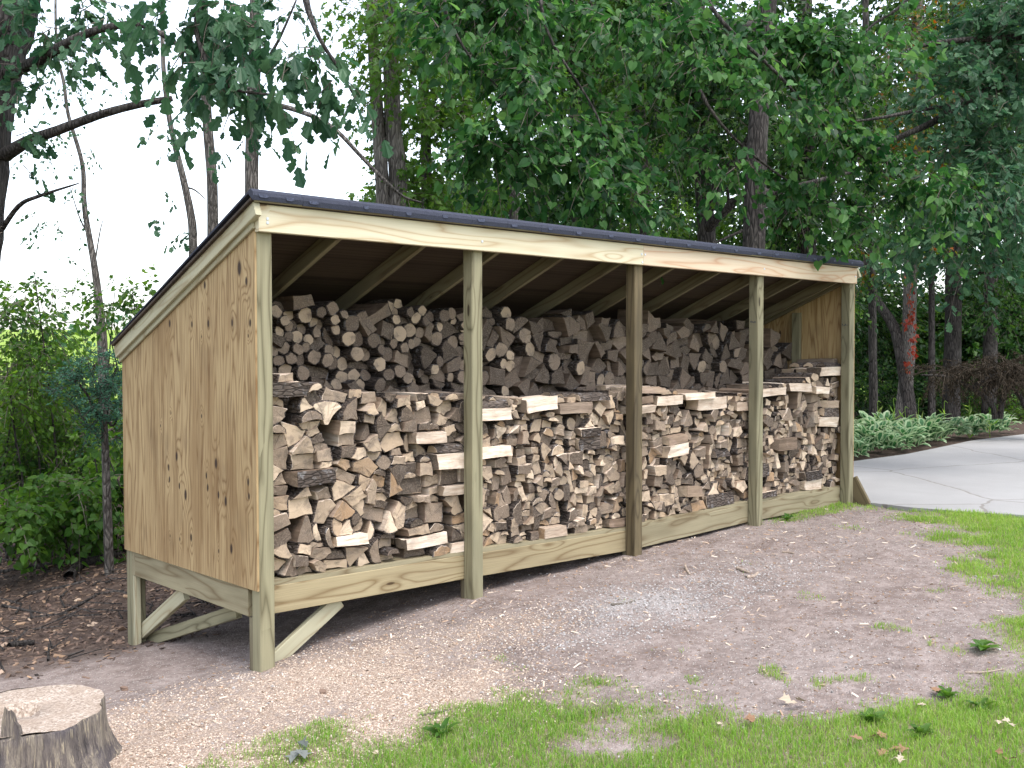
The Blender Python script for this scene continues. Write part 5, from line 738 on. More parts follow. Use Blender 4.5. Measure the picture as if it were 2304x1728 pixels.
def log_geo(row, xf):
    """wood body and bark shell of one log; xf turns a local point into its final place"""
    ty, size, ln = row[0] >> 1, row[1]/1000, row[2]/1000; seed = row[3]
    pts, bark, A = log_poly(ty, size, seed); r = random.Random(seed*3+1); U = r.uniform
    P2 = []; B2 = []; n0 = len(pts)
    for i in range(n0):
        a, b = pts[i], pts[(i+1) % n0]; P2.append(a); B2.append(bark[i])
        d = math.hypot(b[0]-a[0], b[1]-a[1])
        if d > .035:
            ks = 2 if d > .075 else 1
            for k in range(1, ks+1):
                q = k/(ks+1)+U(-.08, .08); nxm, nzm = (b[1]-a[1])/d, -(b[0]-a[0])/d; off = U(-.004, .0015)
                P2.append((a[0]+(b[0]-a[0])*q+nxm*off, a[1]+(b[1]-a[1])*q+nzm*off)); B2.append(bark[i])
    n = len(P2); rings = [-.5, -.485, -.15, .2, .485, .5]; V = []; L = []
    sx, sz = U(-.16, .16), U(-.16, .16); ex, ez = U(-.16, .16), U(-.16, .16); bx_, bz_ = U(-.007, .007), U(-.005, .005); tw = U(-.10, .10)
    jit = [[U(-.0022, .0022) for _ in range(2)] for _ in range(n)]; jit2 = [U(-.003, .003) for _ in range(n)]
    lo = (U(-.3, .3)*size*(1 if ty != 3 else .1), 0, U(-.3, .3)*size*(1 if ty != 3 else .1))
    if ty == 0: lo = (-size*.5, 0, 0)
    if ty == 1: lo = (0, 0, -size*.25)
    sh = seed % 97
    ro = []
    for k, rr in enumerate(rings):
        f = math.sin((rr+.5)*math.pi); sc = 1. if 0 < k < 5 else .955
        ct, st = math.cos(tw*rr), math.sin(tw*rr); ring = []
        for i, (x, z) in enumerate(P2):
            x, z = x*ct-z*st, x*st+z*ct
            jx, jz = jit[i]; w_ = (1+U(-.02, .02))*sc
            X = x*w_+jx*(k-2.5)+bx_*f; Z = z*w_+jz*(k-2.5)+bz_*f; Y = rr*ln
            if k < 2: Y += sx*x+sz*z+(jit2[i] if k == 0 else 0)
            if k > 3: Y += ex*x+ez*z+(jit2[i] if k == 5 else 0)
            ring.append((X, Y, Z)); L.append((X-lo[0], Y+sh*.7, Z-lo[2]))
        ro.append(ring); V += ring
    F = []; m = []
    for k in range(5):
        for i in range(n):
            j = (i+1) % n; F.append((k*n+i, (k+1)*n+i, (k+1)*n+j, k*n+j)); m.append(2 if (B2[i] and ty == 3) else 1)
    c0 = len(V); V.append((0, -.5*ln+U(-.002, .002), 0)); L.append((-lo[0], sh*.7, -lo[2])); V.append((0, .5*ln, 0)); L.append((-lo[0], sh*.7, -lo[2]))
    for i in range(n):
        j = (i+1) % n; F.append((c0, i, j)); m.append(0); F.append((c0+1, 5*n+j, 5*n+i)); m.append(0)
    # bark shell over the bark edges, 4 to 8 mm proud
    bv = []; bf = []; bl = []; th = U(.004, .008) if ty != 3 else .0035
    skip0 = U(.0, .9) > .8
    for i in range(n):
        if not B2[i]: continue
        j = (i+1) % n; o = len(bv)
        for k in range(6):
            for q in (i, j):
                x, y, z = ro[k][q]; d = math.hypot(x, z)+1e-6; e = th*(1+.35*math.sin(q*7.1+k*3.3+seed)); y2 = y*(.985 if k in (0, 5) else 1)
                bv.append((x*.99, y2, z*.99)); bv.append((x*(1+e/d), y2, z*(1+e/d)))
                bl += [(x, y+sh*.7, z)]*2
        for k in range(5):
            a = o+4*k; b = a+4
            bf += [(a+1, b+1, b+3, a+3), (a, b, b+1, a+1), (a+3, b+3, b+2, a+2)]
        bf += [(o, o+1, o+3, o+2), (o+20, o+22, o+23, o+21)]
    V = [xf(v) for v in V]; bv = [xf(v) for v in bv]
    return V, F, m, L, bv, bf, bl
rest = Acc(); used_labels = set(); ordn = ['first', 'second', 'third', 'fourth', 'fifth']
NUMW = 'bottom second third fourth fifth sixth seventh eighth ninth tenth eleventh twelfth thirteenth fourteenth fifteenth top'.split()
shape_w = ['wedge split log', 'half-round split log', 'squared split log', 'whole round log', 'rough split log']
for i, row in enumerate(rows):
    ty, back = row[0] >> 1, row[0] & 1
    loc = Vector([c/1000 for c in row[4:7]]); loc.x = .03+loc.x*1.004; loc.z += zf(loc.x)+.0275
    q = Quaternion([c/1000 for c in row[7:11]]).normalized(); r = random.Random(row[3]+5)
    xs_w = [(q @ Vector(v)).x+loc.x for part_ in (0, 4) for v in log_geo(row, lambda v: v)[part_]]
    loc.x += max(0, .006-min(xs_w))-max(0, max(xs_w)-6.216)          # kept clear of the end walls
    yax = q @ Vector((0, 1, 0)); cross = abs(yax.x) > .6
    tone = r.choice([.1, .22, .36, .46, .56, .64, .72, .77, .94, .97])+r.uniform(-.06, .06) if not back else r.random()*.34+.03  # rear logs: older, dirtier wood, with shade under the roof painted into the tone
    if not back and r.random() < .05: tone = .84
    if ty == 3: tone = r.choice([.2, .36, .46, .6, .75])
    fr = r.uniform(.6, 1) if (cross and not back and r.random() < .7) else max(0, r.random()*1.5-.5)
    if back: fr *= .1  # rear split faces darkened too, standing in for that shade
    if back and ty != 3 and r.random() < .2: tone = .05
    ind = i < 300
    if ind:
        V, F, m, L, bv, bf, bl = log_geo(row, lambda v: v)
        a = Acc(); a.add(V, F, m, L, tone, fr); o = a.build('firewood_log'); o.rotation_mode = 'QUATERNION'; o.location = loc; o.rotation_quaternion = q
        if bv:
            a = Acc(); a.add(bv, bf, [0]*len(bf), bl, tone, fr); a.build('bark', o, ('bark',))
        tw_ = ('pale' if fr > .6 else 'orange-brown' if .8 < tone < .92 else 'tan' if tone > .62 else 'light brown' if tone > .45 else 'grey-brown' if tone > .25 else 'dark')
        k = max(j for j in range(4) if XP[j] <= max(loc.x, .0)); fx = (loc.x-XP[k])/1.53
        hp_ = ('touching' if fx < .12 else 'left part of' if fx < .34 else 'left of middle in' if fx < .5 else 'right of middle in' if fx < .66 else 'right part of' if fx < .86 else 'right end of')
        where = f'{hp_} {ordn[k]} {"post" if fx < .12 else "bay"}'
        course = NUMW[max(0, min(15, int((loc.z-.02)/.1)))]+' course'
        sizew = 'small ' if row[1] < 90 else 'large ' if row[1] > 118 else 'medium '
        opts = ['', sizew, 'flat ', 'tilted ', 'chunky ', 'short ', 'stubby ', 'plain ']
        tail = ' lying sideways' if cross else ''
        tail = tail+', '+course+', '+where+(', rear stack' if back else '')
        for word in opts:
            lab = word+tw_+' '+shape_w[ty]+tail
            if lab not in used_labels:
                break
        used_labels.add(lab)
        tag(o, lab, 'firewood log', 'split firewood stacked in the shed')
    else:
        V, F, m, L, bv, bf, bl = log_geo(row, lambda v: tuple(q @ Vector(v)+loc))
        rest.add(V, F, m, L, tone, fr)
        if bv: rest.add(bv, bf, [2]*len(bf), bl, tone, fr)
fr_ = random.Random(4)
zz_ = .06
while zz_ < .98:                      # lower courses of the rear stack, hidden by the front one
    xx_ = .15
    while xx_ < 6.05:
        row = (fr_.choice([0, 2, 4, 8]), fr_.randint(105, 135), 400, fr_.randint(1, 9999)); zq = zz_+zf(xx_)+.0275
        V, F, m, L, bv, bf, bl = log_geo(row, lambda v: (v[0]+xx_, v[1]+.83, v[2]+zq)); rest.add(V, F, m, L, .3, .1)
        xx_ += .135
    zz_ += .115
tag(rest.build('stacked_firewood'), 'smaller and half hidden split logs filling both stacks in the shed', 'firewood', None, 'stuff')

# ------------------------------------------------------------------ foliage kit
T_RH = (np.array([(0, 0, 0), (.45, .34, .10), (1, 0, -.05), (.45, -.34, .10)]), [(0, 1, 2), (0, 2, 3)])
T_HEART = (np.array([(.06, 0, 0), (-.06, .20, .05), (.12, .42, .10), (.45, .42, .09), (.80, .18, .02), (1.04, 0, -.10), (.80, -.18, .02), (.45, -.42, .09), (.12, -.42, .10), (-.06, -.20, .05), (.5, 0, -.02)]),
           [(0, 10, 2, 1), (10, 4, 3, 2), (10, 5, 4), (10, 6, 5), (10, 8, 7, 6), (0, 9, 8, 10)])
T_OAK = (np.array([(0, 0, 0), (.10, .14, 0), (.22, .25, .05), (.34, .19, 0), (.50, .38, .08), (.60, .25, 0), (.80, .34, .05), (.92, .20, 0), (1.04, 0, -.12), (.92, -.20, 0), (.80, -.34, .05), (.60, -.25, 0), (.50, -.38, .08), (.34, -.19, 0), (.22, -.25, .05), (.10, -.14, 0)]),
         [(0, 3, 2, 1), (0, 5, 4, 3), (0, 8, 7, 5), (5, 7, 6), (0, 15, 14, 13), (0, 13, 12, 11), (0, 11, 9, 8), (11, 10, 9)])
T_MAPLE = (np.array([(0, 0, 0), (.05, .30, .04), (.30, .22, 0), (.38, .52, .06), (.55, .20, 0), (1.0, 0, -.08), (.55, -.20, 0), (.38, -.52, .06), (.30, -.22, 0), (.05, -.30, .04)]),
           [(0, 2, 1), (0, 4, 3, 2), (0, 5, 4), (0, 6, 5), (0, 8, 7, 6), (0, 9, 8)])
def unit(a): return a/np.maximum(np.linalg.norm(a, axis=-1, keepdims=True), 1e-9)
def leaf_mesh(name, pos, d, nrm, size, tpl, mat, parent=None, midx=None, wide=1.):
    T, F = tpl; N = len(pos); d = unit(d); s = unit(np.cross(nrm, d)); n = np.cross(d, s)
    V = pos[:, None]+size[:, None, None]*(T[None, :, 0:1]*d[:, None]+wide*T[None, :, 1:2]*s[:, None]+T[None, :, 2:3]*n[:, None])
    k = len(T); lp = np.array([i for f in F for i in f]); tot = np.array([len(f) for f in F])
    loops = (lp[None]+k*np.arange(N)[:, None]).ravel(); tots = np.tile(tot, N); st = np.concatenate([[0], np.cumsum(tots)[:-1]])
    me = np_mesh(name, V.reshape(-1, 3), loops, st, tots, None if midx is None else np.tile(midx, N))
    return link(name, me, parent, mat)
def twig_mesh(name, segs, mat, parent=None):
    """segs: arrays p0, p1, r0, r1: three-sided tapering sticks"""
    p0, p1, r0, r1 = segs; N = len(p0); d = unit(p1-p0); a = unit(np.cross(d, np.array([.3, .5, .8]))); b = np.cross(d, a)
    V = []
    for p, r in ((p0, r0), (p1, r1)):
        for an in (0, 2.094, 4.189): V.append(p+r[:, None]*(math.cos(an)*a+math.sin(an)*b))
    V = np.stack(V, 1).reshape(-1, 3); lp = np.array([0, 1, 4, 3, 1, 2, 5, 4, 2, 0, 3, 5])
    loops = (lp[None]+6*np.arange(N)[:, None]).ravel()
    o = link(name, np_mesh(name, V, loops, np.arange(3*N)*4, np.full(3*N, 4)), parent, mat); o['kind'] = 'stuff'; return o
DENS = 6
def sprays(rs, blobs, per_m3, leaves=14, ln=.55, leaf=.08, droop=.45, out=.6, spread=.55, rnd=.9, shell=.0):
    """twigs with leaves scattered through a list of ellipsoid blobs (centre, radii)"""
    O = []; Dv = []
    for (c, r) in blobs:
        c = np.array(c, float); r = np.array(r if np.ndim(r) else (r, r, r), float)
        n = max(1, int(DENS*per_m3*4.19*r[0]*r[1]*r[2])); u = unit(rs.randn(n, 3)); rad = (shell+(1-shell)*rs.rand(n, 1))**(1/2.2)
        O.append(c+u*rad*r); Dv.append(u*out+rs.randn(n, 3)*.6*[1, 1, .5])
    O = np.concatenate(O); Dv = unit(np.concatenate(Dv)-[0, 0, .15]); n = len(O)
    L = ln*rs.uniform(.5, 1.2, n); tt = np.linspace(.12, 1, leaves)[None, :, None]
    path = lambda q: O[:, None]+Dv[:, None]*L[:, None, None]*q+np.array([0, 0, -1])*(droop*L[:, None, None]*q*q)
    ctr = path(tt); side = unit(np.cross(Dv, np.array([0, 0, 1.])+rs.randn(n, 3)*.3))[:, None]*np.where(np.arange(leaves) % 2, 1, -1)[None, :, None]
    tan = unit(Dv[:, None]+np.array([0, 0, -2.])*droop*tt)
    d = tan*.55+side*spread+np.array([0, 0, -.55])*droop*1.4+rs.randn(n, leaves, 3)*.28
    nr = np.array([0, 0, 1.])+rs.randn(n, leaves, 3)*rnd
    pos = ctr+side*.012+rs.randn(n, leaves, 3)*leaf*.25; sz = leaf*rs.uniform(.45, 1.3, (n, leaves))
    a = path(np.array([[[0.]]]))[:, 0]; b = path(np.array([[[.5]]]))[:, 0]; c = path(np.array([[[1.]]]))[:, 0]
    tw = (np.concatenate([a, b]), np.concatenate([b, c]), np.concatenate([np.full(n, .0045), np.full(n, .003)]), np.concatenate([np.full(n, .003), np.full(n, .001)]))
    return pos.reshape(-1, 3), d.reshape(-1, 3), nr.reshape(-1, 3), sz.ravel(), tw
def tube(name, pts, rad, mat, parent=None, nseg=12, sub=6, rough=.06, seed=0, flare=0.):
    """bark-covered trunk or limb through the given points"""
    pts = np.array(pts, float); rad = np.array(rad, float); n = len(pts); T = []; R_ = []
    for i in range(n-1):
        p0, p1, p2, p3 = pts[max(i-1, 0)], pts[i], pts[i+1], pts[min(i+2, n-1)]
        for k in range(sub):
            q = k/sub; T.append(.5*((2*p1)+(-p0+p2)*q+(2*p0-5*p1+4*p2-p3)*q*q+(-p0+3*p1-3*p2+p3)*q**3)); R_.append(rad[i]+(rad[i+1]-rad[i])*q)
    T.append(pts[-1]); R_.append(rad[-1]); T = np.array(T); R_ = np.array(R_); tan = unit(np.gradient(T, axis=0))
    ref = np.array([.2, 1, .1]) if abs(tan[0][2]) > .5 else np.array([0, 0, 1.]); a = unit(np.cross(tan, ref)); b = np.cross(tan, a)
    rs = np.random.RandomState(seed); ang = np.arange(nseg)*2*math.pi/nseg; ph = rs.rand(4)*6
    ridg = 1+rough*(np.sin(ang*3+ph[0])+.6*np.sin(ang*5+ph[1]))
    rr = R_[:, None]*ridg[None]*(1+rs.uniform(-.5, .5, (len(T), nseg))*rough)
    if flare: rr = rr*(1+flare*np.exp(-np.arange(len(T))/1.5))[:, None]
    V = T[:, None]+rr[..., None]*(np.cos(ang)[None, :, None]*a[:, None]+np.sin(ang)[None, :, None]*b[:, None]); m = len(T)
    V = np.concatenate([V.reshape(-1, 3), T[-1:]]); F = []
    for i in range(m-1):
        for k in range(nseg): F.append((i*nseg+k, i*nseg+(k+1) % nseg, (i+1)*nseg+(k+1) % nseg, (i+1)*nseg+k))
    F += [((m-1)*nseg+k, (m-1)*nseg+(k+1) % nseg, m*nseg) for k in range(nseg)]
    me = pymesh(name, V, F, None, True); return link(name, me, parent, mat)
def ground_at(p): return np.array([p[0], p[1], float(gz0(p[0], p[1]))-.12])
NTREE = [0]
def tree(label, trunk, rad, kind, crown=None, limbs=(), mat='tbark', group='trees of the wood behind the shed', name='tree', tpl=T_RH, leafm='leaf_dark', cat='tree', base=True, **kw):
    """trunk: points from the top down; the last is carried on to the ground"""
    NTREE[0] += 1; sd = NTREE[0]; rs = np.random.RandomState(100+sd)
    pts = [np.array(p, float) for p in trunk]; rad = list(rad)
    if base:
        e = pts[-1]; g = float(gz0(e[0], e[1]))-.15; dv = (pts[-1]-pts[-2]); sl_ = dv[:2]/min(-.2, dv[2]) if dv[2] < 0 else np.zeros(2)
        hgt = e[2]-g
        if hgt > .05: pts.append(np.array([*(e[:2]+np.clip(sl_*-hgt, -.3, .3)*.5), g])); rad.append(rad[-1]*1.15)
    pts = pts[::-1]; rad = rad[::-1]; org = pts[0]
    root = tag(empty(name, org), label, cat, group)
    off = -np.array(org)
    tube('trunk', [p+off for p in pts], rad, M[mat], root, 12 if max(rad) > .05 else 7, 6, seed=sd, flare=.25)
    for k, (lp, lr) in enumerate(limbs): tube('branch', [np.array(p)+off for p in lp], lr, M[mat], root, 8, 5, seed=sd*10+k)
    if crown:
        pos, d, nr, sz, tw = sprays(rs, crown, **kw)
        leaf_mesh('crown', pos+off, d, nr, sz, tpl, M[leafm], root)
        twig_mesh('twigs', (tw[0]+off, tw[1]+off, tw[2], tw[3]), M['twig'], root)
    return root
def PB_(u, v, d, ru, rv=None, rd=None):
    """ellipsoid blob seen at (u, v), d metres off, ru x rv pixels half-size"""
    s = d*K/FPX; ru_, rv_ = ru*s, (rv or ru)*s; rd = rd or ru_
    return (P(u, v, d), (max(ru_, .05)*.75+rd*.25, max(ru_, .05)*.75+rd*.25, rv_))

# ---- the linden whose branches hang over the shed roof (nearest crown, middle and right)
L1 = []
rr_ = random.Random(3)
def blobrow(pts, d0, d1, r, n, jit=18, rv=None):
    out = []
    for k in range(n):
        q = k/(n-1)*(len(pts)-1); i = min(int(q), len(pts)-2); f = q-i
        u = pts[i][0]*(1-f)+pts[i+1][0]*f+rr_.uniform(-jit, jit); v = pts[i][1]*(1-f)+pts[i+1][1]*f+rr_.uniform(-jit, jit)
        out.append(PB_(u, v, d0+(d1-d0)*k/(n-1)+rr_.uniform(-.3, .3), r*rr_.uniform(.7, 1.2), (rv or r)*rr_.uniform(.6, 1.1)))
    return out
b = []
b += blobrow([(1120, 0), (1300, 60), (1500, 120), (1650, 190), (1760, 260), (1880, 330), (1990, 390), (2090, 400)], 8.0, 9.2, 48, 17, 14, 34)
b += blobrow([(1000, 60), (1200, 150), (1380, 240), (1520, 330), (1650, 400), (1760, 440), (1880, 470), (1990, 500)], 8.3, 9.5, 44, 17, 16, 32)
b += blobrow([(930, 40), (1060, 130), (1180, 250), (1290, 360), (1370, 440)], 7.6, 8.2, 60, 12, 24, 46)
b += blobrow([(900, 0), (1100, 20), (1350, 30), (1600, 60), (1800, 90)], 8.6, 9.5, 70, 13, 30, 50)
b += blobrow([(1010, 290), (1100, 330), (1210, 330), (1330, 300)], 8.0, 8.6, 56, 8, 20, 50)
b += blobrow([(1060, 400), (1150, 425), (1290, 430)], 8.2, 8.6, 34, 5, 14, 26)
b += blobrow([(1540, 20), (1590, 90), (1900, 150), (1960, 60)], 8.0, 9.0, 40, 6, 20, 34)
trunkL = [P(1700, -700, 11.5), P(1690, -300, 11.5), P(1660, 0, 11.4), P(1640, 250, 11.3), P(1630, 470, 11.3)]
lim = [([P(1660, -60, 11.4), P(1400, -160, 9.8), P(1200, -60, 8.4), P(1180, 60, 8.1), P(1290, 250, 8.1), P(1330, 400, 8.2)], [.07, .045, .02, .012, .008, .004]),
       ([P(1670, -150, 11.4), P(1500, -120, 9.4), P(1540, 20, 8.4), P(1680, 160, 8.6), P(1800, 290, 8.9), P(1950, 400, 9.1)], [.07, .04, .018, .013, .009, .004]),
       ([P(1650, 60, 11.4), P(1500, 60, 9.6), P(1530, 230, 8.9), P(1700, 390, 9.1), P(1900, 480, 9.4)], [.06, .03, .014, .010, .004]),
       ([P(1690, -200, 11.4), P(1250, -150, 9), P(980, -40, 8), P(1000, 100, 7.9), P(1120, 230, 8.)], [.06, .04, .018, .010, .005])]
tree('tall linden whose leafy branches droop over the shed roof', trunkL, [.07, .08, .09, .10, .11], 0, b, lim, 'tbark', None, 'linden_tree', T_HEART, 'leaf_linden', per_m3=95, leaves=12, ln=.34, leaf=.076, droop=.5, rnd=.85)

# ---- middle trees behind the shed, one by one
GT = 'trees of the wood behind the shed'
def c(*L): return [PB_(*a) for a in L]
tree('pair of stout grey rough-barked stems above the left part of the roof', [P(815, -260, 11), P(805, 0, 11), P(812, 190, 11), P(822, 330, 11), P(826, 410, 11), P(828, 600, 11)], [.055, .06, .065, .07, .07, .075], 0,
     c((800, 40, 10.6, 60, 70), (880, 60, 10.4, 80, 80), (860, 150, 10.4, 60, 50), (830, 10, 11, 70, 50)), [([P(828, 640, 11), P(860, 410, 11.05), P(850, 280, 11), P(846, 150, 11), P(840, -100, 11)], [.11, .10, .092, .085, .07])], 'tbark2', GT, tpl=T_MAPLE, leafm='leaf_maple', per_m3=70, leaves=11, ln=.4, leaf=.075, droop=.4)
tree('slim grey trunk right of the double stem with bright maple leaves', [P(905, -250, 12), P(912, 0, 12), P(914, 120, 12), P(920, 280, 12), P(922, 400, 12)], [.05, .055, .058, .06, .062], 0,
     c((900, 270, 11.5, 70, 26), (960, 240, 11.2, 80, 34), (850, 290, 11.2, 40, 24), (880, 350, 11.5, 50, 22), (930, 390, 11.3, 70, 30), (880, 420, 11.2, 60, 20), (840, 400, 11.4, 40, 26), (950, 130, 11.6, 60, 60), (990, 200, 11.8, 70, 60), (1010, 420, 12, 60, 24)),
     [([P(922, 300, 12), P(960, 262, 11.6), P(1010, 235, 11.2)], [.03, .018, .006]), ([P(918, 200, 12), P(870, 285, 11.4), P(850, 300, 11.2)], [.02, .01, .005])], 'tbark', GT, tpl=T_MAPLE, leafm='leaf_maple', per_m3=75, leaves=11, ln=.38, leaf=.08, droop=.35)
tree('pale thin stem standing in front of a dark trunk above mid roof', [P(1106, -200, 13), P(1104, 60, 13), P(1100, 160, 13), P(1102, 280, 13), P(1114, 430, 13)], [.03, .034, .036, .038, .045], 0,
     c((1100, 130, 12.5, 90, 60), (1060, 230, 12.6, 90, 50), (1150, 240, 12.8, 80, 60), (1080, 370, 12.6, 60, 40)), (), 'tbark2', GT, tpl=T_MAPLE, leafm='leaf_maple', per_m3=34, leaves=11, ln=.45, leaf=.08)
tree('dark trunk directly behind the pale thin stem', [P(1116, -200, 14), P(1112, 60, 14), P(1108, 230, 14), P(1112, 440, 14)], [.055, .06, .065, .07], 0,
     c((1000, 0, 13.6, 140, 90), (1150, -30, 14, 160, 90), (1180, 120, 14, 110, 80), (1020, 140, 14, 90, 60)), (), 'tbark', GT, leafm='leaf_dark', per_m3=20, leaves=13, ln=.5, leaf=.09)
for k, (u0, u1, dd, r_, lb) in enumerate([(1232, 1240, 15, .028, 'very thin dark stem over the middle of the roof'), (1368, 1366, 14.5, .034, 'thin dark stem left of the two forest trunks'), (1300, 1285, 16, .045, 'dark stem rising over the joint of the front boards'),
                                          (1378, 1393, 14, .075, 'dark forest trunk just left of the third bay'), (1368, 1384, 17, .05, 'far straight trunk with a forked top over the third bay')]):
    uu = u1 if k < 4 else 1382
    tree(lb, [P(u0-6, -150, dd), P(u0, 150, dd), P((u0+uu)/2, 300, dd), P(uu, 500, dd)], [r_*.7, r_*.8, r_*.9, r_], 0,
         c((u0+10, 120+20*k, dd-.3, 85, 70), (u0-30, 10, dd, 110, 80), (uu+20, 330, dd, 60, 40), (uu, 420, dd, 55, 30)), (), 'tbark', GT, leafm=('leaf_dark', 'leaf_maple')[k % 2], per_m3=17, leaves=13, ln=.5, leaf=.095)
tree('thick dark trunk with an arching bough over the third and fourth bay', [P(1500, -250, 12.6), P(1508, 60, 12.6), P(1512, 250, 12.6), P(1518, 400, 12.6), P(1526, 530, 12.6)], [.08, .09, .095, .10, .11], 0,
     c((1480, 60, 12.2, 120, 90), (1420, 200, 12.4, 90, 80), (1600, 130, 12.4, 130, 80), (1560, 260, 12.2, 90, 60), (1450, 320, 12, 50, 50), (1520, 350, 12, 60, 40), (1440, 440, 12.4, 60, 30)),
     [([P(1526, 500, 12.6), P(1545, 474, 12.4), P(1590, 434, 12.2), P(1628, 410, 12), P(1668, 416, 11.9), P(1740, 398, 11.8), P(1840, 372, 11.8)], [.075, .06, .05, .045, .04, .03, .015]),
      ([P(1522, 470, 12.6), P(1560, 385, 12.4), P(1600, 335, 12.4), P(1650, 240, 12.6)], [.08, .07, .055, .04]), ([P(1574, 440, 12.3), P(1570, 405, 12.2), P(1545, 380, 12.)], [.02, .013, .006])], 'tbark', GT, leafm='leaf_dark', tpl=T_MAPLE, per_m3=26, leaves=13, ln=.5, leaf=.085)
tree('stout forest trunk behind the right end of the roof', [P(1735, -250, 15), P(1738, 100, 15), P(1740, 350, 15), P(1742, 545, 15)], [.10, .11, .12, .13], 0,
     c((1700, 80, 14.6, 130, 110), (1760, 220, 14.5, 120, 80), (1660, 300, 14.4, 90, 70), (1760, 380, 14.6, 120, 60), (1690, 450, 14.6, 110, 50), (1800, 480, 14.6, 100, 40)), [([P(1741, 420, 15), P(1680, 470, 14.4), P(1600, 500, 13.8), P(1480, 555, 13.4)], [.04, .03, .02, .01])], 'tbark', GT, leafm='leaf_dark', per_m3=15, leaves=14, ln=.55, leaf=.10)
# right-hand wood
GR_ = 'trees beside the driveway'
tree('straight dark trunk nearest the last post of the shed', [P(1868, -250, 19.0), P(1872, 200, 19.0), P(1880, 450, 19.0), P(1884, 620, 19.0), P(1886, 780, 19.0), P(1888, 930, 19.0)], [0.048, 0.06, 0.066, 0.07, 0.072, 0.078], 0,
     c((1880, 250, 18.34, 110, 90), (1850, 120, 18.6, 110, 90), (1900, 420, 18.08, 110, 70), (1880, 560, 18.73, 60, 60), (1830, 400, 18.34, 80, 50)), (), 'tbark', GR_, leafm='leaf_dark', tpl=T_MAPLE, per_m3=9, leaves=13, ln=.5, leaf=.09)
rt = tree('grey trunk with a red creeper climbing up its bark', [P(1985, -250, 21.45), P(1980, 150, 21.45), P(1975, 400, 21.45), P(1966, 620, 21.45), P(1962, 760, 21.45), P(1950, 905, 21.45)], [0.092, 0.112, 0.118, 0.132, 0.138, 0.158], 0,
     c((1990, 60, 20.88, 130, 100), (1960, 230, 20.73, 120, 80), (2060, 300, 20.88, 100, 70), (2000, 420, 20.45, 90, 60)), (), 'tbark2', GR_, leafm='leaf_autumn', tpl=T_MAPLE, per_m3=5, leaves=12, ln=.5, leaf=.09)
rs = np.random.RandomState(9)
pos, d, nr, sz, tw = sprays(rs, [PB_(1972, 645, 21.2, 10, 36), PB_(1965, 700, 21.2, 14, 28), PB_(1958, 745, 21.2, 14, 24), PB_(1955, 775, 21.2, 10, 10), PB_(1978, 600, 21.2, 8, 20)], 50, 8, .15, .085, .6)
cr = leaf_mesh('red_creeper', pos, d, nr, sz, T_MAPLE, M['leaf_red']); tag(cr, 'red-leaved creeper climbing the grey trunk beside the driveway', 'creeper')
tree('dark trunk right of the red creeper', [P(2075, -250, 22.1), P(2070, 200, 22.1), P(2062, 500, 22.1), P(2060, 700, 22.1), P(2056, 880, 22.1)], [0.12, 0.144, 0.155, 0.167, 0.179], 0,
     c((2100, 60, 21.32, 130, 110), (2090, 220, 21.06, 120, 80), (2060, 470, 20.8, 120, 60), (2120, 430, 20.54, 110, 60)), [([P(2064, 560, 22.1), P(2110, 590, 21.45), P(2180, 560, 20.8), P(2250, 520, 20.15)], [.05, .035, .025, .015])], 'tbark', GR_, leafm='leaf_dark', per_m3=7, leaves=14, ln=.55, leaf=.10)
tree('leaning dark trunk crossing behind the red creeper', [P(1850, 520, 21.78), P(1890, 640, 21.65), P(1935, 720, 21.52), P(1960, 860, 21.38)], [0.061, 0.085, 0.109, 0.134], 0, None, (), 'tbark', GR_)
tree('dark trunk near the right edge behind the brown brush', [P(2150, -250, 22.5), P(2146, 200, 22.5), P(2140, 600, 22.5), P(2136, 860, 22.5)], [0.092, 0.115, 0.138, 0.15], 0,
     c((2180, 100, 21.88, 120, 100), (2190, 300, 21.5, 110, 90), (2180, 560, 21.25, 80, 60), (2150, 660, 21.75, 80, 50)), (), 'tbark', GR_, leafm='leaf_dark', per_m3=6, leaves=14, ln=.55, leaf=.11)
tree('big spreading tree off the right edge with long low boughs', [P(2420, -400, 13), P(2430, 0, 13), P(2440, 300, 13), P(2450, 700, 13)], [.2, .22, .24, .27], 0,
     c((2150, 120, 12.4, 110, 60), (2200, 20, 12.4, 110, 70), (2060, 200, 12.2, 90, 50), (2200, 250, 12.2, 90, 40), (2120, 320, 12, 90, 40), (2190, 400, 11.6, 80, 40), (2120, 440, 11.6, 80, 34), (2190, 470, 11.8, 60, 30), (2040, 470, 12, 80, 40), (1960, 540, 12.4, 70, 36), (2080, 560, 12, 70, 34), (2180, 330, 12, 60, 40)),
     [([P(2425, 60, 13), P(2300, 120, 12.8), P(2212, 163, 12.6), P(2140, 195, 12.5), P(2070, 226, 12.4), P(2014, 264, 12.3), P(1930, 302, 12.2), P(1830, 355, 12)], [.11, .08, .065, .058, .05, .042, .03, .015]),
      ([P(2425, 0, 13), P(2212, 75, 12.4), P(2103, 84, 12.2), P(2013, 94, 12), P(1950, 110, 12)], [.07, .045, .035, .028, .01]),
      ([P(2070, 226, 12.4), P(2000, 235, 12.2), P(1900, 255, 12), P(1840, 262, 12)], [.03, .025, .018, .006]),
      ([P(2440, 320, 13), P(2300, 380, 12.4), P(2190, 448, 12), P(2080, 450, 12)], [.06, .04, .025, .01])], 'tbark', GR_, leafm='leaf_oak', tpl=T_OAK, per_m3=34, leaves=12, ln=.5, leaf=.10, droop=.3)
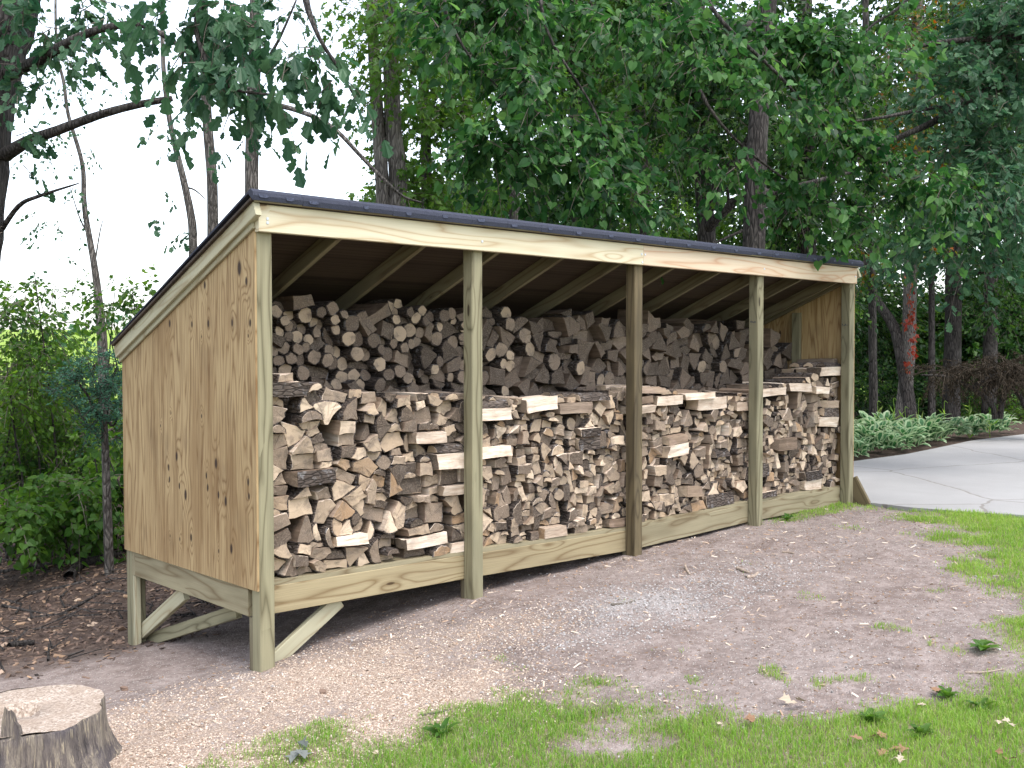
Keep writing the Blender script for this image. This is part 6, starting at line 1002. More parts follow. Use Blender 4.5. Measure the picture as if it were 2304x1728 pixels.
tree('young tree with yellowing leaves deep in the right wood', [P(1990, -150, 21.45), P(1992, 100, 21.45), P(2010, 330, 21.45), P(2012, 620, 21.45), P(2012, 850, 21.45)], [0.036, 0.048, 0.054, 0.06, 0.072], 0,
     c((2000, 90, 17.68, 50, 44), (1975, 220, 17.68, 60, 50), (1930, 330, 17.42, 60, 44), (2050, 170, 17.68, 50, 40), (1890, 300, 17.68, 40, 40), (1900, 585, 17.68, 40, 34), (2000, 545, 17.68, 40, 30), (1850, 545, 17.68, 36, 26)), [([P(1860, 80, 17.68), P(1890, 50, 17.68), P(1945, 14, 17.68), P(1990, -40, 17.68)], [.012, .022, .028, .03])], 'tbark', GR_, leafm='leaf_autumn', tpl=T_MAPLE, per_m3=16, leaves=11, ln=.35, leaf=.075)
# ---- left side
GL = 'slender trees left of the shed'
tree('massive dark trunk at the left edge with long bare curving boughs', [P(20, -300, 8), P(-18, 0, 8), P(-48, 110, 8), P(-70, 240, 8), P(-84, 420, 8), P(-104, 600, 8), P(-150, 900, 8)], [.32, .32, .31, .30, .30, .30, .30], 0,
     c((110, 60, 7.4, 70, 40), (60, 190, 7.6, 50, 40), (40, 330, 7.6, 30, 60), (30, 20, 7.6, 50, 40), (180, 20, 7.2, 60, 30), (20, 470, 7.8, 20, 60)),
     [([P(10, 335, 8), P(60, 305, 7.7), P(120, 283, 7.5), P(210, 250, 7.3), P(290, 228, 7.2), P(372, 213, 7.2)], [.055, .042, .036, .03, .027, .02]),
      ([P(10, 165, 8), P(90, 125, 7.5), P(170, 80, 7.2), P(240, 58, 7), P(310, 56, 6.9), P(400, 110, 6.8), P(430, 170, 6.8)], [.05, .04, .03, .024, .02, .012, .006]),
      ([P(0, 500, 8), P(40, 445, 7.8), P(80, 425, 7.7), P(170, 396, 7.6)], [.022, .017, .014, .005])], 'tbark', None, tpl=T_OAK, leafm='leaf_oak', per_m3=95, leaves=9, ln=.3, leaf=.085, droop=.5, rnd=.9)
tree('thin leaning sapling left of the shed with tiny leaves', [P(120, -60, 12), P(122, 100, 12), P(138, 180, 12), P(148, 250, 12), P(178, 355, 12), P(183, 450, 12), P(204, 575, 12), P(213, 650, 12), P(221, 745, 12), P(226, 900, 12)], [.012, .015, .018, .02, .024, .03, .036, .045, .055, .06], 0,
     c((150, 150, 11.8, 60, 60), (110, 290, 11.8, 50, 40), (190, 330, 11.8, 30, 60), (160, 420, 11.8, 40, 30), (120, 470, 11.8, 50, 26), (200, 190, 11.8, 50, 30), (90, 560, 11.8, 40, 30)),
     [([P(204, 570, 12), P(196, 520, 12), P(172, 470, 12), P(150, 400, 12)], [.016, .013, .008, .004]), ([P(206, 560, 12), P(216, 500, 12), P(224, 470, 12)], [.01, .007, .003])], 'tbark2', GL, tpl=T_RH, leafm='leaf_oak', per_m3=26, leaves=9, ln=.35, leaf=.06)
tree('crooked slender trunk nearest the roof slope, leaning right', [P(350, -100, 11), P(352, 120, 11), P(364, 243, 11), P(382, 329, 11), P(399, 399, 11), P(413, 468, 11), P(417, 520, 11), P(418, 700, 11)], [.02, .022, .026, .032, .036, .042, .045, .05], 0,
     c((350, 275, 10.8, 24, 22), (385, 295, 10.8, 30, 24), (350, 400, 10.8, 14, 50), (345, 480, 10.8, 12, 34), (420, 500, 10.8, 24, 24)), [([P(400, 405, 11), P(420, 410, 11), P(446, 432, 11)], [.012, .009, .004])], 'tbark2', GL, tpl=T_OAK, leafm='leaf_oak', per_m3=60, leaves=9, ln=.22, leaf=.08)
tree('straight slender trunk second from the roof peak', [P(438, -250, 11.2), P(440, 50, 11.2), P(447, 243, 11.2), P(458, 382, 11.2), P(460, 490, 11.2), P(460, 700, 11.2)], [.045, .048, .052, .056, .058, .06], 0,
     c((475, 280, 11, 18, 26), (500, 320, 11, 18, 14), (445, 200, 11, 30, 30)), (), 'tbark2', GL, tpl=T_OAK, leafm='leaf_oak', per_m3=60, leaves=8, ln=.25, leaf=.08)
tree('straight slender trunk rising directly from behind the roof peak', [P(556, -250, 10), P(552, 20, 10), P(550, 120, 10), P(546, 243, 10), P(543, 400, 10), P(543, 640, 10)], [.052, .056, .06, .062, .065, .07], 0,
     c((520, 250, 9.8, 22, 26), (600, 20, 9.8, 60, 30), (515, 90, 9.8, 50, 40)),
     [([P(548, 222, 10), P(600, 228, 9.8), P(640, 238, 9.7), P(690, 258, 9.6), P(730, 285, 9.5), P(782, 340, 9.5), P(834, 393, 9.5), P(872, 425, 9.6), P(910, 437, 9.7)], [.03, .025, .023, .021, .02, .018, .016, .012, .008]),
      ([P(690, 258, 9.6), P(735, 250, 9.5), P(775, 232, 9.5)], [.008, .006, .003]), ([P(556, 160, 10), P(600, 90, 9.8), P(640, 0, 9.6)], [.018, .014, .008]),
      ([P(552, 195, 10), P(500, 175, 9.8), P(430, 110, 9.6), P(380, 60, 9.6)], [.014, .012, .009, .005])], 'tbark2', GL, tpl=T_OAK, leafm='leaf_oak', per_m3=60, leaves=8, ln=.25, leaf=.085)
# the oak bough with large leaves hanging into the upper left of the view
ob = c((330, 20, 6.6, 40, 26), (400, 30, 6.6, 50, 40), (470, 60, 6.5, 60, 50), (400, 110, 6.5, 46, 36), (350, 140, 6.5, 24, 14), (440, 170, 6.4, 60, 44), (500, 195, 6.4, 60, 36), (560, 170, 6.4, 50, 40), (620, 120, 6.5, 50, 40), (680, 110, 6.5, 50, 46), (740, 160, 6.5, 36, 50), (690, 190, 6.5, 50, 34), (600, 210, 6.4, 40, 22), (540, 90, 6.5, 50, 50), (480, 10, 6.6, 60, 30), (790, 170, 6.6, 24, 34), (235, 40, 6.7, 44, 26), (200, 85, 6.7, 14, 16), (255, 85, 6.7, 16, 20))
tree('oak boughs hanging into view at the upper left, large lobed leaves', [P(560, -560, 7.6), P(640, -420, 7.7), P(700, -300, 7.7)], [.05, .06, .07], 0, ob,
     [([P(700, -300, 7.7), P(520, -120, 6.9), P(430, 20, 6.6), P(440, 120, 6.5), P(500, 190, 6.4), P(600, 205, 6.4)], [.05, .03, .018, .014, .01, .005]),
      ([P(700, -300, 7.7), P(660, -60, 6.8), P(680, 60, 6.5), P(740, 160, 6.5), P(760, 200, 6.5)], [.05, .028, .015, .01, .005])], 'tbark', None, 'oak_branch', T_OAK, 'leaf_oak', cat='branch', base=False, per_m3=100, leaves=8, ln=.26, leaf=.105, droop=.8, rnd=.85)
# juniper beside the end wall
jb = c((165, 795, 8.6, 34, 9), (215, 775, 8.5, 40, 12), (255, 785, 8.4, 30, 14), (135, 812, 8.7, 26, 7), (200, 822, 8.5, 46, 13), (250, 835, 8.3, 30, 16), (160, 845, 8.7, 40, 11), (225, 868, 8.5, 46, 14), (175, 888, 8.6, 34, 10), (262, 880, 8.3, 20, 16), (215, 910, 8.6, 36, 13), (245, 935, 8.5, 24, 12), (190, 930, 8.7, 24, 9))
NJ = np.random.RandomState(77)
root = tag(empty('juniper_tree', ground_at(P(236, 1180, 8.9))), 'blue-green juniper with a bare grey trunk close to the plywood end wall', 'tree')
jo = -np.array(root.location)
tube('trunk', [np.array(root.location)+jo, P(232, 1120, 8.8)+jo, P(228, 1000, 8.7)+jo, P(224, 900, 8.6)+jo, P(215, 830, 8.6)+jo], [.042, .036, .032, .026, .012], M['tbark2'], root, 8, seed=4)
for k, q in enumerate([(150, 812), (255, 790), (190, 790), (262, 880), (165, 880)]): tube('branch', [P(226, 930-k*12, 8.65)+jo, P((226+q[0])/2, q[1]+40, 8.6)+jo, P(*q, 8.6)+jo], [.016, .010, .004], M['tbark'], root, 6, seed=k)
pos, d, nr, sz, tw = sprays(NJ, jb, 900, 22, .17, .034, .1, .8, .8, .9)
leaf_mesh('crown', pos+jo, d, nr, sz, T_RH, M['leaf_juniper'], root, None, .55); twig_mesh('twigs', (tw[0]+jo, tw[1]+jo, tw[2], tw[3]), M['tbark'], root)

SHRUB = 1.9
# shrubs: (label, blobs, density, leaf size, material, template)
def shrub(label, blobs, stems, dens, leaf, mat, tpl=T_RH, group='shrubs behind and beside the shed', seed=0, **kw):
    rs = np.random.RandomState(500+seed); cx = np.mean([b_[0] for b_ in blobs], 0); g = ground_at(cx); root = tag(empty('shrub', g), label, 'shrub', group); off = -g
    for k in range(stems):
        e = blobs[rs.randint(len(blobs))]; top = np.array(e[0])+rs.randn(3)*.1; b0 = g+np.array([*rs.uniform(-.25, .25, 2), .0])
        tube('stem', [b0+off, (b0*.55+top*.45)+rs.randn(3)*[.08, .08, .03]+off, top+off], [.016, .011, .004], M['tbark'], root, 6, 4, seed=k+seed)
    pos, d, nr, sz, tw = sprays(rs, blobs, dens*SHRUB, kw.pop('leaves', 11), kw.pop('ln', .36), leaf, .35, **kw)
    gl = gz0(pos[:, 0], pos[:, 1]); k_ = pos[:, 2] > gl; pos, d, nr, sz = pos[k_], d[k_], nr[k_], sz[k_]
    leaf_mesh('foliage', pos+off, d, nr, sz, tpl, M[mat], root)
    twig_mesh('twigs', (tw[0]+off, tw[1]+off, tw[2], tw[3]), M['twig'], root)
    return root
shrub('feathery pale green bush rising above the juniper by the eave', c((265, 640, 11, 40, 30), (250, 680, 11, 44, 30), (290, 610, 11, 30, 20), (230, 650, 11, 40, 24), (320, 640, 11, 30, 30)), 3, 48, .07, 'leaf_shrub', seed=1)
shrub('leafy bush at the left edge with branch tips against the sky', c((60, 640, 10, 50, 30), (30, 720, 10, 60, 50), (100, 700, 10, 50, 40), (70, 800, 9.8, 70, 60), (20, 850, 9.6, 60, 60), (110, 620, 10, 40, 16), (140, 650, 10, 30, 14)), 5, 75, .06, 'leaf_shrub', seed=2)
shrub('sunlit yellow-green thicket left of the juniper trunk', c((110, 880, 10.4, 80, 70), (60, 960, 10.2, 80, 60), (160, 980, 10.4, 80, 60), (20, 1010, 10, 60, 60), (120, 1050, 10, 90, 50)), 6, 60, .065, 'leaf_shrub', seed=3)
shrub('dark green broad-leaved thicket in the shade under the juniper', c((190, 1060, 9.4, 70, 40), (100, 1110, 9.2, 80, 40), (30, 1120, 9, 60, 50), (220, 1110, 9.4, 50, 30), (160, 1130, 9.4, 60, 26)), 5, 75, .07, 'leaf_maple', T_HEART, seed=4)
shrub('green bush squeezed between the juniper and the end wall', c((262, 960, 9.6, 30, 60), (255, 1040, 9.4, 34, 50), (262, 1100, 9.4, 26, 40)), 3, 80, .08, 'leaf_shrub', T_HEART, seed=5)
shrub('tall sunlit bush farther back behind the left thicket', c((150, 760, 15, 70, 30), (60, 800, 15, 80, 50), (200, 860, 15, 90, 70), (100, 930, 15, 110, 70), (230, 980, 15, 90, 70), (30, 1000, 15, 90, 70)), 4, 20, .10, 'leaf_shrub', seed=6)
for k, (u, v, dd, r, rv, lb, mt) in enumerate([(700, 470, 17, 120, 40, 'low green bush just visible above the left part of the roof', 'leaf_maple'), (860, 440, 15, 110, 36, 'bright green bush behind the roof below the double stem', 'leaf_shrub'), (1000, 445, 15, 110, 40, 'bright bush behind the roof left of the pale thin stem', 'leaf_maple'), (1160, 460, 16, 110, 34, 'dark bush behind the middle of the roof', 'leaf_dark'),
                                           (1420, 490, 16, 110, 36, 'bright bush behind the roof over the third bay', 'leaf_shrub'), (1600, 500, 16, 110, 36, 'green bush behind the roof over the fourth bay', 'leaf_maple'), (1760, 545, 17, 100, 40, 'dark bush behind the right end of the roof', 'leaf_dark')]):
    if k == 0: continue
    shrub(lb, c((u, v, dd, r, rv), (u+40, v-rv*.6, dd+.5, r*.6, rv*.8), (u-50, v+20, dd, r*.7, rv), (u, v+110, dd, r, 70)), 4, 13, .09, mt, seed=20+k)
rw = [(1870, 700, 25, 110, 110, 'tall dark shrub behind the straight trunk by the last post', 'leaf_dark'), (1990, 740, 26, 110, 100, 'dark shrub behind the red creeper', 'leaf_maple'), (2120, 700, 26, 120, 100, 'dark shrub above the brown brush', 'leaf_dark'), (2230, 740, 25, 110, 110, 'dark shrub at the right edge of the wood', 'leaf_dark'),
      (1870, 860, 23, 70, 60, 'dark low shrub left of the hostas', 'leaf_dark'), (2000, 860, 24, 110, 50, 'dark low shrub behind the middle of the hosta bed', 'leaf_dark'), (2130, 870, 24, 110, 44, 'low green shrub under the brown brush', 'leaf_maple'), (2220, 885, 23, 90, 40, 'light green weeds at the edge of the driveway on the right', 'leaf_shrub')]
for k, (u, v, dd, r, rv, lb, mt) in enumerate(rw):
    shrub(lb, c((u, v, dd, r, rv), (u+r*.5, v-rv*.5, dd+.5, r*.6, rv*.8), (u-r*.5, v+10, dd-.5, r*.7, rv*.9)), 4, 6 if k < 4 else 8, .10, mt, seed=40+k, leaves=13, ln=.45)
# the wood beyond reads as one mass
rs = np.random.RandomState(21)
bl = []
for k in range(46):
    u = rs.uniform(1240, 2500); v = rs.uniform(-60, 860); bl.append(PB_(u, v, rs.uniform(24, 30), 120, 110))
for k in range(10): bl.append(PB_(rs.uniform(900, 1300), rs.uniform(380, 480), rs.uniform(24, 30), 110, 50))
pos, d, nr, sz, tw = sprays(rs, bl, 1.5, 16, .9, .19, .5)
k_ = pos[:, 2] > gz0(pos[:, 0], pos[:, 1]); tag(leaf_mesh('background_foliage', pos[k_], d[k_], nr[k_], sz[k_], T_RH, M['leaf_dark']), 'mass of dark foliage deep in the wood behind shed and driveway', 'foliage', None, 'stuff')
# far tree line beyond the field
bl = []
for k in range(60):
    u = -500+k*28; bl.append(PB_(u, 700+rs.uniform(-8, 8), 120+rs.uniform(-6, 6), 34, 16))
pos, d, nr, sz, tw = sprays(rs, bl, .03, 14, 3, .9, .3)
tag(leaf_mesh('distant_treeline', pos, d, nr, sz, T_RH, M['leaf_oak']), 'low distant line of trees beyond the bright field', 'treeline', None, 'stuff')

# brown dead brush arching over the ground by the driveway
g = ground_at(P(2160, 905, 17)); root = tag(empty('dead_bush', g), 'brown dead brush arching over forked stems at the right edge', 'dead bush'); off = -g
for k, L_ in enumerate([[(2150, 905), (2140, 870), (2100, 840), (2050, 815), (1990, 810)], [(2160, 905), (2170, 850), (2200, 820), (2260, 810)], [(2230, 930), (2215, 880), (2190, 840), (2150, 812)], [(2100, 838), (2150, 812), (2220, 800), (2300, 800)]]):
    tube('branch', [P(u, v, 16.8)+off for u, v in L_], [.05, .042, .035, .028, .015][:len(L_)], M['tbark'], root, 8, seed=60+k)
pos, d, nr, sz, tw = sprays(rs, c((2040, 805, 16.8, 50, 14), (2100, 800, 16.8, 50, 14), (2150, 796, 16.8, 50, 18), (2200, 795, 16.8, 50, 18), (2240, 800, 16.8, 40, 22), (2190, 820, 16.8, 60, 14)), 170, 20, .4, .06, .5)
leaf_mesh('dead_needles', pos+off, d, nr, sz, T_RH, M['dead'], root, None, .4); twig_mesh('twigs', (tw[0]+off, tw[1]+off, tw[2]*1.6, tw[3]*1.6), M['dead'], root)

# hostas along the far edge of the driveway
hp = [(9.7, 2.25), (10.2, 2.15), (10.7, 2.2), (11.2, 2.15), (11.7, 2.25), (12.2, 2.35), (12.7, 2.42), (13.2, 2.5), (13.7, 2.6), (14.2, 2.62), (14.8, 2.6), (9.9, 2.8), (10.5, 2.7), (11.1, 2.75), (11.7, 2.8), (12.3, 2.9), (12.9, 3.0), (13.5, 3.1), (14.1, 3.15), (10.3, 3.3), (11.0, 3.35), (11.8, 3.4), (12.6, 3.5), (13.4, 3.65), (9.3, 2.3), (9.2, 2.8), (8.9, 2.4), (15.4, 2.55), (16.0, 2.6), (10.8, 3.9), (11.7, 4.1), (12.7, 4.2), (13.6, 4.4), (14.4, 3.9), (15.0, 3.4)]
TH = np.array([(0, 0, 0), (.15, .10, .10), (.45, .24, .22), (.80, .16, .16), (1.0, 0, .02), (.80, -.16, .16), (.45, -.24, .22), (.15, -.10, .10), (.18, .05, .08), (.45, .14, .18), (.76, .08, .14), (.76, -.08, .14), (.45, -.14, .18), (.18, -.05, .08)])
FH = [(0, 8, 2, 1), (8, 9, 2), (9, 10, 3, 2), (10, 11, 4, 3), (11, 5, 4), (11, 12, 6, 5), (12, 13, 6), (13, 0, 7, 6), (8, 13, 12, 9), (9, 12, 11, 10), (0, 13, 8)]
MH = np.array([1, 1, 1, 1, 1, 1, 1, 1, 0, 0, 0])
NUMW2 = 'first second third fourth fifth sixth seventh eighth ninth tenth eleventh twelfth thirteenth fourteenth fifteenth sixteenth seventeenth eighteenth nineteenth twentieth'.split()
def hosta(x, y, s, seed):
    r = np.random.RandomState(seed); n = 46; az = r.rand(n)*6.283; el = r.uniform(.1, 1.2, n); g = np.array([x, y, float(gz0(x, y))])
    d = np.stack([np.cos(az)*np.cos(el), np.sin(az)*np.cos(el), np.sin(el)-.25], 1); base = np.stack([np.cos(az), np.sin(az), 0*az], 1)*r.uniform(.03, .26, (n, 1))*s+np.array([0, 0, 1.])*r.uniform(.06, .30, (n, 1))*s
    nr = np.stack([-np.cos(az)*.5, -np.sin(az)*.5, 1+0*az], 1)+r.randn(n, 3)*.2
    o = leaf_mesh('hosta', base, d, nr, r.uniform(.20, .34, n)*s, (TH, FH), [M['hosta'], M['hosta_pale']], None, MH); o.location = g; return o
for k, (x, y) in enumerate(hp):
    s = .66+.24*random.Random(k).random(); o = hosta(x+random.Random(k+50).uniform(-.1, .1), y, s, k)
    rowt = 'front row by the concrete' if y < 2.66 else 'back rows'
    place = sum(1 for (a_, b_) in hp if (b_ < 2.66) == (y < 2.66) and a_+.01*b_ < x+.01*y)
    tag(o, NUMW2[place]+' variegated hosta from the left in the '+rowt, 'hosta', 'hostas edging the driveway')
for k, (u, v) in enumerate([(1896, 868), (1930, 862), (1985, 862), (2040, 868), (2095, 858), (1955, 880), (2140, 880)]):
    p = P(u, v, 17.6); g = ground_at(p); r = np.random.RandomState(k); root = tag(empty('grass_stalk', g), f'tall pale seed stalk rising behind the hostas, {["first", "second", "third", "fourth", "fifth", "sixth", "seventh"][sorted([1896,1930,1955,1985,2040,2095,2140]).index(u)]} from the left', 'seed stalk', 'seed stalks behind the hostas')
    tube('stem', [np.zeros(3), (p-g)*.6+r.randn(3)*.02, p-g, (p-g)+np.array([.06, -.03, -.02])], [.006, .005, .005, .004], M['grass'], root, 5, 4)
    leaf_mesh('blade', r.rand(9, 1)*(p-g)*.8, np.stack([r.randn(9), r.randn(9), 1+0*r.rand(9)], 1), r.randn(9, 3), r.uniform(.12, .25, 9), T_RH, M['grass'], root, None, .16)

# ------------------------------------------------------------------ stump with sawdust on its cut top
SC0 = np.array([-1.44, .0, 0.])
_d = _F+_R*(46*K-1152)/FPX+_U*(864-1535*K)/FPX; tt_ = (-.215-CAM[2])/_d[2]; SC0 = CAM+tt_*_d
root = tag(empty('tree_stump', (SC0[0], SC0[1], SC0[2]-.30)), 'broad sawn tree stump with sawdust on top at the lower left', 'stump')
n = 96; ang = np.arange(n)*2*math.pi/n; V = []
def srad(a, z): return (.335+.10*(1-z)**2.4+.05*(1-z)**2*np.sin(a*5+1)+.010*np.sin(a*9+2)+.014*np.sin(a*3)+.0025*np.sin(a*29)+.0015*np.sin(a*41+z*5))
lv = [0, .15, .3, .45, .6, .75, .88, .97, 1.0]
for z in lv:
    rr2 = srad(ang, z)*(1 if z < 1 else .985); V.append(np.stack([rr2*np.cos(ang), rr2*np.sin(ang), np.full(n, -.04+z*.34+0)+0*ang], 1))
m_ = len(lv); F = [(i*n+k, i*n+(k+1) % n, (i+1)*n+(k+1) % n, (i+1)*n+k) for i in range(m_-1) for k in range(n)]
t = NT('stump_bark'); l = t.obj(); st_ = t.noise(t.scale(l, (26, 26, 3.2)), 1., 5, .72); f2 = t.noise(t.scale(l, (90, 90, 9)), 1., 3, .7); bb = t.noise(l, 5., 3)
col = t.ramp(st_, [(.32, (.035, .03, .032)), (.5, (.12, .10, .09)), (.66, (.26, .22, .17))]); col = t.mix(t.math('MULTIPLY', t.mr(f2, .55, .7), .6), col, (.42, .35, .24)); col = t.mix(t.mr(bb, .5, .7, 0, .5), col, (.06, .055, .07))
M['stump'] = t.out(col, .95, t.math('ADD', st_, t.math('MULTIPLY', f2, .5)), .02)
link('bark', pymesh('bark', np.concatenate(V), F, None, True), root, M['stump'])
t = NT('sawn_wood_under_sawdust'); l = t.obj(); v = t.n('ShaderNodeTexVoronoi', {'Vector': l, 'Scale': 130.}); s0 = t.n('ShaderNodeSeparateColor', {0: v.outputs['Color']}).outputs[0]
col = t.ramp(s0, [(0, (.20, .15, .115)), (.5, (.32, .26, .21)), (1, (.44, .375, .32))]); col = t.mix(t.mr(t.noise(l, 7., 3), .45, .6, 0, .55), col, (.26, .20, .155))
M['sawdust'] = t.out(col, .95, s0, .006)
rings = [0, .25, .5, .75, .92, .985]; V = [(0, 0, 0)]; F = []
for z in rings[1:]:
    rr2 = srad(ang, 1.)*z; V += [(a_*math.cos(b_), a_*math.sin(b_), .302+.006*math.sin(a_*40+b_*3)) for a_, b_ in zip(rr2, ang)]
F += [(0, 1+k, 1+(k+1) % n) for k in range(n)]+[(1+i*n+k, 1+(i+1)*n+k, 1+(i+1)*n+(k+1) % n, 1+i*n+(k+1) % n) for i in range(4) for k in range(n)]
link('cut_top', pymesh('cut_top', V, F, None, True), root, M['sawdust'])
# splintered hinge wood standing at the rim nearest the viewer
sp_ = unit(np.array([CAM[0]-SC0[0], CAM[1]-SC0[1], 0]))*.315+np.array([_R[0], _R[1], 0])*-.03; V = []; F = []
wv = np.array([_R[0], _R[1], 0]); dv = -unit(np.array([_F[0], _F[1], 0])); q_ = [(-.035, .05), (-.03, .085), (-.020, .135), (-.008, .115), (.006, .120), (.016, .075), (.028, .06), (.034, .03)]
for s_ in (0, .03):
    for (a_, h_) in q_: V.append(sp_+wv*a_+dv*s_+np.array([0, 0, .29+h_*(1 if s_ else .8)]))
    V.append(sp_+wv*.04+dv*s_+np.array([0, 0, .12])); V.append(sp_-wv*.05+dv*s_+np.array([0, 0, .12]))
F = [tuple(range(10)), tuple(range(10, 20))[::-1]]+[(k, (k+1) % 10, (k+1) % 10+10, k+10) for k in range(10)]
link('splinter', pymesh('splinter', V, F), root, M['stump'])

# ------------------------------------------------------------------ loose things on the ground
rs = np.random.RandomState(31)
def scatter(n, x0, x1, y0, y1, mask, jit=1.):
    x = rs.uniform(x0, x1, n); y = rs.uniform(y0, y1, n); k = rs.rand(n) < mask(x, y); return x[k], y[k]
def flakes(name, x, y, size, aspect, mats, label, cat, thick=.12, midx=True):
    N = len(x); T = np.array([(-.5, -.5, 0), (.5, -.42, 0), (.46, .5, 0), (-.5, .4, 0), (-.44, -.44, 1), (.44, -.36, 1), (.4, .44, 1), (-.44, .36, 1)], float)
    F = [(0, 3, 2, 1), (4, 5, 6, 7), (0, 1, 5, 4), (1, 2, 6, 5), (2, 3, 7, 6), (3, 0, 4, 7)]
    az = rs.rand(N)*6.283; ti = rs.randn(N, 2)*.28; d = np.stack([np.cos(az), np.sin(az), ti[:, 0]], 1); d = unit(d); u = unit(np.stack([ti[:, 1], ti[:, 0], 1+0*az], 1)); s = unit(np.cross(u, d)); u = np.cross(d, s)
    L = size*rs.uniform(.5, 1.6, N); W_ = L/aspect*rs.uniform(.6, 1.4, N); H_ = np.minimum(W_*.5, L*thick)
    pos = np.stack([x, y, gz(x, y)+H_*.1+chip_mask(x, y)*.006], 1)
    V = pos[:, None]+L[:, None, None]*T[None, :, 0:1]*d[:, None]+W_[:, None, None]*T[None, :, 1:2]*s[:, None]+H_[:, None, None]*T[None, :, 2:3]*u[:, None]
    loops = (np.array([i for f in F for i in f])[None]+8*np.arange(N)[:, None]).ravel()
    me = np_mesh(name, V.reshape(-1, 3), loops, np.arange(6*N)*4, np.full(6*N, 4)); return tag(link(name, me, None, mats), label, cat, None, 'stuff')
def rpi(name, cols, rough=.9):
    t = NT(name); r = t.n('ShaderNodeNewGeometry').outputs['Random Per Island']; n = len(cols); return t.out(t.ramp(r, [(i/(n-1), c_) for i, c_ in enumerate(cols)]), rough)
M['chip'] = rpi('pale_wood_chip', [(.22, .16, .12), (.36, .28, .22), (.48, .39, .31), (.62, .53, .45), (.33, .22, .15)])
M['chipd'] = rpi('brown_wood_chip', [(.09, .06, .045), (.20, .13, .085), (.33, .22, .14), (.14, .09, .07), (.40, .30, .22)])
M['stone'] = rpi('small_stone', [(.20, .18, .17), (.30, .28, .27), (.42, .40, .39), (.26, .22, .20)])
M['litter'] = rpi('dark_bark_litter', [(.025, .018, .015), (.06, .042, .035), (.11, .075, .055), (.18, .12, .09), (.05, .04, .04), (.28, .19, .13)])
shy = lambda x, y: ~((x > -.1) & (x < 6.3) & (y > .05) & (y < 1.8))
x, y = scatter(90000, -2.6, 2.2, -2.4, .4, chip_mask); flakes('sawdust_chips', x, y, .0075, 1.6, M['chip'], 'pale sawdust and wood chips scattered over the dirt by the stump', 'sawdust', .3)
x, y = scatter(16000, -2.5, 6.2, -2.9, .5, lambda x, y: .5*(seg_sd(x, y, GR) < .2)*(1-smooth(5.9, 6.1, x)*(y < .2))); flakes('dirt_chips', x, y, .013, 2.0, M['chipd'], 'small brown chips of bark and wood on the bare dirt', 'chips')
x, y = scatter(1500, -1., 6.0, -2.6, .1, lambda x, y: .4*(seg_sd(x, y, GR) < .1)); flakes('wood_slivers', x, y, .035, 5., M['chip'], 'pale slivers of split wood lying on the dirt', 'slivers')
x, y = scatter(22000, .8, 4.0, -1.4, -.2, gravel_mask); flakes('gravel', x, y, .008, 1.2, M['stone'], 'patch of light grey gravel in the middle of the dirt', 'gravel', .6)
x, y = scatter(3500, -2, 6.1, -2.9, .3, lambda x, y: .35+0*x); flakes('pebbles', x, y, .009, 1.2, M['stone'], 'pebbles sprinkled over the dirt', 'pebbles', .6)
hm = lambda x, y: smooth(.9, 2.4, y+np.where(x < -.9, (-.9-x)*.6, 0))
x, y = scatter(26000, -3.2, 4.5, .8, 8.0, hm); flakes('bark_litter', x, y, .034, 3.0, M['litter'], 'dark litter of bark flakes and twigs under the trees', 'litter', .15)
x, y = scatter(1600, -3, 3, 1.0, 6, lambda x, y: .7*hm(x, y)); flakes('pale_litter', x, y, .05, 2.2, M['chipd'], 'brown split chips among the dark litter', 'litter')
xs_ = rs.uniform(-3.2, 4, 900); ys_ = rs.uniform(.8, 7.5, 900); kk_ = rs.rand(900) < hm(xs_, ys_); xs_, ys_ = xs_[kk_], ys_[kk_]
az_ = rs.rand(len(xs_))*3.14; ls_ = rs.uniform(.05, .45, len(xs_))**1.2; p0_ = np.stack([xs_, ys_, gz(xs_, ys_)+.012], 1)
p1_ = p0_+np.stack([np.cos(az_)*ls_, np.sin(az_)*ls_, rs.uniform(-.01, .05, len(xs_))], 1); q_r = rs.uniform(.003, .011, len(xs_))
tag(twig_mesh('fallen_twigs', (p0_, p1_, q_r, q_r*.6), M['tbark']), 'tangle of fallen twigs over the dark litter', 'twigs', None, 'stuff')
def stick(p0, p1, r, label, mat, name='fallen_branch', cat='branch', group=None, bend=.04, seed=0):
    a = np.array([*p0, float(gz(*p0))+r*.7]); b_ = np.array([*p1, float(gz(*p1))+r*.7]); mid = (a+b_)/2+np.array([0, 0, 0*bend])+np.random.RandomState(seed).randn(3)*[bend, bend, .004]
    o = tube(name, [a-a, mid-a, b_-a], [r, r*.9, r*.7], M[mat], None, 8, 4, .08, seed); o.location = a; return tag(o, label, cat, group)
def gp(u, v):
    z = -.3
    dd = _F+_R*(u*K-1152)/FPX+_U*(864-v*K)/FPX
    for _ in range(25):
        p = CAM+dd*((z-CAM[2])/dd[2]); z = .5*z+.5*float(gz0(p[0], p[1]))
    return (float(p[0]), float(p[1]))
GB = 'fallen branches in the litter behind the shed'
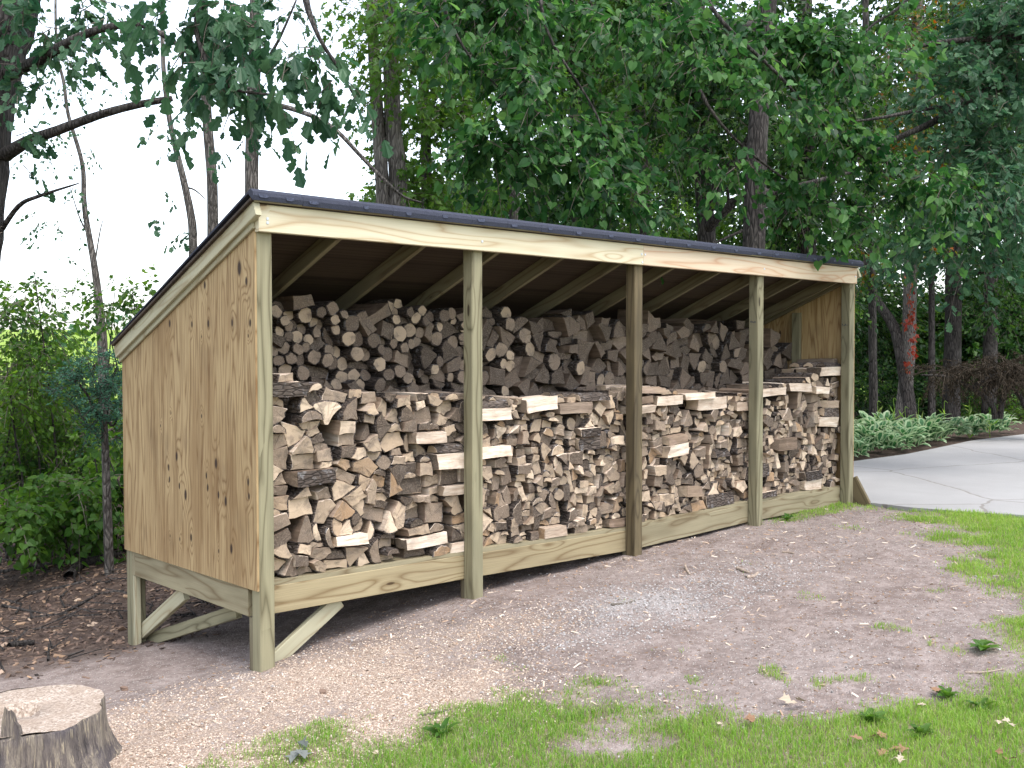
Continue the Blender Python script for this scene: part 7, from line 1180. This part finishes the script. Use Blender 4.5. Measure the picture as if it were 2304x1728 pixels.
for k, (a_, b_, r, lb) in enumerate([((90, 1207), (166, 1197), .055, 'thick dark fallen log piece in the left litter'), ((165, 1205), (250, 1187), .045, 'grey fallen branch touching the thick dark log piece'), ((175, 1225), (262, 1203), .045, 'second grey fallen branch lying parallel nearer the shed'), ((0, 1240), (130, 1218), .022, 'long thin fallen branch at the left edge of the litter'),
                                     ((5, 1310), (110, 1330), .012, 'thin stick pointing towards the stump'), ((130, 1330), (215, 1285), .012, 'thin stick slanting up towards the rear post'), ((20, 1400), (75, 1388), .022, 'short rotten branch piece nearest the left edge'), ((60, 1290), (185, 1262), .016, 'curved stick crossing the middle of the litter'), ((150, 1255), (180, 1225), .05, 'upright-cut dark bark chunk beside the grey branches')]):
    stick(gp(*a_), gp(*b_), r, lb, 'tbark', group=GB, seed=k)
for k, (a_, b_, r, lb) in enumerate([((1078, 1463), (1140, 1449), .006, 'pale thin stick lying on the dirt below the second post'), ((905, 1552), (975, 1538), .007, 'brown stick at the edge of the lawn'), ((1592, 1232), (1618, 1240), .012, 'pale split stick near the fourth post, left one'), ((1612, 1248), (1638, 1241), .012, 'pale split stick near the fourth post, right one'), ((1320, 1310), (1372, 1303), .009, 'brown stick lying in front of the third post'),
                                     ((2085, 1450), (2170, 1446), .005, 'thin pale stick near the right lawn edge'), ((1690, 1196), (1715, 1199), .010, 'orange chip of wood beside the fourth post'), ((1480, 1225), (1490, 1240), .011, 'pale splinter by the rim joist right of the third post')]):
    stick(gp(*a_), gp(*b_), r, lb, 'twig' if 'brown' in lb else 'sawdust', 'stick', 'stick', 'sticks on the bare dirt', .008, k+30)
def chunk(u, v, s, label, mat, seed):
    r = random.Random(seed); x, y = gp(u, v); V = []; 
    for z in (0, 1):
        for i in range(6):
            a_ = i*1.047+r.uniform(-.3, .3); V.append((s*math.cos(a_)*r.uniform(.8, 1.3), s*.6*math.sin(a_)*r.uniform(.7, 1.2), z*s*r.uniform(.35, .6)))
    o = link('wood_chunk', pymesh('wood_chunk', V, [tuple(range(6))[::-1], tuple(range(6, 12))]+[(i, (i+1) % 6, (i+1) % 6+6, i+6) for i in range(6)]), None, M[mat]); o.location = (x, y, float(gz(x, y))); o.rotation_euler.z = r.uniform(0, 3)
    return tag(o, label, 'wood chunk')
chunk(1356, 1206, .035, 'pale broken wood chunk at the foot of the third post', 'sawdust', 1)
chunk(697, 1497, .03, 'reddish brown bark bits below the first post', 'litter', 2); chunk(268, 1492, .03, 'brown bark chunk between stump and first post', 'litter', 3)
# dead leaves on the lawn
def dead_leaf(u, v, s, mat, label, seed):
    r = np.random.RandomState(seed); x, y = gp(u, v); n_ = 3
    o = leaf_mesh('dead_leaf', np.array([[0, 0, .02]])+r.randn(n_, 3)*[s*.3, s*.3, .004], np.stack([np.cos(r.rand(n_)*6), np.sin(r.rand(n_)*6), r.randn(n_)*.2], 1), np.array([[0, 0, 1.]])+r.randn(n_, 3)*.6, np.full(n_, s*.7), T_MAPLE, M[mat])
    o.location = (x, y, float(gz(x, y))+.015); return tag(o, label, 'dead leaf', 'dead leaves on the lawn')
M['dl1'] = flat('pale_dead_leaf', (.34, .28, .21)); M['dl2'] = flat('brown_dead_leaf', (.20, .115, .065)); M['dl3'] = flat('grey_bark_flake', (.13, .14, .13))
for k, a_ in enumerate([(1712, 1533, .085, 'dl1', 'cream dead leaf lying on the dirt at the lawn edge'), (1880, 1608, .08, 'dl2', 'tan curled leaf, upper of the pair at the bottom right'), (1915, 1628, .08, 'dl2', 'tan curled leaf, lower of the pair at the bottom right'), (1940, 1648, .06, 'dl1', 'pale leaf below the tan curled pair'), (1555, 1580, .04, 'dl1', 'tiny white leaf scrap on the left lawn'), (1625, 1573, .07, 'dl2', 'orange-brown leaf in the grass left of the cream leaf'),
                        (2165, 1578, .05, 'dl1', 'white leaf scrap on the right lawn'), (2015, 1498, .06, 'dl2', 'brown leaf near the broad-leaved weeds'), (2180, 1660, .05, 'dl2', 'dark brown leaf at the lower right corner'), (1985, 1530, .04, 'dl1', 'white scrap beside a dandelion rosette'), (648, 1645, .13, 'dl3', 'dark grey flat bark flake in the grass at the bottom left'), (816, 1638, .035, 'dl1', 'small white pebble-like leaf scrap at the bottom edge'), (2290, 1410, .05, 'dl1', 'pale leaf in the grass at the right edge'), (1900, 1320, .04, 'dl2', 'brown leaf on the dirt near the right lawn')]):
    dead_leaf(*a_, k)
# broad-leaved weeds
def weed(u, v, s, label, seed):
    r = np.random.RandomState(seed); x, y = gp(u, v); n_ = 13; az = np.arange(n_)*2.4+r.rand(n_)*.5
    o = leaf_mesh('weed', np.zeros((n_, 3))+r.randn(n_, 3)*.005, np.stack([np.cos(az), np.sin(az), r.uniform(.15, .9, n_)], 1), np.array([[0, 0, 1.]])+r.randn(n_, 3)*.2, s*r.uniform(.6, 1.1, n_), (TH, FH), [M['leaf_maple'], M['leaf_maple']], None, MH, .8); o.location = (x, y, float(gz(x, y))); return tag(o, label, 'weed', 'broad-leaved weeds in the thin grass')
for k, a_ in enumerate([(2122, 1408, .10, 'leafy weed at the edge of the right lawn'), (1878, 1560, .09, 'weed rosette just right of the cream dead leaf'), (1990, 1590, .09, 'bluish weed between the dead leaves and the lawn edge'), (2045, 1500, .08, 'weed in the thin grass on the right'), (955, 1596, .09, 'spiky weed at the left lawn edge'), (2120, 1530, .08, 'broad-leaved weed at the right lawn edge'), (1700, 1120, .10, 'grass-green weed clump right of the fourth post')]): weed(*a_, k)

# ------------------------------------------------------------------ grass
def grass(name, x0, x1, y0, y1, n, h, wdt, label, cut=.0):
    x = rs.uniform(x0, x1, n); y = rs.uniform(y0, y1, n); m = grass_mask(x, y); k = (rs.rand(n) < m) & ((x-CAM[0])*_F[0]+(y-CAM[1])*_F[1] > 2.2); x, y, m = x[k], y[k], m[k]; N = len(x)
    H = h*rs.uniform(.45, 1.25, N)*(.45+.6*m)*(.7+.7*fbm(x, y, 4, 3)); az = rs.rand(N)*6.283; ln_ = rs.uniform(.1, .75, N)
    d = np.stack([np.cos(az), np.sin(az), 0*az], 1); s = np.stack([-np.sin(az), np.cos(az), 0*az], 1); b0 = np.stack([x, y, gz(x, y)-.004], 1); z = np.array([0, 0, 1.])
    w1 = wdt*rs.uniform(.7, 1.3, N)[:, None]; p1 = b0+z*(H*.55)[:, None]+d*(H*ln_*.25)[:, None]; p2 = b0+z*(H*(1-.35*ln_))[:, None]+d*(H*ln_)[:, None]
    V = np.stack([b0-s*w1, b0+s*w1, p1+s*w1*.8, p1-s*w1*.8, p2], 1).reshape(-1, 3)
    loops = (np.array([0, 1, 2, 3, 3, 2, 4])[None]+5*np.arange(N)[:, None]).ravel(); tot = np.tile([4, 3], N); st = np.concatenate([[0], np.cumsum(tot)[:-1]])
    return tag(link(name, np_mesh(name, V, loops, st, tot), None, M['grass']), label, 'grass', None, 'stuff')
grass('lawn_grass', -1.6, 3.6, -3.6, -.6, 230000, .042, .0016, 'short patchy green lawn grass in front of the bare dirt')
grass('lawn_grass', 3.2, 7.0, -4.6, .3, 130000, .045, .0022, 'green lawn grass between the dirt and the driveway')
grass('grass_tufts', .2, 6.2, -2.4, -.05, 26000, .04, .0018, 'thin stray tufts of grass on the dirt along the shed')
